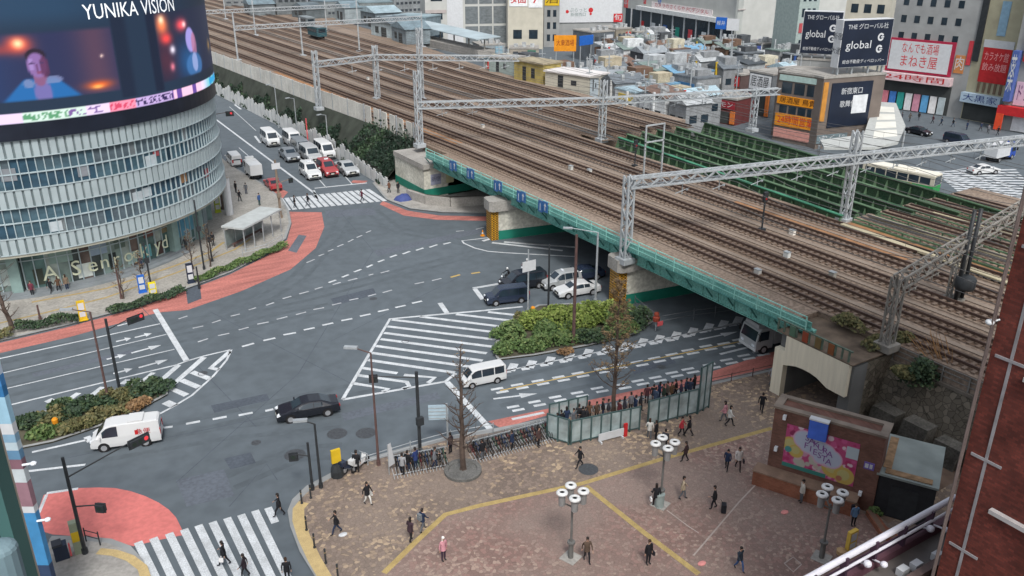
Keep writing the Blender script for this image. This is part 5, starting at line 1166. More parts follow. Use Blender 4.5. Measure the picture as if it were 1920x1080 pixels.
    b = MB(); b.box(L_-.06,L_+.008,-W*.45,W*.45,.5,.7 if kind not in ('van','cargo') else .74); b.build('grille', ARCH, t)
    if kind == 'taxi':
        b = MB(); b.box(-.25,-.02,-.22,.22,1.76,1.9); b.build('roof_lamp', LAMPW, t)
    return t
def place(fw, rw, W):
    """pose from the ground points of the near-side front and rear wheels"""
    f, r = at(*fw), at(*rw); d = (f-r).normalized(); n = Vector((-d.y,d.x,0))
    if n.dot(Vector((YX,YY,0))) < 0: n = -n
    return (f+r)/2+n*W/2, math.atan2(d.y, d.x)
c_, a_ = place((203,847),(274,837),1.74)
v1 = car('cargo', WHT, 'delivery_van', 'white delivery van with red side lettering driving beside the left planted island', 'van', c_, a_)
b = MB(); add_text(b, '急便', (-1.25,.885,1.28), (-1,0,0), (0,0,1), .5); b.box(-.92,-.7,.872,.886,1.1,1.46); o = b.build('lettering', RD, v1)
b = MB(); b.box(-1.3,-.3,-.6,.6,2.0,2.08); b.build('roof_rack', WHT, v1)
c_, a_ = place((546,794),(616,781),1.8); car('sedan', BLK, 'parked_car' if 0 else 'black_sedan', 'black sedan driving through the middle of the junction', 'car', c_, a_)
c_, a_ = place((888,729),(934,719),1.4); car('van', WHT, 'white_van', 'small white van waiting at the stop line beside the hatched area', 'van', c_, a_).scale = (.8,)*3
c_, a_ = place((930,575),(979,569),1.75); car('minivan', NVY, 'minivan', 'dark navy minivan at the stop line in front of the planted island', 'car', c_, a_).scale = (.9,)*3
c_, a_ = place((962,549),(1012,541),1.85); car('minivan', BLK, 'minivan', 'black minivan behind the navy one, beside the motorcyclist', 'car', c_, a_)
c_, a_ = place((1062,562),(1116,553),1.8); car('sedan', WHT, 'white_sedan', 'white sedan behind the planted island waiting under the bridge edge', 'car', c_, a_)
c_, a_ = place((1036,546),(1080,538),1.7); car('taxi', SLV, 'silver_car', 'silver car partly hidden behind the black post and the white sedan', 'car', c_, a_)
c_, a_ = place((1078,531),(1118,525),1.8); car('sedan', NVY, 'dark_sedan', 'dark blue car in the shade under the bridge behind the white sedan', 'car', c_, a_)
def headed(p, q): a, c = at(*p), at(*q); return math.atan2(c.y-a.y, c.x-a.x)
hs_ = headed((507,270),(580,330))
Q = [('taxi',WHT,'white taxi with red roof lamp first in the left lane at the far crosswalk','taxi',582,331),('taxi',REDC,'red taxi first in the middle lane at the far crosswalk','taxi',614,326),('sedan',SLV,'silver saloon first in the lane beside the white fence','car',651,324),
     ('minivan',SLV,'pale silver minivan second in the middle lane','van',583,300),('van',WHT,'white van second in the lane beside the fence','van',609,293),('sedan',GRYC,'grey sedan second in the left lane behind the white taxi','car',543,298),
     ('van',WHT,'white van third in the left lane with dark side windows','van',507,270),('van',WHT,'white long van third in the middle lane','van',549,272),('minivan',GRYC,'dark grey minivan tucked behind the silver minivan','van',566,287)]
for k, (kd, pt, lb, ct, px, py) in enumerate(Q):
    car(kd, pt, {'taxi':'taxi','van':'white_van','minivan':'minivan','sedan':'parked_car'}[kd], lb, ct, at(px,py), hs_, 'vehicles queueing in the far street').scale = (1.28,)*3
car('van', WHT, 'white_van', 'white van parked at the kerb beside the round building', 'van', at(440,308), hs_+math.pi)
car('sedan', REDC, 'red_car', 'dark red car behind the signal post near the far crosswalk', 'car', at(512,352), hs_+math.pi)
car('sedan', BLK, 'parked_car', 'black car on the right hand street beside the pale canopy', 'car', at(1722,252), headed((1720,250),(1800,268)), 'cars on the shopping street')
car('minivan', NVY, 'parked_car', 'dark minivan on the right hand street nearer the red shops', 'car', at(1795,270), headed((1720,250),(1800,268)), 'cars on the shopping street')
car('sedan', WHT, 'white_car', 'white car waiting beside the striped crossing at the far right', 'car', at(1843,325), headed((1843,325),(1900,322)))
def box_truck(label, loc, rz, cabm, boxm, L_=6.2, W=2.1, hh=3.0):
    t = thing('truck', label, 'truck', loc, rz); w2 = W/2
    b = MB(); b.box(-L_/2,L_/2-1.9,-w2,w2,.85,hh); b.box(-L_/2+.1,L_/2-1.9,-w2-.02,w2+.02,.84,.95); b.build('cargo_box', boxm, t)
    x1 = L_/2; x0 = x1-1.8
    P = [(x0,.5),(x1-.02,.5),(x1,1.25),(x1-.28,2.3),(x1-.5,2.45),(x0,2.45)]; b = MB()
    b.add([(x,-w2+.04,z) for x, z in P]+[(x,w2-.04,z) for x, z in P], [tuple(range(6)), tuple(range(6,12))[::-1]]+[((i+1) % 6,i,6+i,6+(i+1) % 6) for i in range(6)]); b.build('cab', cabm, t)
    d = Vector((-.28,0,1.05)).normalized(); nn = Vector((d.z,0,-d.x))*.015
    b = MB(); p, q = Vector((x1,0,1.25))+d*.06, Vector((x1,0,1.25))+d*.98
    b.poly([p+Vector((0,-w2+.16,0))+nn,p+Vector((0,w2-.16,0))+nn,q+Vector((0,w2-.22,0))+nn,q+Vector((0,-w2+.22,0))+nn]); b.build('windscreen', GLASS, t)
    for s in (-1, 1):
        b = MB(); b.poly([(x0+.5,s*(w2-.028),1.35),(x1-.15,s*(w2-.028),1.35),(x1-.38,s*(w2-.028),2.2),(x0+.5,s*(w2-.028),2.2)]); b.build('window', GLASS, t)
        b = MB(); b.box(x1-.03,x1+.03,s*w2*.62-.18,s*w2*.62+.18,.75,.98); b.build('headlight', LAMPW, t)
        b = MB(); b.box(x1-.2,x1-.1,s*(w2+.2)-.1,s*(w2+.2)+.1,1.5,1.95); b.tube((x1-.15,s*(w2-.1),2.1),(x1-.15,s*(w2+.2),1.95),.03); b.build('wing_mirror', ARCH, t)
        for ax in (x1-.9,-L_/2+1.3):
            b = MB(); b.tube((ax,s*(w2-.32),.42),(ax,s*(w2-.02),.42),.42,n=14); wh = b.build('wheel', TYRE, t); b = MB(); b.tube((ax,s*(w2-.03),.42),(ax,s*(w2),.42),.24,n=10); b.build('rim', RIM, wh)
    b = MB(); b.box(x1-.1,x1+.05,-w2+.05,w2-.05,.4,.68); b.build('bumper', M('c0c3c4'), t)
    b = MB(); b.box(x1-.9,x1-.3,-w2+.3,w2-.3,2.45,2.8); b.build('roof_deflector', cabm, t)
    b = MB(); b.box(-L_/2,x1-.1,-.4,.4,.5,.84); b.build('chassis', ARCH, t)
    return t
c_, a_ = place((1452,660),(1516,646),2.4); box_truck('silver grey truck coming out from under the bridge on the avenue', c_, a_, SLV, mat('truck_box_grey', (.30,.31,.32), .6, .1), 8.0, 2.4, 3.5)
box_truck('small white box truck parked beside the round building behind the white van', at(476,332), hs_+math.pi, WHT, WHT, 4.8, 1.8, 2.4)
box_truck('blue cab truck crossing beside the striped crossing at the far right', at(1872,300), headed((1872,300),(1930,285)), M('2c4a9a'), SIGNW, 6, 2.1, 2.9)
def bus(label, loc, rz):
    t = thing('city_bus', label, 'bus', loc, rz); L_, W = 10.5, 2.5
    b = MB(); b.box(-L_/2,L_/2,-W/2,W/2,.35,1.45); b.build('lower_body', M('2f8a4a'), t)
    b = MB(); b.box(-L_/2,L_/2,-W/2,W/2,1.453,2.9); b.build('upper_body', mat('bus_cream', (.5,.47,.38), .5, .05), t)
    b = MB(); b.box(-L_/2+.05,L_/2-.1,-W/2+.1,W/2-.1,2.9,3.05); b.box(-1,2.2,-.7,.7,3.05,3.25); b.build('roof', mat('bus_roof_white', (.68,.66,.58), .6, .05), t)
    for s in (-1, 1):
        for k in range(6):
            b = MB(); x = -L_/2+.4+k*1.62; b.box(x,x+1.45,s*(W/2)-.004 if s > 0 else s*(W/2)-.012,s*(W/2)+.012 if s > 0 else s*(W/2)+.004,1.6,2.6); b.build('window', GLASS, t)
        b = MB(); b.box(-L_/2+2,L_/2-3,s*(W/2)-.006 if s > 0 else s*(W/2)-.014,s*(W/2)+.014 if s > 0 else s*(W/2)+.006,.8,1.4); b.build('side_stripe', ORG, t)
        for ax in (-2.9,2.9):
            b = MB(); b.tube((ax,s*(W/2-.3),.48),(ax,s*(W/2+.015),.48),.48,n=14); wh = b.build('wheel', TYRE, t); b = MB(); b.tube((ax,s*(W/2),.48),(ax,s*(W/2+.03),.48),.26,n=10); b.build('rim', RIM, wh)
    for s in (-1, 1):
        b = MB(); b.box(s*L_/2-.012,s*L_/2+.012,-W/2+.15,W/2-.15,1.5,2.75); b.build('windscreen', GLASS, t)
    return t
bus('green and cream city bus with a pale roof beyond the green girders', at(1685,352), headed((1640,345),(1750,368)))
# motorcycle with rider placed with the people
def motorbike(label, loc, rz, m, group=None):
    t = thing('motorcycle', label, 'motorcycle', loc, rz, group)
    for x, nm in ((-.65,'wheel'),(.68,'wheel')):
        b = MB(); n = 18
        for i in range(n):
            a0_, a1_ = 2*math.pi*i/n, 2*math.pi*(i+1)/n; b.tube((x+.27*math.cos(a0_),0,.3+.27*math.sin(a0_)),(x+.27*math.cos(a1_),0,.3+.27*math.sin(a1_)),.055,n=6)
        wh = b.build(nm, TYRE, t); b = MB(); b.tube((x,-.04,.3),(x,.04,.3),.14,n=10); b.build('rim', RIM, wh)
    b = MB(); b.add([(-.8,-.16,.62),(-.8,.16,.62),(-.3,-.2,.4),(-.3,.2,.4),(.3,-.16,.38),(.3,.16,.38),(.5,-.2,.95),(.5,.2,.95),(.3,-.12,.62),(.3,.12,.62),(-.25,-.16,.72),(-.25,.16,.72),(-.85,-.14,.8),(-.85,.14,.8)],
        [(0,2,10,12),(2,4,8,10),(4,6,8),(1,13,11,3),(3,11,9,5),(5,9,7),(12,10,11,13),(10,8,9,11),(8,6,7,9),(6,4,5,7),(0,12,13,1),(0,1,3,2),(2,3,5,4)]); b.build('fairing', m, t)
    b = MB(); b.ball((-.4,0,.8), .42, .16, .09, 10); b.build('seat', ARCH, t)
    b = MB(); b.tube((.68,0,.3),(.45,0,1.0),.04); b.tube((.42,-.35,1.02),(.42,.35,1.02),.022); b.build('handlebar', STEEL, t)
    b = MB(); b.ball((.56,0,.82), .1, .12, .1, 8); b.build('headlight', LAMPW, t)
    b = MB(); b.box(-1.0,-.62,-.2,.2,.82,1.15); b.build('top_box', m, t)
    return t
ride = [(at(950,530), a_+.05, BLK, 'black motorcycle with rider in front of the black minivan'),(at(987,513), a_+.05, REDC, 'red motorcycle in the outer lane beyond the black minivan')]
for p, a, m, lb in ride: motorbike(lb, p, a, m)
motorbike('dark scooter parked at the corner of the plaza beside the yellow sign', at(660,884)+Vector((0,0,KH)), .4, NVY)
motorbike('white scooter parked at the corner of the plaza next to the dark one', at(676,880)+Vector((0,0,KH)), .5, WHT)

# ------------------------------------------------------------------ bicycles
def bicycle(m, loc, rz, label):
    t = thing('bicycle', label, 'bicycle', loc, rz, 'bicycles in the plaza racks')
    for x in (-.52, .52):
        b = MB(); n = 14
        for i in range(n):
            a0_, a1_ = 2*math.pi*i/n, 2*math.pi*(i+1)/n; b.tube((x+.32*math.cos(a0_),0,.34+.32*math.sin(a0_)),(x+.32*math.cos(a1_),0,.34+.32*math.sin(a1_)),.022,n=4,cap=False)
        for i in range(5): b.beam((x,0,.34),(x+.31*math.cos(i*1.257),0,.34+.31*math.sin(i*1.257)),.008,.008)
        b.build('wheel', TYRE, t)
    b = MB()
    for p, q in (((-.52,.34),(-.08,.3)),((-.08,.3),(-.2,.82)),((-.52,.34),(-.17,.72)),((-.08,.3),(.36,.72)),((-.17,.72),(.36,.8)),((.52,.34),(.34,.98))): b.tube((p[0],0,p[1]),(q[0],0,q[1]),.02,n=5)
    b.build('frame', m, t)
    b = MB(); b.ball((-.22,0,.86), .14, .08, .045, 8); b.build('saddle', ARCH, t)
    b = MB(); b.tube((.33,-.27,1.02),(.33,.27,1.02),.016,n=5); b.tube((.33,-.27,1.02),(.2,-.29,1.0),.016,n=5); b.tube((.33,.27,1.02),(.2,.29,1.0),.016,n=5); b.build('handlebar', STEEL, t)
    b = MB()
    for z in (.72,.84,.96): 
        P = [(.42,-.17,z),(.74,-.17,z),(.74,.17,z),(.42,.17,z),(.42,-.17,z)]; b.path(P, .009, 4)
    for x, y in ((.42,-.17),(.74,-.17),(.74,.17),(.42,.17),(.58,-.17),(.58,.17),(.74,0)): b.beam((x,y,.72),(x,y,.98),.01,.01)
    b.box(.42,.74,-.17,.17,.71,.72); b.build('basket', M('6a6e70'), t)
    return t
bcol = [('black',M('1b1d20')),('blue',M('28466e')),('silver',M('8a9094')),('green',M('2f5a4a')),('dark red',M('6a2a2e')),('grey',M('4a5056'))]
protos = {}
spots = []
for a, c, n in (((742,886),(838,868),17),((884,858),(1040,815),30)):
    p, q = at(*a), at(*c); d = (q-p).normalized(); nrm = math.atan2(d.x, -d.y)
    for i in range(n): spots.append((p+d*((q-p).length*(i+.3)/n), nrm+rng.uniform(-.12,.12), a[0] < 800, i))
bikes = []
for k, (p, a, first, i) in enumerate(spots):
    cn_, m = bcol[(k*7+k//3) % 6]; p = p+Vector((0,0,KH+.006)); lb = '%s bicycle packed in the rack %s the round tree base' % (cn_, 'left of' if first else 'right of')
    if cn_ not in protos: protos[cn_] = bicycle(m, p, a, lb); bikes.append(None)
    else: bikes.append((cn_, p, a, lb))
index_kids()
for q in bikes:
    if q: o = dup(protos[q[0]], q[1], q[2], q[3])
for (a, c, n, q) in (((738,896),(840,876),17,'left of the round tree base'),((886,868),(1044,824),30,'right of the round tree base')):
    p, e = at(*a), at(*c); t = thing('bicycle_rack', 'low silver bicycle rack '+q, 'bicycle rack', (p.x,p.y,KH), math.atan2((e-p).y,(e-p).x)); L_ = (e-p).length
    b = MB(); b.tube((0,0,.08),(L_,0,.08),.035)
    for i in range(n+1):
        x = L_*i/n; b.tube((x,-.45,.05),(x,.5,.35),.022,n=5)
    b.build('rails', mat('rack_silver', (.5,.52,.54), .4, .1, metal=.4), t)

# ------------------------------------------------------------------ poles, signals, lamps
LENSR = mat('red_signal_lit', (.55,.04,.05), .4, .05, emit=.45); LENSD = mat('signal_lens_dark', (.02,.03,.025), .3, .1)
def pole(name, label, cat, bx, by, ty, m, r0=.11, r1=.08, z=KH, arm=None, lamp=None, bits=(), lean=None):
    p = at(bx, by, z); h = hz(p, ty)-z; t = thing(name, label, cat, p)
    b = MB(); b.tube((0,0,0),(0,0,h),r0,r1,8); b.tube((0,0,0),(0,0,.35),r0*1.5,n=8); b.build('pole', m, t)
    for i, (fx, fy, fz, n) in enumerate(arm or ()):
        b = MB(); s = Vector((0,0,h*fz)); e = s+Vector((fx,fy,.25)); b.tube(s, e, .05, .04, 6); b.build('arm', m, t)
        d = (e-s).normalized(); ang = math.atan2(d.y, d.x)
        b = MB(); ln_ = .4*n+.1; b.obox((e.x+d.x*ln_/2,e.y+d.y*ln_/2), ang, ln_, .34, e.z-.42, e.z+.06); b.obox((e.x+d.x*ln_/2,e.y+d.y*ln_/2), ang, ln_+.1, .05, e.z-.5, e.z+.14); hd = b.build('signal_head', DARKP, t)
        for k in range(n):
            for s_ in (-1, 1):
                b = MB(); c = e+d*(.25+.4*k)+Vector((0,0,-.18)); q = Vector((-d.y,d.x,0))*s_; b.tube(c+q*.15, c+q*.19, .14, n=10); b.build('signal_lens', LENSR if k == n-1 and n > 1 else LENSD, hd)
    if lamp:
        b = MB(); fx, fy = lamp; b.tube((0,0,h),(fx,fy,h+.35),.05,.04,6); b.build('arm', m, t); b = MB(); L_ = math.hypot(fx,fy); b.obox((fx*1.15,fy*1.15), math.atan2(fy,fx), .9, .3, h+.28, h+.42); b.build('lamp_head', STEEL, t)
    for q in bits:
        kind, fz, s = q; b = MB(); zc = h*fz
        if kind == 'box': b.box(-s/2-.1,s/2+.1,-.35,-.05,zc-s,zc+s); b.build('control_box', m, t)
        if kind == 'plate': b.box(-s,s,-.16,-.12,zc-s*.7,zc+s*.7); b.build('sign_plate', q[3] if len(q) > 3 else SIGNW, t)
        if kind == 'ped': b.box(.1,.4,-.5,-.2,zc-.4,zc+.4); b.tube((0,0,zc+.3),(.25,-.35,zc+.3),.03); b.build('pedestrian_signal', DARKP, t)
    return t
pole('traffic_light', 'black signal post in the left planted island with red lit arm', 'traffic light', 226,738,598, DARKP, .13,.1, arm=[(1.6,.6,.86,3)])
pole('street_lamp', 'slim brown lamp post in the left planted island', 'street lamp', 205,758,585, BROWNP, .1,.07, lamp=(-1.3,.5))
pole('traffic_light', 'black signal post at the lower left corner with a long arm and red light', 'traffic light', 160,1037,858, DARKP, .12,.09, arm=[(3.6,1.5,.8,3),(1.1,-.9,.5,1)])
pole('traffic_light', 'thin black post with pedestrian signal at the plaza corner', 'traffic light', 586,918,830, DARKP, .1,.08, arm=[(-.7,.25,.72,1)])
pole('street_lamp', 'black lamp post with white lamp head at the plaza corner', 'street lamp', 602,914,795, DARKP, .1,.07, lamp=(-.7,.3))
pole('street_lamp', 'tall slim red brown lamp post behind the plaza corner railing', 'street lamp', 710,872,662, BROWNP, .1,.06, lamp=(-.9,.7))
pole('traffic_light', 'tall black signal post standing beside the bicycle racks', 'traffic light', 788,850,697, DARKP, .13,.12, bits=(('box',.42,.3),), arm=[(-2.4,1.2,.93,1)])
pole('utility_pole', 'black post in front of the black minivan at the island tip', 'pole', 1028,580,458, DARKP, .11,.09)
pole('utility_pole', 'brown post rising from the middle of the planted island', 'pole', 1075,645,440, BROWNP, .16,.12)
pole('street_lamp', 'pale grey post with a bracket at the bridge edge behind the white sedan', 'street lamp', 1116,566,436, STEEL, .12,.1, arm=None, lamp=(-2.0,1.6))
pole('traffic_light', 'slim grey signal post beside the black minivan with a white direction plate', 'traffic light', 990,585,468, STEEL, .09,.07, bits=(('plate',.75,.75),))
pole('traffic_light', 'thick brown signal post at the far street corner beside the round building', 'traffic light', 419,392,212, mat('brown_grey_post', (.13,.10,.09), .7, .2), .22,.16, bits=(('box',.5,.35),), arm=[(1.8,-.6,.98,2)])
pole('traffic_light', 'post with posters and signals at the far crosswalk', 'traffic light', 527,408,300, M('7a6d60'), .18,.14, bits=(('plate',.9,.55),('box',.4,.3)), arm=[(1.6,.2,.6,1)])
for px, py, ty, q in ((383,505,375,'tallest of the posts before the glass shopfront'),(398,490,420,'second post from the shelter'),(283,535,455,'post beside the yellow figure before the shopfront'),(228,560,505,'short post left of the yellow figure'),(76,600,572,'bollard like post farthest left on the far pavement'),(374,540,500,'post beside the dark box on the far pavement')):
    pole('utility_pole', 'dark street post, '+q, 'pole', px, py, ty, DARKP if px > 240 else BROWNP, .1,.08, bits=(('box',.6,.25),) if ty < 470 else ())
for px, py, ty, q in ((523,240,160,'first along the white fence from the screen building'),(558,255,185,'second along the white fence'),(617,290,216,'third along the white fence, with two lamp heads')):
    pole('street_lamp', 'grey street lamp, '+q, 'street lamp', px, py, ty, STEEL, .1,.07, lamp=(-1.2,-.6))
pole('utility_pole', 'red and white banded post on the white fence', 'pole', 578,272,222, RDP, .12,.1)
# plaza lamps
LW = mat('lamp_ring_white', (.58,.59,.59), .45, .06, 3)
def plaza_lamp(px, py, ty, label):
    p = at(px, py, KH); h = hz(p, ty)-KH; t = thing('plaza_lamp', label, 'street lamp', p, .35, 'plaza lamps with ring heads')
    b = MB(); b.tube((0,0,1.15),(0,0,h-.75),.075,.065,10); b.tube((0,0,0),(0,0,1.1),.16,.15,12); b.tube((0,0,1.1),(0,0,1.22),.24,n=12); b.build('pole', mat('lamp_post_grey', (.13,.13,.125), .6, .15), t)
    b = MB(); b.box(-.5,.5,-.5,.5,.006,.05); b.build('base_plate', CONC, t)
    for x, y in ((.44,.44),(-.44,.44),(-.44,-.44),(.44,-.44)):
        b = MB(); b.tube((0,0,h-1.05),(x*.8,y*.8,h-.75),.045,n=6); b.build('arm', MATS['lamp_post_grey'], t)
        b = MB(); b.tube((x,y,h-.85),(x,y,h-.12),.19,.21,14); ln2 = b.build('lantern', mat('lantern_grey', (.22,.22,.22), .5, .1), t)
        b = MB(); b.lathe([(.15,-.06),(.32,-.09),(.35,-.02),(.32,.05),(.19,.1),(.14,.06),(.15,-.06)], (x,y,h), 20); b.build('ring_shade', LW, ln2, True)
        b = MB(); b.lathe([(.0,.02),(.07,.02),(.17,.0)], (x,y,h), 12); b.build('lens', ARCH, ln2)
    return t
plaza_lamp(1070,1046,922, 'four ringed white plaza lamp standing alone near the two yellow lines')
plaza_lamp(1238,946,830, 'four ringed white plaza lamp farthest from the camera, beside the litter bin')
plaza_lamp(1540,1046,925, 'four ringed white plaza lamp in front of the flower mural')
# ------------------------------------------------------------------ trees and planting
BARK = mat('bark_dark', (.075,.055,.045), .9, .3, 3)
TWIG = [mat('ochre_twigs', (.17,.115,.06), .85, .3, 2), mat('brown_twigs', (.10,.07,.048), .85, .3, 2), mat('tan_twigs', (.23,.165,.085), .85, .3, 2)]
def bare_tree(name, label, p, h, spread, r, tw, z0=.16, lean=(0,0), seed=1, conic=True):
    r_ = random.Random(seed); t = thing(name, label, 'tree', p); b = MB(); n = 9; pts = []
    for i in range(n+1):
        f = i/n; pts.append(Vector((lean[0]*f+.06*math.sin(i*2.1+seed), lean[1]*f+.06*math.cos(i*1.7+seed), h*f)))
    for i in range(n): b.tube(pts[i], pts[i+1], r*(1-i/n)**.8+.02, r*(1-(i+1)/n)**.8+.02, 8, cap=i == 0)
    for i in range(6): a = i*1.05; b.tube((.0,0,.35), (r*1.5*math.cos(a), r*1.5*math.sin(a), -.02), r*.5, r*.25, 5)
    b.build('trunk', BARK, t)
    b = MB(); lf = MB(); nb = int(h*4.5)
    for k in range(nb):
        f = z0+(1-z0)*(k+.5)/nb; o = pts[min(n-1, int(f*n))].lerp(pts[min(n, int(f*n)+1)], f*n-int(f*n))
        ln_ = spread*((1-f)**.75+.12)*r_.uniform(.6,1.1) if conic else spread*r_.uniform(.5,1)*(.5+f*.5)
        a = k*2.4+r_.uniform(-.3,.3); up = r_.uniform(.25,.7); d = Vector((math.cos(a),math.sin(a),up)).normalized(); br_ = r*(.34*(1-f)+.07)
        m1 = o+d*ln_*.5+Vector((0,0,-.02*ln_)); e = o+d*ln_+Vector((0,0,.18*ln_))
        b.tube(o, m1, br_, br_*.6, 5, cap=False); b.tube(m1, e, br_*.6, .012, 5, cap=False)
        for j in range(5):
            s = o.lerp(e, r_.uniform(.3,.95)); q = s+(d+Vector((r_.gauss(0,.7),r_.gauss(0,.7),r_.uniform(.1,.7)))).normalized()*ln_*r_.uniform(.2,.4); b.tube(s, q, .018, .006, 4, cap=False)
            if tw and (f > .3 or r_.random() < .25):
                for _ in range(int(tw*(.4+f))):
                    c = s.lerp(q, r_.uniform(.2,1.1))+Vector((r_.gauss(0,.09),r_.gauss(0,.09),r_.gauss(0,.09)))
                    lo, hi = .04, .11; sz = r_.uniform(lo,hi); a1 = Vector((r_.gauss(0,1),r_.gauss(0,1),r_.gauss(0,1))).normalized(); a2 = a1.orthogonal().normalized()
                    lf.add([c-a1*sz, c+a2*sz*.35, c+a1*sz, c-a2*sz*.35], [(0,1,2,3)], r_.choice((0,0,1,2)))
    b.build('branches', BARK, t)
    if lf.v: lf.build('crown', TWIG, t)
    return t
def gz(px, py, z=KH): return at(px, py, z)
bare_tree('conifer_tree', 'tall leafless conifer with ochre twigs in front of the bus stop queue', gz(1150,772), 10.9, 2.3, .16, 22, seed=3)
bare_tree('conifer_tree', 'bare dark conifer in a round grey base among the bicycles', gz(868,882), 9.6, 2.0, .2, 1, seed=8)
bare_tree('street_tree', 'bare leaning street tree at the left edge before the glass shopfront', gz(24,618), 6.5, 2.6, .2, 0, lean=(-.8,1.2), seed=5, conic=False)
for px, py, h, q, sd in ((232,560,4.2,'left of the yellow figure',11),(395,500,5.0,'by the tall dark posts',12),(270,545,4.4,'just left of the low yellow figure',13),(362,505,4.6,'behind the dark box on the pavement',14)):
    bare_tree('street_tree', 'young bare street tree on the far pavement, '+q, gz(px,py), h, 1.2, .07, 2, seed=sd)
p = at(868,884,KH); b = MB(); b.lathe([(1.3,0),(1.3,.2),(1.2,.24),(1.0,.24),(.95,.12),(0,.12)], (0,0,.006), 28)
tag(b.build('tree_base', mat('round_base_grey', (.12,.12,.115), .85, .2, 1, fine=.3), loc=p), 'round grey kerbed base around the bare tree by the bicycles', 'tree base')
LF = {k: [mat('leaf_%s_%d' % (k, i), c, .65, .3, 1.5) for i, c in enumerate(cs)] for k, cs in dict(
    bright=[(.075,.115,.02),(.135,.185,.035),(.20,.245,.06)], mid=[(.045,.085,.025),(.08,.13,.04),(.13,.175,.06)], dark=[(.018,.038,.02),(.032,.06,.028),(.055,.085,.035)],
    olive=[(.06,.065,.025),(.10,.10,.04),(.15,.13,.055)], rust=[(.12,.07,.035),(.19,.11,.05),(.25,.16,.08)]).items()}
shr = random.Random(4)
def shrub(label, p, rx, ry, h, kind, group, n=None, name='shrub', cat='shrub'):
    t = thing(name, label, cat, p, 0, group); b = MB(); n = n or int(420*rx*ry+160)
    lob = [(shr.uniform(-.6,.6)*rx, shr.uniform(-.6,.6)*ry, shr.uniform(.55,1.05)) for _ in range(6)]
    for _ in range(n):
        cx, cy, s = shr.choice(lob); a = shr.uniform(0,6.283); u = shr.random()**.5
        v_ = shr.random(); rr = math.sqrt(1-v_*v_)*shr.uniform(.75,1.08)
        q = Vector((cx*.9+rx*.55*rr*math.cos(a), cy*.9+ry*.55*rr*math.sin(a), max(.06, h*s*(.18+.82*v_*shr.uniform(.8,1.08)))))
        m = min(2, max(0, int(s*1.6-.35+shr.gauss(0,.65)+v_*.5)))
        sz = shr.uniform(.09,.2); a1 = Vector((shr.gauss(0,1),shr.gauss(0,1),shr.gauss(0,.8))).normalized(); a2 = a1.orthogonal().normalized()
        b.add([q-a1*sz, q+a2*sz*.6, q+a1*sz, q-a2*sz*.6], [(0,1,2,3)], m)
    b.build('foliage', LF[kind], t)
    b = MB()
    for _ in range(5): cx, cy, s = shr.choice(lob); b.tube((cx*.3,cy*.3,0),(cx*.8,cy*.8,h*.6*s),.035,.015,5)
    b.build('stem', BARK, t)
def island(px, label_kerb, m):
    P = [(q.x,q.y) for q in wp(px)]; b = MB(); b.prism(P, -.05, .17); struct(b.build('planting_soil', m))
    b = MB(); Q = P+[P[0]]; b.strip(Q, .28, .176); struct(b.build('kerb', KERB))
SOILG = mat('planting_bed_soil', (.07,.065,.045), .95, .3, 1.2)
island([(926,662),(935,676),(1000,668),(1100,650),(1190,628),(1222,606),(1205,582),(1120,570),(1010,575),(945,610)], '', SOILG)
island([(40,842),(30,815),(60,782),(180,745),(290,712),(312,722),(312,742),(265,768),(190,800),(100,830)], '', SOILG)
for k, (px, py, rx, ry, h, kd, q) in enumerate([(948,655,1.6,1.2,1.2,'mid','at the tip nearest the hatched area'),(1000,652,2.0,1.3,1.3,'mid','low front one left of the brown post'),(1052,645,1.6,1.1,1.2,'mid','at the foot of the brown post'),(1110,638,2.0,1.2,1.2,'dark','front one right of the brown post'),
        (1165,625,1.8,1.2,1.4,'mid','behind the tall ochre conifer'),(1200,608,1.6,1.4,1.6,'dark','at the end nearest the red figure sign'),(1000,615,2.4,1.7,1.6,'bright','at the back left beside the yellow marker'),(1055,606,2.6,2.2,2.1,'bright','big bright one in the middle back'),
        (1110,600,2.6,2.2,2.1,'bright','biggest one beside the checkered pier'),(1150,598,2.0,1.8,1.7,'mid','under the checkered pier'),(962,632,1.8,1.5,1.4,'mid','second from the hatched area tip'),(1040,625,2.2,1.5,1.6,'mid','in the middle of the bed'),(1085,622,2.0,1.5,1.6,'bright','bright one right behind the brown post'),(1060,662,.7,.5,.5,'rust','small rust coloured one at the front kerb'),(975,600,.8,.7,.8,'olive','small dry one beside the yellow marker')]):
    shrub('%s green shrub of the right island, %s' % ({'bright':'bright','mid':'mid','dark':'dark','olive':'olive','rust':'rust'}[kd], q) if kd != 'rust' else 'rusty shrub of the right island, '+q, at(px,py,.16), rx, ry, h, kd, 'shrubs in the right planted island')
for k, (px, py, rx, ry, h, kd, q) in enumerate([(62,800,1.5,1.2,1.1,'dark','at the far left end'),(98,790,1.6,1.2,1.0,'olive','second from the left end'),(140,775,1.8,1.2,1.3,'dark','third from the left end'),(180,763,1.7,1.2,1.1,'dark','left of the lamp post'),(228,752,1.7,1.2,1.1,'olive','behind the signal post'),(272,738,1.6,1.2,1.2,'dark','beside the signal post'),(298,728,1.2,.9,1.2,'dark','at the tip by the hatching'),
        (150,798,1.9,1.1,.8,'olive','front one with dry leaves'),(205,780,1.8,1.0,.7,'olive','front one below the lamp post'),(92,815,1.5,1.0,.8,'mid','front one beside the orange marker'),(120,760,1.2,.8,.7,'mid','at the back edge'),(250,765,1.4,.9,.6,'rust','dry brownish one at the front')]):
    shrub('%s shrub of the left island, %s' % ({'bright':'bright green','mid':'mid green','dark':'dark green','olive':'olive green','rust':'rusty brown'}[kd], q), at(px,py,.16), rx, ry, h, kd, 'shrubs in the left planted island')
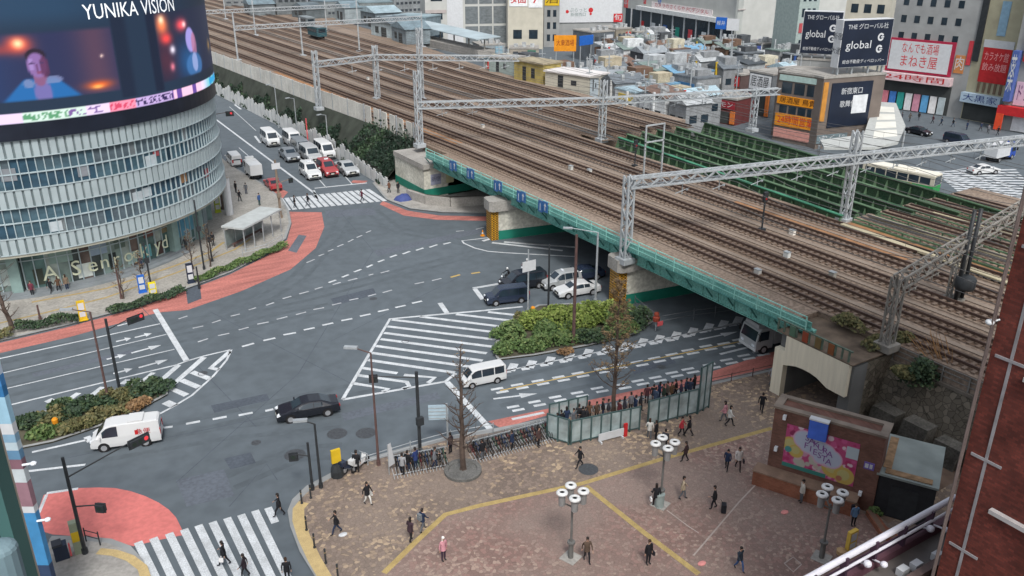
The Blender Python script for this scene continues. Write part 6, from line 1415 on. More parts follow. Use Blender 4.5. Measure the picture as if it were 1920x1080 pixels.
for k, (a, c, w_, h, kd, q) in enumerate([((205,590),(345,547),1.5,.8,'dark','in front of the yellow figure'),((30,620),(150,600),1.6,1.0,'dark','beside the leaning street tree'),((365,530),(535,462),1.3,.7,'mid','along the kerb by the shelter'),((-40,640),(25,628),1.5,.8,'olive','at the left picture edge')]):
    p0, p1 = at(*a,KH), at(*c,KH); d = p1-p0; n = max(2, int(d.length/1.3))
    t = thing('hedge', 'low clipped kerb hedge on the far pavement, '+q, 'hedge', p0, 0, 'kerb hedges'); b = MB()
    for i in range(int(d.length*170)):
        f = shr.random(); o = d*f; wv = .75+.25*math.sin(f*d.length*1.9+k); y = shr.uniform(-1,1); nn = Vector((-d.y,d.x,0)).normalized()*y*w_*.5; z = h*wv*(1-.35*y*y)*shr.uniform(.5,1.05); q_ = o+nn+Vector((0,0,z))
        sz = shr.uniform(.09,.18); a1 = Vector((shr.gauss(0,1),shr.gauss(0,1),shr.gauss(0,.8))).normalized(); a2 = a1.orthogonal().normalized()
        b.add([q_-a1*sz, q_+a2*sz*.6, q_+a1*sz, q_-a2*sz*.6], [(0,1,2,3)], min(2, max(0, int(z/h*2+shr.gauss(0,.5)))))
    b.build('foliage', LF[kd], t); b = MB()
    for i in range(n): o = d*((i+.5)/n); b.tube(o, o+Vector((0,0,h*.7)), .04, .02, 5)
    b.build('stem', BARK, t)
for px, py, z, rx, ry, h, kd, q in ((1722,722,4.0,1.3,1.2,2.4,'dark','dark green bush growing on top of the stone retaining wall'),(1640,650,5.6,1.2,.9,.7,'olive','olive dry bush above the stone wall beside the cream portal'),(1600,612,6.0,1,1.5,.9,'olive','straw coloured weeds at the end of the teal railing'),(1690,640,6.0,.9,.9,.8,'olive','small yellowish weeds by the gantry foot'),
        (1690,700,4.8,.9,1.2,.6,'olive','brown weeds on the bank behind the stone wall'),(1480,232,0,2,2,2.2,'dark','dark shrub beside the yellow signed corner building'),(775,255,5.4,1.1,1.3,1.3,'dark','dark ivy clump at the end of the noise barrier')):
    shrub(q, at(px,py,z), rx, ry, h, kd, None)
# dry reed stalks on the bank
p = at(1770,690,5.2); t = thing('reed_stalks', 'bent dry orange reed stalks leaning over the tracks above the stone wall', 'reeds', p); b = MB()
for i in range(26): a = shr.uniform(0,6.28); x, y = shr.uniform(-.7,.7), shr.uniform(-.9,.9); b.tube((x,y,0),(x*1.2-.5+shr.gauss(0,.2),y*1.2+1.0+shr.gauss(0,.5),shr.uniform(1.2,3.0)),.03,.012,4)
b.build('stalks', mat('dry_reed', (.30,.17,.075), .8, .25), t)

# ------------------------------------------------------------------ small street things
def marker(label, px, py, h, m, w_=.35):
    p = at(px,py,.02); t = thing('lane_marker', label, 'marker', p); b = MB(); b.lathe([(.28*w_/.35,0),(.28*w_/.35,.1),(.16*w_/.35,.15),(.15*w_/.35,h-.5),(.27*w_/.35,h-.42),(.3*w_/.35,h-.1),(.2*w_/.35,h),(0,h)], (0,0,0), 12); b.build('post', m, t)
    b = MB(); b.lathe([(.17*w_/.35,h*.45),(.175*w_/.35,h*.45),(.175*w_/.35,h*.55),(.17*w_/.35,h*.55)], (0,0,0), 12); b.build('band', SIGNW, t)
marker('orange lane marker at the front of the left planted island', 108,810,1.2, ORG, .26); marker('orange yellow marker at the tip of the right planted island', 999,598,1.3, ORG, .26)
def big_figure(label, px, py, m, h=1.7):
    p = at(px,py,KH); t = thing('guide_sign', label, 'sign', p); b = MB(); b.box(-.35,.35,-.12,.12,.1,h); b.box(-.4,.4,-.25,.25,0,.1); b.build('board', m, t); b = MB(); b.box(-.25,.25,-.135,-.12,h*.55,h*.9); b.box(-.25,.25,-.135,-.12,h*.2,h*.45); b.build('notice', SIGNW, t)
big_figure('yellow sign board on the far pavement beside the hedge', 157,600, YEL, 2.0); big_figure('bright yellow figure board before the glass shopfront', 288,553, M('d8c81c'), 1.4); big_figure('blue upright board left of the bright yellow figure board', 268,548, BLU, 1.9)
big_figure('dark navy cabinet on the far pavement near the hedge', 359,530, NVY, 2.2); big_figure('yellow green sign board near the street corner post', 409,398, M('a8b43a'), 2.3)
big_figure('yellow sandwich board beside the plaza lamp at the terrace edge', 1593,1033, M('d0b050'), 1.5)
b = MB(); p = at(1552,1038,KH); b.lathe([(.28,0),(.3,.25),(.1,.4),(0,.4)], (0,0,0), 10); tag(b.build('weight_bag', M('b89a72'), loc=at(1577,1038,KH)), 'tan weight bag beside the yellow sandwich board', 'bag')
t = thing('sign_stand', 'yellow topped sign stand at the plaza corner', 'sign', at(633,892,KH)); b = MB(); b.box(-.32,.32,-.1,.1,1.1,2.1); b.build('board', YEL, t); b = MB(); b.tube((0,0,0),(0,0,1.1),.05); b.lathe([(.45,0),(.45,.5),(.3,.9),(0,.95)], (0,0,0), 10); b.build('stand', DARKP, t)
t = thing('flag_banner', 'white pointed flag banner beside the red brown lamp post', 'banner', at(730,890,KH), .4); b = MB(); b.tube((0,0,0),(0,0,2.4),.03); b.build('post', STEEL, t); b = MB(); b.add([(.04,-.01,.6),(.6,-.01,.6),(.3,-.01,2.4),(.04,-.01,2.4),(.04,.01,.6),(.6,.01,.6),(.3,.01,2.4),(.04,.01,2.4)], [(0,1,2,3),(7,6,5,4),(0,4,5,1),(1,5,6,2),(2,6,7,3),(3,7,4,0)]); b.build('flag', SIGNW, t)
for px, py, q in ((566,944,'farthest, by the corner post'),(583,934,'second, beside the signal post'),(575,994,'third along the yellow kerb'),(590,1027,'fourth along the yellow kerb'),(611,1056,'fifth along the yellow kerb'),(634,1085,'nearest one at the picture bottom')):
    t = thing('bollard', 'thin black bollard on the plaza corner, '+q, 'bollard', at(px,py,KH), 0, 'bollards at the plaza corner'); b = MB(); b.lathe([(.09,0),(.09,.08),(.055,.1),(.055,.95),(.07,.97),(.06,1.05),(0,1.08)], (0,0,0), 10); b.build('post', DARKP, t); b = MB(); b.lathe([(.058,.75),(.06,.75),(.06,.83),(.058,.83)], (0,0,0), 10); b.build('band', M('8a7a5a'), t)
def guard_rail(label, px, m, h=.9, z=KH, group=None):
    P = wp(px, z); o = P[0]; t = thing('guard_rail', label, 'railing', o, 0, group); a, b = MB(), MB()
    for p, q in zip(P, P[1:]):
        n = max(1, int((q-p).length/2))
        for i in range(n): s = p.lerp(q, i/n)-o; a.tube(s, s+Vector((0,0,h)), .04, n=6)
        for z_ in (.45, .85): b.tube(p-o+Vector((0,0,h*z_)), q-o+Vector((0,0,h*z_)), .03, n=5)
    s = P[-1]-o; a.tube(s, s+Vector((0,0,h)), .04, n=6); a.build_each('post', m, t); b.build('rails', m, t)
guard_rail('grey guard rail along the road behind the bicycle racks', [(640,893),(690,872),(770,847),(845,826),(925,812)], STEEL)
guard_rail('dark guard rail along the red lane by the bus stop queue', [(1250,742),(1330,724),(1450,697)], BROWNP, .8)
guard_rail('low dark guard rail at the lower left corner pavement', [(162,1015),(188,1022)], DARKP, 1.0)
guard_rail('grey fence in the shade beside the planted island under the bridge', [(1190,575),(1235,612),(1300,600),(1380,590)], mat('dark_fence_grey', (.12,.13,.14), .7, .2), 1.2, .02)  # fence in a darker grey than the other steel rails
guard_rail('kerb railing along the far pavement by the shelter', [(455,480),(500,470),(530,452)], STEEL, .9)
t = thing('advertising_pillar', 'tall white round advertising pillar at the corner beside the round building', 'pillar', at(430,402,KH)); b = MB(); b.tube((0,0,0),(0,0,5.0),.55,n=16); b.build('shaft', SIGNW, t); b = MB(); b.tube((0,0,5.0),(0,0,5.2),.66,n=16); b.build('cap', CONC, t)
t = thing('road_sign', 'pale blue road direction sign seen from behind by the bare conifer', 'sign', at(840,838,KH), -.5); b = MB(); b.tube((0,0,0),(0,0,3.6),.07); b.build('post', STEEL, t); b = MB(); b.box(-1.3,.1,-.03,.03,2.3,3.5); b.build('plate', M('9fb4c0'), t); b = MB()
for k in range(4): b.box(-1.28,.08,-.05,-.031,2.4+k*.28,2.46+k*.28)
b.build('rib', STEEL, t)
# red figure sign at the island
t = thing('safety_sign', 'red and white safety figure sign at the end of the planted island', 'sign', at(1229,620,.02)); b = MB(); b.tube((0,0,0),(0,0,1.1),.05); b.build('post', STEEL, t); b = MB(); b.lathe([(.0,0),(.3,.1),(.34,.5),(.2,.6),(.26,.75),(.2,.95),(0,1.0)], (0,0,.9), 8); b.build('figure', M('8a3f30'), t); b = MB(); b.box(-.3,.3,-.62,-.5,.75,1.15); b.build('plate', RDP, t)
for px, py, q in ((905,442,'before the farther checkered pier'),(1160,570,'before the nearer checkered pier')):
    t = thing('traffic_cone', 'small orange white cone '+q, 'traffic cone', at(px,py,.01)); b = MB(); b.lathe([(.3,0),(.3,.05),(.16,.06),(.04,.75),(0,.75)], (0,0,0), 10); b.build('cone', ORG, t); b = MB(); b.lathe([(.125,.3),(.13,.3),(.1,.45),(.095,.45)], (0,0,0), 10); b.build('band', SIGNW, t)
# bus shelter before the round building
t = thing('bus_shelter', 'pale flat roofed bus shelter at the kerb before the round building', 'shelter', at(462,474,KH)); q = headed((462,474),(532,434)); t.rotation_euler.z = q; L_ = (at(532,434)-at(462,474)).length
b = MB(); b.box(0,L_,.0,3.0,2.75,2.95); b.build('roof', mat('shelter_roof', (.40,.43,.43), .6, .1), t)
b = MB()
for i in range(5):
    x = .2+i*(L_-.4)/4; b.box(x-.05,x+.05,.15,.25,0,2.74); b.box(x-.05,x+.05,2.75,2.85,0,2.74)
b.build_each('post', STEEL, t)
b = MB(); b.box(.3,L_-.3,2.78,2.8,.4,2.3); b.build('glass_back', mat('shelter_glass', (.16,.20,.20), .25, .15, spec=.5), t); b = MB(); b.box(1,L_-1,2.2,2.6,.4,.48); b.box(1.2,1.3,2.3,2.5,0,.4); b.box(L_-1.3,L_-1.2,2.3,2.5,0,.4); b.build('bench', BROWNP, t)
# glass screens around the bus queue
SG = mat('screen_glass_pale', (.34,.42,.43), .25, .4, .9, spec=.5, det=4); _b = SG.node_tree.nodes['Principled BSDF']; _b.inputs['Alpha'].default_value = .62
SGF = mat('screen_frame_teal', (.05,.09,.09), .5, .15)
def screens(label, a, c, h, n, hs=None):
    p, q = at(*a,KH), at(*c,KH); t = thing('glass_screen', label, 'glass screen', p, math.atan2((q-p).y,(q-p).x), 'glass screens around the bus queue'); L_ = (q-p).length; w_ = L_/n
    for i in range(n):
        hh = hs[i] if hs else h
        b = MB(); b.box(i*w_+.06,(i+1)*w_-.06,-.02,.02,.25,hh-.08); b.build('glass_panel', SG, t)
    b = MB()
    for i in range(n+1): b.box(i*w_-.05,i*w_+.05,-.06,.06,0,h+.05)
    b.box(0,L_,-.04,.04,h-.04,h+.04); b.box(0,L_,-.04,.04,.16,.24); b.build('frame', SGF, t)
screens('glass screen with one tall corner panel beside the last bicycles', (1026,822), (1066,834), 2.1, 2)
screens('long middle glass screen in front of the bare conifer', (1070,834), (1198,806), 2.0, 7)
screens('right hand glass screen beside the white barrier board', (1214,800), (1306,776), 2.2, 5)
screens('tall end glass screen closing the bus queue at the right', (1308,776), (1328,764), 4.0, 2)
screens('rear glass screen on the kerb side behind the queue', (1100,772), (1030,788), 1.4, 4)
t = thing('barrier_board', 'white low barrier board with red end in front of the glass screens', 'barrier', at(1122,831,KH), headed((1122,831),(1172,818))); b = MB(); b.box(0,2.1,-.03,.03,.15,.75); b.box(.1,.2,-.25,.25,0,.15); b.box(1.9,2.0,-.25,.25,0,.15); b.build('board', SIGNW, t); b = MB(); b.box(2.11,2.4,-.06,.06,.0,1.1); b.build('end_post', RD, t)
b = MB(); b.tube((0,0,0),(0,0,.95),.28,.3,12); b.tube((0,0,.95),(0,0,1.02),.32,n=12); o = thing('litter_bin', 'round pale litter bin at the foot of the farthest plaza lamp', 'litter bin', at(1236,950,KH)); b.build('bin', M('8d9a98'), o)
for px, py, q in ((1316,1057,'pink rag lying near the end of the yellow line'),(1471,961,'pale pink rag lying before the flower mural'),(643,1003,'white scrap of paper lying on the mosaic plaza')):
    b = MB(); b.ball((0,0,.03), .3, .2, .06, 8); tag(b.build('litter', M('d08a86') if 'pink' in q else SIGNW, loc=at(px,py,KH+.006)), q, 'litter')
# covered heap by the far corner
t = thing('covered_heap', 'heap under a blue tarpaulin on the far pavement corner', 'tarpaulin', at(757,374,KH)); b = MB()
prof = [(0,1.0),(.5,.95),(1.0,.7),(1.35,.3),(1.5,0)]; n = 14
vs = [(r_*math.cos(6.283*i/n)*(1+.18*math.sin(i*2.3)), r_*.8*math.sin(6.283*i/n), z*1.1*(1+.12*math.sin(i*1.7+r_*3))) for r_, z in prof for i in range(n)]
b.add(vs, [(k*n+i,(k+1)*n+i,(k+1)*n+(i+1) % n,k*n+(i+1) % n) for k in range(4) for i in range(n)]); b.build('tarpaulin', M('3f4c80'), t, True); t.scale = (.85,.85,.7)

# ------------------------------------------------------------------ brick block with the flower mural
def bricks(name, c1, c2, mo, sx, sy=None, flat=False):
    m = bpy.data.materials.new(name); m.use_nodes = True; t = m.node_tree; b = t.nodes['Principled BSDF']; L = t.links.new; b.inputs['Roughness'].default_value = .8; b.inputs['Specular IOR Level'].default_value = .25
    tc = t.nodes.new('ShaderNodeTexCoord'); sp = t.nodes.new('ShaderNodeSeparateXYZ'); L(tc.outputs['Object'], sp.inputs[0]); ad = t.nodes.new('ShaderNodeMath'); L(sp.outputs[0], ad.inputs[0]); L(sp.outputs[1], ad.inputs[1])
    cb_ = t.nodes.new('ShaderNodeCombineXYZ'); L(ad.outputs[0], cb_.inputs[0]); L(sp.outputs[2], cb_.inputs[1])
    br_ = t.nodes.new('ShaderNodeTexBrick'); br_.inputs['Scale'].default_value = sx; br_.inputs['Color1'].default_value = (*c1,1); br_.inputs['Color2'].default_value = (*c2,1); br_.inputs['Mortar'].default_value = (*mo,1); br_.inputs['Mortar Size'].default_value = .012; br_.inputs['Bias'].default_value = -.1
    L(cb_.outputs[0], br_.inputs['Vector']); n = t.nodes.new('ShaderNodeTexNoise'); n.inputs['Scale'].default_value = .7; n.inputs['Detail'].default_value = 5; L(tc.outputs['Object'], n.inputs['Vector'])
    r_ = t.nodes.new('ShaderNodeValToRGB'); r_.color_ramp.elements[0].color = (.65,.65,.65,1); r_.color_ramp.elements[1].color = (1.3,1.3,1.3,1); r_.color_ramp.elements[0].position = .3; r_.color_ramp.elements[1].position = .7; L(n.outputs['Fac'], r_.inputs[0])
    mx = t.nodes.new('ShaderNodeMix'); mx.data_type = 'RGBA'; mx.blend_type = 'MULTIPLY'; mx.inputs['Factor'].default_value = 1; L(br_.outputs['Color'], mx.inputs[6]); L(r_.outputs[0], mx.inputs[7]); L(mx.outputs[2], b.inputs['Base Color']); return m
BRK = bricks('dark_brick', (.13,.065,.05), (.17,.085,.065), (.12,.09,.075), 2.2)
BRK2 = bricks('plinth_red_brick', (.20,.075,.045), (.25,.10,.06), (.17,.11,.08), 2.2)
f0, f1 = at(1435,898,KH), at(1634,962,KH); e = f1-f0; FL = e.length; FH = 5.6
bb = thing('brick_block', 'dark brown brick kiosk block carrying the pink flower mural', 'building', f0, math.atan2(e.y,e.x))
b = MB(); b.box(0,FL,0,1.7,0,FH); b.build('wall', BRK, bb)
b = MB(); CT = mat('coping_tan', (.20,.165,.135), .85, .25, 1); b.box(-.1,FL+.1,-.1,.35,FH+.003,FH+.16); b.box(-.1,FL+.1,1.4,1.8,FH+.003,FH+.16); b.box(-.1,.4,.352,1.398,FH+.003,FH+.16); b.box(FL-.4,FL+.1,.352,1.398,FH+.003,FH+.16); b.build('coping', CT, bb)
b = MB(); b.box(-.6,FL-.9,-1.1,-.01,-.01,1.05); pl_ = b.build('plinth', BRK2, bb); b = MB(); b.box(-.65,FL-.85,-1.15,-.01,1.053,1.15); b.build('plinth_cap', mat('plinth_cap_stone', (.22,.15,.11), .85, .2), pl_)
mx0, mx1, mz0, mz1 = FL*.135, FL*.80, 1.5, 4.7; na, nz = 170, 80
XX, Z2 = np.meshgrid(np.linspace(0,1,na+1), np.linspace(0,1,nz+1)); g2 = np.random.default_rng(5)
rgb = np.zeros(XX.shape+(3,))+np.array((205,70,130))/255
asp = (mx1-mx0)/(mz1-mz0)
def disc(cx, cz, r_, c_, k=1.0):
    d_ = np.sqrt(((XX-cx)*asp)**2+(Z2-cz)**2); m_ = np.clip((r_-d_)*60+.5, 0, 1)*k; rgb[:] = rgb*(1-m_[...,None])+np.array(c_)/255*m_[...,None]
for _ in range(150): disc(g2.random(), g2.random(), g2.uniform(.02,.06), [(225,90,155),(190,40,105),(240,150,195),(250,225,235),(150,30,85)][g2.integers(5)])
for _ in range(26): disc(g2.uniform(.2,.8), g2.uniform(.05,.5), g2.uniform(.05,.1), [(230,200,205),(215,190,180),(225,160,190),(205,205,190)][g2.integers(4)])
for cx, cz, r_ in ((.08,.55,.17),(.17,.42,.15),(.70,.28,.22),(.86,.18,.2)): disc(cx, cz, r_, (222,190,90)); disc(cx-.01, cz+.02, r_*.6, (214,205,130))
disc(.06,.42,.07,(70,160,160)); disc(.8,.1,.06,(200,120,90))
for cx, cz, r_ in ((.26,.74,.2),(.36,.68,.22),(.46,.62,.22),(.56,.56,.22),(.66,.48,.2),(.31,.62,.15),(.52,.46,.16),(.60,.42,.14)): disc(cx, cz, r_+.02, (235,190,220))
for cx, cz, r_ in ((.26,.74,.19),(.36,.68,.21),(.46,.62,.21),(.56,.56,.21),(.66,.48,.19),(.31,.62,.14),(.52,.46,.15)): disc(cx, cz, r_, (205,216,240))
m_ = (Z2 < .10)&(XX < .62); rgb[m_] = np.array((45,140,130))/255; m_ = (XX > .84)&(Z2 > .62)&(Z2 < .88); rgb[m_] = np.array((205,225,235))/255
b = MB(); b.v = [(mx0+(mx1-mx0)*x, -.03, mz0+(mz1-mz0)*z) for x, z in zip(XX.ravel(), Z2.ravel())]; b.f = [(j*(na+1)+i, j*(na+1)+i+1, (j+1)*(na+1)+i+1, (j+1)*(na+1)+i) for j in range(nz) for i in range(na)]; b.mi = [0]*len(b.f)
MUR = bpy.data.materials.new('mural_print'); MUR.use_nodes = True; t = MUR.node_tree; vc = t.nodes.new('ShaderNodeVertexColor'); vc.layer_name = 'picture'; t.links.new(vc.outputs[0], t.nodes['Principled BSDF'].inputs['Base Color']); t.nodes['Principled BSDF'].inputs['Roughness'].default_value = .6
mo = b.build('mural', MUR, bb); set_cols(mo, rgb*.74+.06)
b = MB(); PUR = M('7a4a8a'); nx = lambda f: mx0+(mx1-mx0)*f; nzf = lambda f: mz0+(mz1-mz0)*f
for i, ch in enumerate('SAKURA'): add_text(b, ch, (nx(.30+i*.066), -.05, nzf(.80-i*.045)), (1,0,0), (0,0,1), .62)
for i, ch in enumerate('FIESTA'): add_text(b, ch, (nx(.30+i*.066), -.05, nzf(.62-i*.045)), (1,0,0), (0,0,1), .62)
b.build('lettering', PUR, mo)
b = MB(); b.box(nx(.31),nx(.56),-.4,-.04,nzf(.88),nzf(.88)+1.35); b.build('blue_board', M('4468c8'), bb); b = MB(); b.box(nx(.31)-.04,nx(.56)+.04,-.45,-.0,nzf(.88)+1.352,nzf(.88)+1.45); b.build('board_light', SIGNW, bb)
b = MB(); b.box(FL*.86,FL*.95,-.06,-.003,3.1,3.6); b.build('sign_plate', M('6a5aa0'), bb); b = MB(); b.box(FL*.87,FL*.9,-.07,-.061,3.2,3.5); b.box(FL*.91,FL*.935,-.07,-.061,3.2,3.5); b.build('sign_symbol', SIGNW, bb)
for x, z in ((.05,2.5),(.09,5.0),(.86,1.1)):
    b = MB(); b.box(FL*x,FL*x+.2,-.25,-.003,z,z+.3); b.build('wall_lamp', LAMPW, bb)
sd0 = at(1667,905,KH); t = thing('utility_shed', 'black walled shed with a grey green flat roof beside the brick block', 'shed', (f0+e*1.04+Vector((0,.3,0))), bb.rotation_euler.z+.06)
b = MB(); b.box(0,3.3,0,5.0,0,2.9); b.build('wall', mat('black_shed_wall', (.022,.024,.028), .6, .25), t); b = MB(); b.box(-.15,3.4,-.15,5.1,2.903,3.05); b.build('roof', mat('greygreen_roof', (.22,.255,.245), .75, .2, .6), t); b = MB(); b.box(.3,3.0,.05,.6,3.053,3.12); b.box(.1,.6,.7,4.7,3.053,3.1); b.build_each('roof_debris', mat('dry_leaves_brown', (.25,.16,.09), .9, .3, 3), t); b = MB(); b.box(.8,2.4,-.05,-.003,.1,2.3); b.build('door', DARKP, t)
b = MB(); b.poly([(p.x,p.y,KH+.008) for p in wp([(1640,965),(1665,985),(1740,935),(1800,900),(1780,870),(1740,850),(1690,905)])]); struct(b.build('bare_soil', mat('brown_bare_soil', (.17,.12,.09), .95, .3, .8)))
b = MB(); b.strip(wp([(1630,962),(1655,1000),(1700,1030)], .2), .35, .45); b.prism([(p.x,p.y) for p in wp([(1622,968),(1650,1010),(1680,1030),(1690,1020),(1660,998),(1634,962)])], 0, .44); tag(b.build('low_brick_wall', BRK2), 'low red brick planter wall curving below the brick block', 'wall')
shrub('small green plant in the corner beside the brick block', at(1640,965,KH), .6, .4, .6, 'mid', None, 150)

# ------------------------------------------------------------------ near roofs and facades around the viewpoint
BRW = bricks('near_red_brick', (.085,.022,.017), (.15,.036,.026), (.06,.03,.026), 2.6)
nbx = thing('brick_building', 'near dark red brick wall with grey panel joints at the right edge', 'building', (26.9,13.1,0))
b = MB(); b.box(0,20,-40,0,0,60); b.build('wall', BRW, nbx)
JG = mat('joint_strip_grey', (.22,.21,.22), .7, .2, 2)
b = MB(); b.box(-.03,-.003,-.76,-.66,0,60); b.build('vertical_joint', JG, nbx)
b = MB(); b.box(-.03,-.003,-3.36,-3.26,0,60); b.build('vertical_joint', JG, nbx)
for z in (6.2,10.06,13.9,17.74,21.56,25.4):
    b = MB(); b.box(-.045,-.003,-1.25,-.18,z-.05,z+.05); b.build('horizontal_joint', JG, nbx)
for z in (16.1,21.25): b = MB(); b.box(-.2,-.003,-6,-1.28,z-.12,z+.04); b.build('ledge', mat('pale_ledge', (.36,.34,.34), .7, .15), nbx)
b = MB(); b.tube((-.13,.06,12),(-.13,.06,40),.055,n=10); b.tube((-.3,.02,12),(-.3,.02,40),.03,n=8); b.build('drainpipe', mat('pipe_brown', (.11,.085,.08), .6, .2), nbx)
b = MB(); b.ball((-.25,.12,22.7), .14, .14, .1, 12); b.tube((-.25,.12,22.7),(0,-.05,22.8),.03); b.build('security_camera', SIGNW, nbx)
TZ = 11.0
ta, tb_ = at(1540,1080,TZ+1.1), at(1778,933,TZ+1.1); ty = (ta.y+tb_.y)/2; tx0 = ta.x-8; TL_ = tb_.x-tx0
tr2 = thing('roof_terrace', 'dark wet roof terrace below the viewpoint at the lower right', 'building', (tx0,ty,0))
b = MB(); b.box(0,TL_,-14,0,0,TZ); b.build('wall', BRW, tr2); b = MB(); b.box(0,TL_,-14,-.02,TZ+.003,TZ+.03); b.build('roof', mat('wet_grey_roof', (.10,.09,.085), .45, .4, .4, det=6), tr2)
b = MB(); b.box(0,TL_,-.3,.12,TZ+.033,TZ+.4); b.build('parapet', mat('parapet_dark_red', (.09,.04,.055), .7, .2), tr2)
for px, py in ((1755,1050),(1715,1068),(1690,1078)):
    p = at(px,py,TZ)-Vector((tx0,ty,0)); b = MB(); b.box(p.x-.2,p.x+.25,p.y-.15,p.y+.15,TZ+.03,TZ+.35); b.build('roof_lamp', SIGNW, tr2)
b = MB(); b.box(TL_-13,TL_-1,-1.9,-1.6,TZ+.03,TZ+.7); b.build('beam', mat('roof_beam', (.09,.06,.055), .7, .2), tr2)
tr3 = thing('terrace_railing', 'white and purple metal railing along the roof terrace edge', 'railing', (tx0,ty-.1,TZ+.4))
RW = mat('white_rail_enamel', (.60,.60,.66), .35, .08, 1, spec=.5); RP = mat('purple_rail_panel', (.05,.025,.045), .5, .2)
b = MB(); b.tube((0,0,.85),(TL_,0,.9),.13,n=12); b.tube((0,-.2,.55),(TL_,-.2,.55),.06,n=8); b.build('handrail', RW, tr3)
b = MB(); k = .3
while k < TL_-.2: b.box(k,k+.14,-.2,.08,0,.95); k += 1.8
b.build_each('post', RP, tr3)
b = MB(); k = .5
while k < TL_-1.8: b.box(k,k+1.5,-.03,0,.08,.5); k += 1.8
b.build('panel', RP, tr3)
for x in (TL_-10.6,TL_-6.2,TL_-2.2):
    b = MB(); b.ball((x,-.4,.45), .17, .17, .15, 10); b.tube((x,-.4,.45),(x,-.1,.3),.04,n=6); b.build('spot_lamp', RW, tr3)
    b = MB(); b.ball((x+.8,-.6,.2), .15, .15, .13, 10); b.tube((x+.8,-.6,.2),(x+.8,-.1,.1),.04,n=6); b.build('spot_lamp', RW, tr3)
# left near facade: teal frame column and the sign column behind it
TL = mat('near_teal_steel', (.05,.12,.115), .55, .12, .4); TLD = mat('near_dark_teal', (.012,.035,.045), .35, .3, .5)
FX, RX = Vector((YX,YY,0)), Vector((YY,-YX,0))
def near(px, fwd): return FX*fwd+RX*((px-960)/FPX)
def colpos(px, py, dist):
    """plan point on the vertical that passes through a pixel, at ground distance dist ahead"""
    x, y = (px-960)/FPX, (540-py)/FPX; f, up = _c+y*_s, -_s+y*_c; t = dist/f; return FX*dist+RX*(x*t)
c0 = colpos(46,1080,11.0); c1 = colpos(22,1080,11.0); c2 = colpos(-200,1080,11.0)
nl = thing('near_building', 'dark teal steel framed building edge close to the viewpoint at the left', 'building', (0,0,0))
def slab(b, p, q, dep, z0, z1): b.prism([(v_.x,v_.y) for v_ in (p,q,q+FX*dep,p+FX*dep)], z0, z1)
b = MB(); slab(b, c1, c0, .32, 0, 60); b.build('corner_column', TL, nl); b = MB(); slab(b, c2, c1-RX*.003, .5, 0, 60); b.build('wall', TLD, nl)
b = MB(); slab(b, c0+FX*.324-RX*.05, c0+FX*.324-RX*.012, .06, 0, 60); b.build('edge_strip', mat('cream_edge_strip', (.40,.36,.30), .7, .2), nl)
b = MB(); p = colpos(5,1045,9.5); b.tube((p.x,p.y,0),(p.x,p.y,hz(p,1030)),.22,n=14); b.ball((p.x,p.y,hz(p,1030)), .22, .22, .12, 14); b.build('vent_pipe', M('6a8088'), nl)
s0 = at(123,1180); 
sg = thing('sign_column', 'tall strip of blue white and red shop signs seen edge on at the left', 'sign column', s0)
H_top = 14
zz = lambda px, py: hz(at(132,1180), py)
segs = [(0,1060,M('2f3f5a')),(1060,962,M('3f7fae')),(962,950,SIGNW),(950,905,M('8a6a74')),(905,880,M('b4bcc0')),(880,862,M('7a5a64')),(862,845,M('5a7f9c')),(845,830,M('a8b8c0')),(830,815,M('7a9ab0')),(815,795,SIGNW),(795,745,M('8fb4c8')),(745,725,M('2f6a9a')),(725,705,M('3f7ab0')),(705,660,M('b4c4d4')),(660,600,M('6a4a5a'))]
for a, c, m_ in segs:
    z0 = 0 if a == 0 else hz(s0,a); z1 = hz(s0,c)
    b = MB(); V = [(0,0),(-RX.x*1.6,-RX.y*1.6),(-RX.x*1.6+FX.x*.35,-RX.y*1.6+FX.y*.35),(FX.x*.35,FX.y*.35)]; b.prism(V, z0+.004, z1); b.build('sign_panel', m_, sg)
b = MB(); b.prism([(-RX.x*1.61,-RX.y*1.61),(-RX.x*4,-RX.y*4),(-RX.x*4+FX.x*2,-RX.y*4+FX.y*2),(-RX.x*1.61+FX.x*.3,-RX.y*1.61+FX.y*.3)], 0, H_top); b.build('wall', GRYW, sg)
b = MB()
for py in (872,977): z = hz(s0,py); b.tube((0,0,z),(RX.x*.5,RX.y*.5,z+.1),.06,n=8); b.ball((RX.x*.55,RX.y*.55,z+.1), .16, .16, .1, 8)
b.build('sign_lamp', LAMPW, sg)
t = thing('street_stand', 'cluttered blue and black stand at the lower left pavement edge', 'stand', at(118,1045,KH)); b = MB(); b.box(-.4,.35,-.3,.3,0,1.0); b.build('cabinet', NVY, t); b = MB(); b.box(-.42,.1,-.32,.32,1.003,1.15); b.build('top', M('3a3d44'), t); b = MB(); b.box(.4,.5,-.3,.1,.1,.8); b.build('side_board', RDP, t)
t = thing('utility_cabinet', 'narrow greenish cabinet post with yellow panel at the lower left corner', 'cabinet', at(148,1035,KH)); b = MB(); b.box(-.22,.22,-.22,.22,0,2.2); b.build('cabinet', M('8a937e'), t); b = MB(); b.box(-.2,.2,-.235,-.221,.9,1.6); b.build('panel', YEL, t)
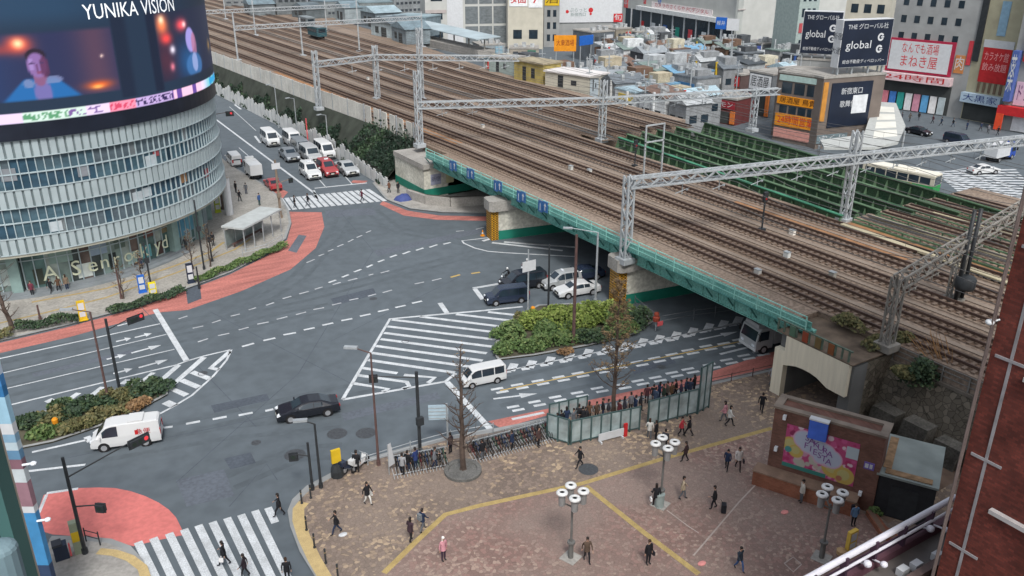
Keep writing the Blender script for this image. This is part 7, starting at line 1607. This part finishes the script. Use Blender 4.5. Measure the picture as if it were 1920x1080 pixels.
# ------------------------------------------------------------------ people
SKIN = mat('skin_tone', (.42,.26,.19), .6, .05, 4); HAIR = mat('hair_black', (.018,.014,.013), .55, .2, 8); SHOE = mat('shoe_dark', (.02,.02,.022), .6, .1)
def skin_mesh(verts, edges, sub=1, root=0):
    me = bpy.data.meshes.new('s'); me.from_pydata([v[:3] for v in verts], edges, []); o = bpy.data.objects.new('s', me); col.objects.link(o)
    md = o.modifiers.new('k', 'SKIN'); sv = me.skin_vertices[0].data
    for i, v in enumerate(verts): sv[i].radius = (v[3], v[4] if len(v) > 4 else v[3]); sv[i].use_root = i == root
    if sub: s = o.modifiers.new('u', 'SUBSURF'); s.levels = sub; s.render_levels = sub
    dg = bpy.context.evaluated_depsgraph_get(); ev = o.evaluated_get(dg); m2 = ev.to_mesh()
    out = ([tuple(v.co) for v in m2.vertices], [tuple(p.vertices) for p in m2.polygons]); ev.to_mesh_clear(); bpy.data.objects.remove(o); bpy.data.meshes.remove(me); return out
def pose(step=.0, armL=(0,0), armR=(0,0), lean=0., bend=0.):
    """standing figure facing +x, feet on z=0; step = stride half length; arm = (forward swing, forearm lift)"""
    hip = .90-step*step*.45; V = []; E = []; tags = []
    def add(x, y, z, r, r2=None, par=None, tg='top'):
        V.append((x,y,z,r,r2 or r)); tags.append(tg); i = len(V)-1
        if par is not None: E.append((par,i))
        return i
    lx = lambda z: lean*(z-hip)
    pel = add(0,0,hip+.02,.125,.15,None,'leg'); wst = add(lx(1.08),0,1.08,.115,.145,pel,'top'); ch = add(lx(1.28),0,1.28,.125,.175,wst,'top'); nk = add(lx(1.43)+.0,0,1.43,.055,.055,ch,'top'); n2 = add(lx(1.5)+.015,0,1.49,.05,.05,nk,'skin')
    h1 = add(lx(1.56)+.03,0,1.56,.082,.072,n2,'skin'); h2 = add(lx(1.64)+.02,0,1.645,.092,.078,h1,'skin')
    hands = []
    for s, (sw, lf) in ((1,armL),(-1,armR)):
        sh = add(lx(1.38),s*.19,1.37,.062,.062,ch); el = add(lx(1.1)+.27*math.sin(sw)-.02,s*.25,1.37-.27*math.cos(sw),.045,.045,sh)
        a = sw+lf; w_ = add(V[el][0]+.25*math.sin(a),s*.255,V[el][2]-.25*math.cos(a),.032,.032,el); pm_ = add(V[w_][0]+.08*math.sin(a),s*.255,V[w_][2]-.08*math.cos(a),.038,.022,w_,'skin'); hands.append((pm_, s, a))
    for s in (1, -1):
        st = step*s; hp = add(0,s*.09,hip-.03,.092,.092,pel,'leg'); kx = st*.5+.05*(abs(step) > .05); 
        kn = add(kx,s*.095,.49-(.02 if st else 0),.062,.062,hp,'leg'); az = .085+(.08 if st < -.1 else 0); ak = add(st-.02,s*.095,az,.043,.043,kn,'leg'); add(st+.13,s*.105,.045+(.0 if st >= 0 else .02),.042,.045,ak,'shoe')
    vs, fs = skin_mesh(V, E, 1, 0)
    P = np.array([v[:3] for v in V]); vv = np.array(vs)
    mi = []
    order = {'top':0,'leg':1,'skin':2,'shoe':3}
    segs = [(P[a], P[c], tags[c] if tags[c] != 'top' or c > 1 else tags[a]) for a, c in E]
    for f in fs:
        c = vv[list(f)].mean(0); best, bt = 9, 'top'
        for a, d, tg in segs:
            ab = d-a; k = max(0, min(1, float((c-a)@ab/(ab@ab)))); dist = float(np.linalg.norm(c-a-ab*k))
            if dist < best: best, bt = dist, tg
        if bt == 'leg' and c[2] > hip+.05: bt = 'top'
        mi.append(order[bt])
    b = MB(); b.v = vs; b.f = fs; b.mi = mi
    for hd, s, a in hands:
        p = V[hd]; d = Vector((math.sin(a),0,-math.cos(a))); n = Vector((0,1,0)); q = Vector(p[:3])+d*.02
        for k, ln_ in enumerate((.07,.08,.074,.06)):
            o = q+n*(.022*(k-1.5)); m1 = o+d*ln_*.55; b.tube(o, m1, .0095, .009, 5, 2); b.tube(m1, m1+(d+Vector((.5*math.cos(a),0,.5*math.sin(a)))).normalized()*ln_*.45, .009, .006, 5, 2)
        th = q-d*.03+n*(-s*.03); b.tube(th, th+(d*.6+Vector((math.cos(a)*.7,-s*.3,math.sin(a)*.7))).normalized()*.06, .011, .007, 5, 2)
    hx, hzc = V[h2][0], 1.60; b.add([(hx+.088,-.012,hzc-.0),(hx+.088,.012,hzc),(hx+.112,0,hzc-.02),(hx+.09,0,hzc+.04)], [(0,2,3),(2,1,3),(0,1,2)], 2)
    for s in (1,-1): b.ball((hx+.078,s*.032,hzc+.03), .012, .014, .009, 6, 3); b.ball((hx-.005,s*.084,hzc+.01), .02, .012, .03, 6, 2)
    b.box(hx+.074,hx+.083,-.022,.022,hzc-.052,hzc-.044,3)
    return b, (hx, hzc)
def hairmesh(hx, hz_, long_):
    b = MB(); n = 10; vs = []; prof = [(0,.115),(.05,.108),(.085,.08),(.1,.035),(.102,-.0)]
    for r_, z in prof:
        for i in range(n): a = 2*math.pi*i/n; vs.append((hx-.012+r_*math.cos(a)*(1.0), r_*.86*math.sin(a), hz_+.035+z))
    for r_, z in ((.100,-.05),(.095,-.1 if not long_ else -.14)) + (((.09,-.22),) if long_ else ()):
        for i in range(n):
            a = 2*math.pi*i/n; x = math.cos(a); vs.append((hx-.012+(r_*x if x < .25 else .055-.03), r_*.9*math.sin(a), hz_+.035+z))
    k = len(vs)//n; b.add(vs, [(j*n+i,j*n+(i+1) % n,(j+1)*n+(i+1) % n,(j+1)*n+i) for j in range(k-1) for i in range(n)]); return b
POSES = [pose(), pose(.30,(-.45,.35),(.5,.4)), pose(.22,(.4,.3),(-.35,.25)), pose(0,(.25,1.6),(.1,.2)), pose(.16,(.15,1.2),(-.2,.3), .06)]
pmesh = {}
NPP = [0]
def person(label, px, py, ps, rz, top, leg, hair='black', long_=False, bag=None, z=KH, group=None, sc_=1.0, p=None, shoe=None):
    b, (hx, hzz) = POSES[ps]; key = (ps, top, leg)
    t = thing('person', label, 'person', p if p is not None else at(px,py,z), rz, group); t.scale = (sc_,)*3
    if key not in pmesh:
        o = b.build('body', [M(top, .8), M(leg, .8), SKIN, SHOE], t, True); pmesh[key] = o.data
    else:
        o = bpy.data.objects.new('body', pmesh[key]); col.objects.link(o); o.parent = t
    hk = ('hair', hx, long_, hair)
    hm = {'black':HAIR,'brown':M('3a2a20'),'white cap':M('d8d8d4'),'grey':M('6a6460'),'red cap':M('a03030')}[hair]
    if hk not in pmesh: o = hairmesh(hx, hzz, long_).build('hair', hm, t, True); pmesh[hk] = o.data
    else: o = bpy.data.objects.new('hair', pmesh[hk]); col.objects.link(o); o.parent = t
    k2 = ('coat', ps, top)
    if k2 not in pmesh:
        q = MB(); q.lathe([(.155,.78),(.15,.95),(.135,1.1)], (0,0,0), 12); pmesh[k2] = q.build('coat_skirt', M(top, .8), t, True).data
        for v in pmesh[k2].vertices: v.co.y *= 1.18
    else: o = bpy.data.objects.new('coat_skirt', pmesh[k2]); col.objects.link(o); o.parent = t
    if bag:
        kind, c = bag; q = MB()
        M_ = Matrix.Translation(t.location)@Matrix.Rotation(rz,4,'Z')
        if kind == 'backpack': q.box(-.3,-.15,-.15,.15,1.0,1.42); q.box(-.34,-.3,-.11,.11,1.02,1.25); nm, lb = 'backpack', 'backpack worn by the person: '
        elif kind == 'bag': q.box(-.12,.12,.30,.40,.55,.8); q.tube((-.06,.35,.8),(0,.3,.95),.012,n=5); q.tube((.06,.35,.8),(0,.3,.95),.012,n=5); nm, lb = 'carried_bag', 'bag carried by '
        else: q.box(-.75,-.45,.05,.45,.05,.65); q.tube((-.55,.25,.65),(-.35,.28,1.0),.014,n=5); q.tube((-.6,.08,.05),(-.6,.12,.05),.05,n=8); nm, lb = 'suitcase', 'wheeled suitcase pulled by '
        o = q.build(nm, M(c, .7), None); o.matrix_world = M_
        tag(o, {'backpack':'backpack','bag':'hand bag','suitcase':'wheeled suitcase'}[kind]+' with '+' '.join(label.split()[:11]), 'bag' if kind != 'suitcase' else 'suitcase')
    return t
dk, nv, gy, wh, bg_, pk_, bl_, br_ = '1c1d22','22304a','5a5e64','c8c8c4','a89a84','c08a94','3a5a8a','5a4436'
PL = [(525,968,1,2.6,dk,dk,0,None,0,'dark clothed walker stepping onto the plaza from the near crosswalk'),(690,946,2,-1.2,dk,wh,1,('bag','c8c8c4'),0,'person in black top with white bag crossing the plaza corner'),(632,1001,1,2.9,dk,nv,0,None,0,'person in dark coat striding beside the yellow plaza kerb'),
 (770,1016,4,.4,'3a2c34',dk,1,None,0,'person in dark purple coat walking along the yellow line with a companion'),(793,996,1,.3,nv,gy,0,('backpack','6f7478'),0,'person in navy with grey backpack beside the purple coated one'),(832,1051,0,-1.4,pk_,'3a2c3c',1,None,0,'person with pale pink top and white cap standing below the yellow line'),
 (1087,876,1,3.0,dk,dk,0,None,0,'person in black striding past the drain cover near the glass screens'),(1229,951,4,1.2,dk,'2a2020',1,('bag','d8d8d8'),0,'person in black with a white bag beside the far plaza lamp'),(1279,936,2,-.6,bg_,gy,0,None,0,'person in beige coat walking right of the far plaza lamp'),
 (1338,954,4,2.4,dk,dk,0,('suitcase','202228'),0,'person in black pulling a dark suitcase across the red mosaic'),(1362,881,2,-2.6,nv,dk,0,None,0,'person in navy jacket walking beside one in white, near the mural'),(1383,880,1,-2.2,'bab6b4','2a2224',1,('bag','26222a'),0,'person in white with black bag left of the mural block'),
 (1284,866,2,2.2,'3a2a2c',dk,0,None,0,'person in dark red jacket on the upper yellow line'),(1367,799,1,-.8,wh,dk,1,None,0,'person in white coat walking towards the footpath portal'),(1427,774,1,.6,dk,dk,0,None,0,'person in black reaching the footpath portal'),
 (1100,1053,2,-1.9,'54463c',dk,0,None,0,'person in brown jacket beside the nearest plaza lamp'),(1215,1058,0,-1.6,dk,dk,0,('bag','2a2a30'),0,'person in black standing beside the lower yellow line'),(1385,1069,1,-1.7,'2a3440',bl_,0,None,0,'person in dark jacket and blue jeans near the pink rag'),
 (1501,942,0,2.7,'b8b4ac',gy,0,None,0,'person in pale clothes leaning at the brick plinth under the mural'),(1599,986,0,-2.0,'5a7898',dk,0,('backpack','1c1c22'),0,'person in blue top behind the yellow sandwich board'),
 (422,1060,1,2.5,dk,dk,0,('bag','dddddd'),0,'person in black with a white bag on the near crosswalk'),(461,1082,2,2.7,'2a2028',dk,1,None,0,'person in dark coat low on the near crosswalk behind the first one'),(540,1090,0,1.2,dk,dk,0,None,0,'person at the picture bottom on the crosswalk end'),
 (553,389,2,.2,dk,dk,0,None,0,'first dark person at the left end of the far crosswalk'),(578,386,1,3.0,dk,gy,0,None,0,'second dark person on the left of the far crosswalk'),(679,378,1,.1,'5a2a3a',dk,0,None,0,'person in dark red on the right of the far crosswalk'),
 (443,362,0,.4,dk,dk,0,None,0,'person in black on the far pavement, left one of three by the street'),(450,378,2,-1,dk,dk,0,None,0,'person in black walking on the far pavement nearest the shelter'),(462,364,0,1,gy,nv,0,None,0,'person in grey on the far pavement by the parked truck'),
 (487,385,0,-1,bl_,'2a4a4a',0,None,0,'person in blue standing at the street corner pavement'),(747,362,0,-1.5,dk,dk,0,None,0,'person in black at the far corner beside the blue tarpaulin'),(730,362,4,2,'6a4a3a',dk,0,None,0,'person in brown sitting area near the white fence end'),
 (266,507,0,-2,nv,dk,0,None,0,'person in navy before the shopfront letters'),(62,556,0,-2,'6a3040',dk,0,None,0,'person in dark red at the left shopfront door'),(97,551,1,1,dk,dk,0,None,0,'person in black under the letter A'),(112,548,2,2,br_,dk,1,None,0,'person in brown under the letter A'),(127,545,0,2,'7a6a5a',nv,1,None,0,'person in tan right of the letter A'),
 (400,462,0,1,dk,dk,0,None,0,'person in black beside the shelter end'),(350,470,1,-2,'30343a',dk,0,None,0,'person walking before the last shopfront window'),
 (1217,823,4,1,wh,gy,1,None,0,'person in white crouched jacket before the right glass screen'),(1229,826,0,2,dk,dk,0,None,0,'person in black beside the white one before the glass screen'),(1277,818,2,-1,'b03a44',dk,0,None,0,'person in bright red jacket right of the glass screens'),(1291,818,1,2,dk,dk,0,None,0,'person in black just right of the red jacket'),(1246,842,0,.5,'3a3a40',dk,0,None,0,'person in grey under the far plaza lamp head'),(1357,790,2,2.2,pk_,gy,1,None,0,'person in pink left of the white coat near the footpath'),
 (765,884,0,.6,dk,nv,0,None,0,'person in black handling bicycles by the rack'),(780,880,3,2,'2a3a6a',nv,0,None,0,'person in blue uniform at the bicycle rack'),(845,850,0,2,'3a3034',dk,0,None,0,'person behind the bicycles left of the bare tree'),(670,886,0,1,dk,dk,0,None,0,'person beside the parked scooters at the plaza corner'),
 (1446,722,1,-.2,'8a8a90',gy,0,None,0,'person in grey inside the footpath opening')]
for px, py, ps, rz, tp, lg, ln_, bag, _, lb in PL:
    person(lb, px, py, ps, rz, tp, lg, 'white cap' if 'cap' in lb else rng.choice(('black','black','brown')), bool(ln_), bag, .02 if 'crosswalk' in lb and 'stepping' not in lb else KH, sc_=rng.uniform(.97,1.05))
qcol = [(dk,dk),(nv,dk),('2a2a2e',gy),(br_,dk),(dk,nv),('3a3a44',dk),('6a6a70',dk),('4a2a30',dk),(dk,gy),(nv,nv),('55504a',dk),(dk,dk),('24344a',dk)]
qs = [(1052,806),(1062,800),(1085,795),(1104,790),(1130,784),(1170,780),(1182,772),(1212,757),(1224,757),(1235,752),(1250,751),(1266,747),(1285,744),(1300,738),(1190,778),(1097,800)]
qo = ['first','second','third','fourth','fifth','sixth','seventh','eighth','ninth','tenth','eleventh','twelfth','thirteenth','fourteenth','fifteenth','sixteenth']
for i, (px, py) in enumerate(qs):
    tp, lg = qcol[i % len(qcol)]
    k = sorted(qs).index((px,py)); person('person in dark clothes waiting behind the glass screens, %s from the bicycle end' % qo[k], px, py, rng.choice((0,3,0,4)), rng.uniform(-3,3), tp, lg, long_=rng.random() < .4, group='people waiting at the bus stop')
q2 = [(1045,812),(1075,803),(1092,800),(1118,790),(1140,785),(1160,786),(1200,772),(1228,762),(1243,756),(1258,752),(1276,748),(1292,745)]
qn = ['in navy','in grey','in black','in dark brown','in charcoal','in deep red','in black and grey','in slate blue','in dark green','in brown','in dull purple','in dark jeans']
qc = ['24304a','5c6066','1c1d22','4a3a30','34363c','5a2a30','26282e','3c4a60','2c3a32','5a4634','44384a','2a3448']
for i, (px, py) in enumerate(q2):
    person('person %s in the second queue line, %s from the bicycles' % (qn[i], qo[i]), px, py, (0,3,4,0)[i % 4], rng.uniform(-3,3), qc[i], (dk,nv,gy)[i % 3], long_=i % 3 == 0, group='people waiting at the bus stop')
for px, py, ps, rz, tp, lg, lb in ((905,862,0,1.9,dk,gy,'person in black bending among the bicycles right of the bare tree'),(815,878,4,-.5,'6a6e74',nv,'person in grey beside the bicycles left of the bare tree'),(960,845,0,2.2,nv,dk,'person in navy standing among the bicycles near the glass screen'),(755,890,4,1,'8a8c90',dk,'person in pale grey at the left end of the bicycle rack'),(1010,838,0,-1,'4a3a38',dk,'person in brown at the last bicycles before the glass screen')):
    person(lb, px, py, ps, rz, tp, lg)
fs_ = [(1668,222),(1690,226),(1705,228),(1722,226),(1748,232),(1764,236),(1786,238),(1812,244),(1838,246),(1852,250),(1870,254)]
for i, (px, py) in enumerate(fs_):
    tp, lg = qcol[(i*5) % len(qcol)]; person('small dark figure on the shopping street pavement, %s from the white signed shop end' % qo[i], px, py, rng.choice((0,1,2)), rng.uniform(-3,3), tp, lg, z=0.01, group='people on the shopping street')
# riders
for (p, a, m, lb), tp in zip(ride, (dk, '5a3038')):
    d = Vector((math.cos(a),math.sin(a),0))
    V = [(-.35,0,.92,.13,.15),(-.28,0,1.12,.12,.15),(-.18,0,1.34,.125,.17),(-.12,0,1.47,.055),(-.09,0,1.53,.06)]; E = [(0,1),(1,2),(2,3),(3,4)]
    for s in (1,-1):
        i = len(V); V += [(-.14,s*.19,1.38,.06),(.1,s*.27,1.16,.045),(.36,s*.32,1.04,.035),(.43,s*.32,1.02,.034)]; E += [(2,i),(i,i+1),(i+1,i+2),(i+2,i+3)]
        i = len(V); V += [(-.28,s*.12,.86,.09),(.12,s*.22,.72,.065),(-.02,s*.24,.36,.045),(.14,s*.25,.32,.045)]; E += [(0,i),(i,i+1),(i+1,i+2),(i+2,i+3)]
    vs, fs = skin_mesh(V, E, 1, 0); t = thing('person', 'motorcycle rider with white helmet on the '+('black' if tp == dk else 'red')+' motorcycle', 'person', p, a)
    b = MB(); b.v = vs; b.f = fs; b.mi = [1 if np.mean([vs[i][2] for i in f]) < .93 else 0 for f in fs]
    for s in (1,-1):
        for k in range(4): b.tube((.43,s*(.29+.02*k),1.03),(.48,s*(.29+.02*k),1.0),.011,n=5)
        b.tube((.42,s*.28,1.0),(.46,s*.27,.98),.012,n=5)
    b.build('body', [M(tp,.8), M(dk,.8)], t, True); b = MB(); b.ball((-.07,0,1.62), .14, .13, .14, 12); hl = b.build('helmet', WHT, t, True); b = MB(); b.add([(.055,-.09,1.58),(.055,.09,1.58),(.06,.08,1.68),(.06,-.08,1.68)], [(0,1,2,3)]); b.build('visor', GLASS, hl)
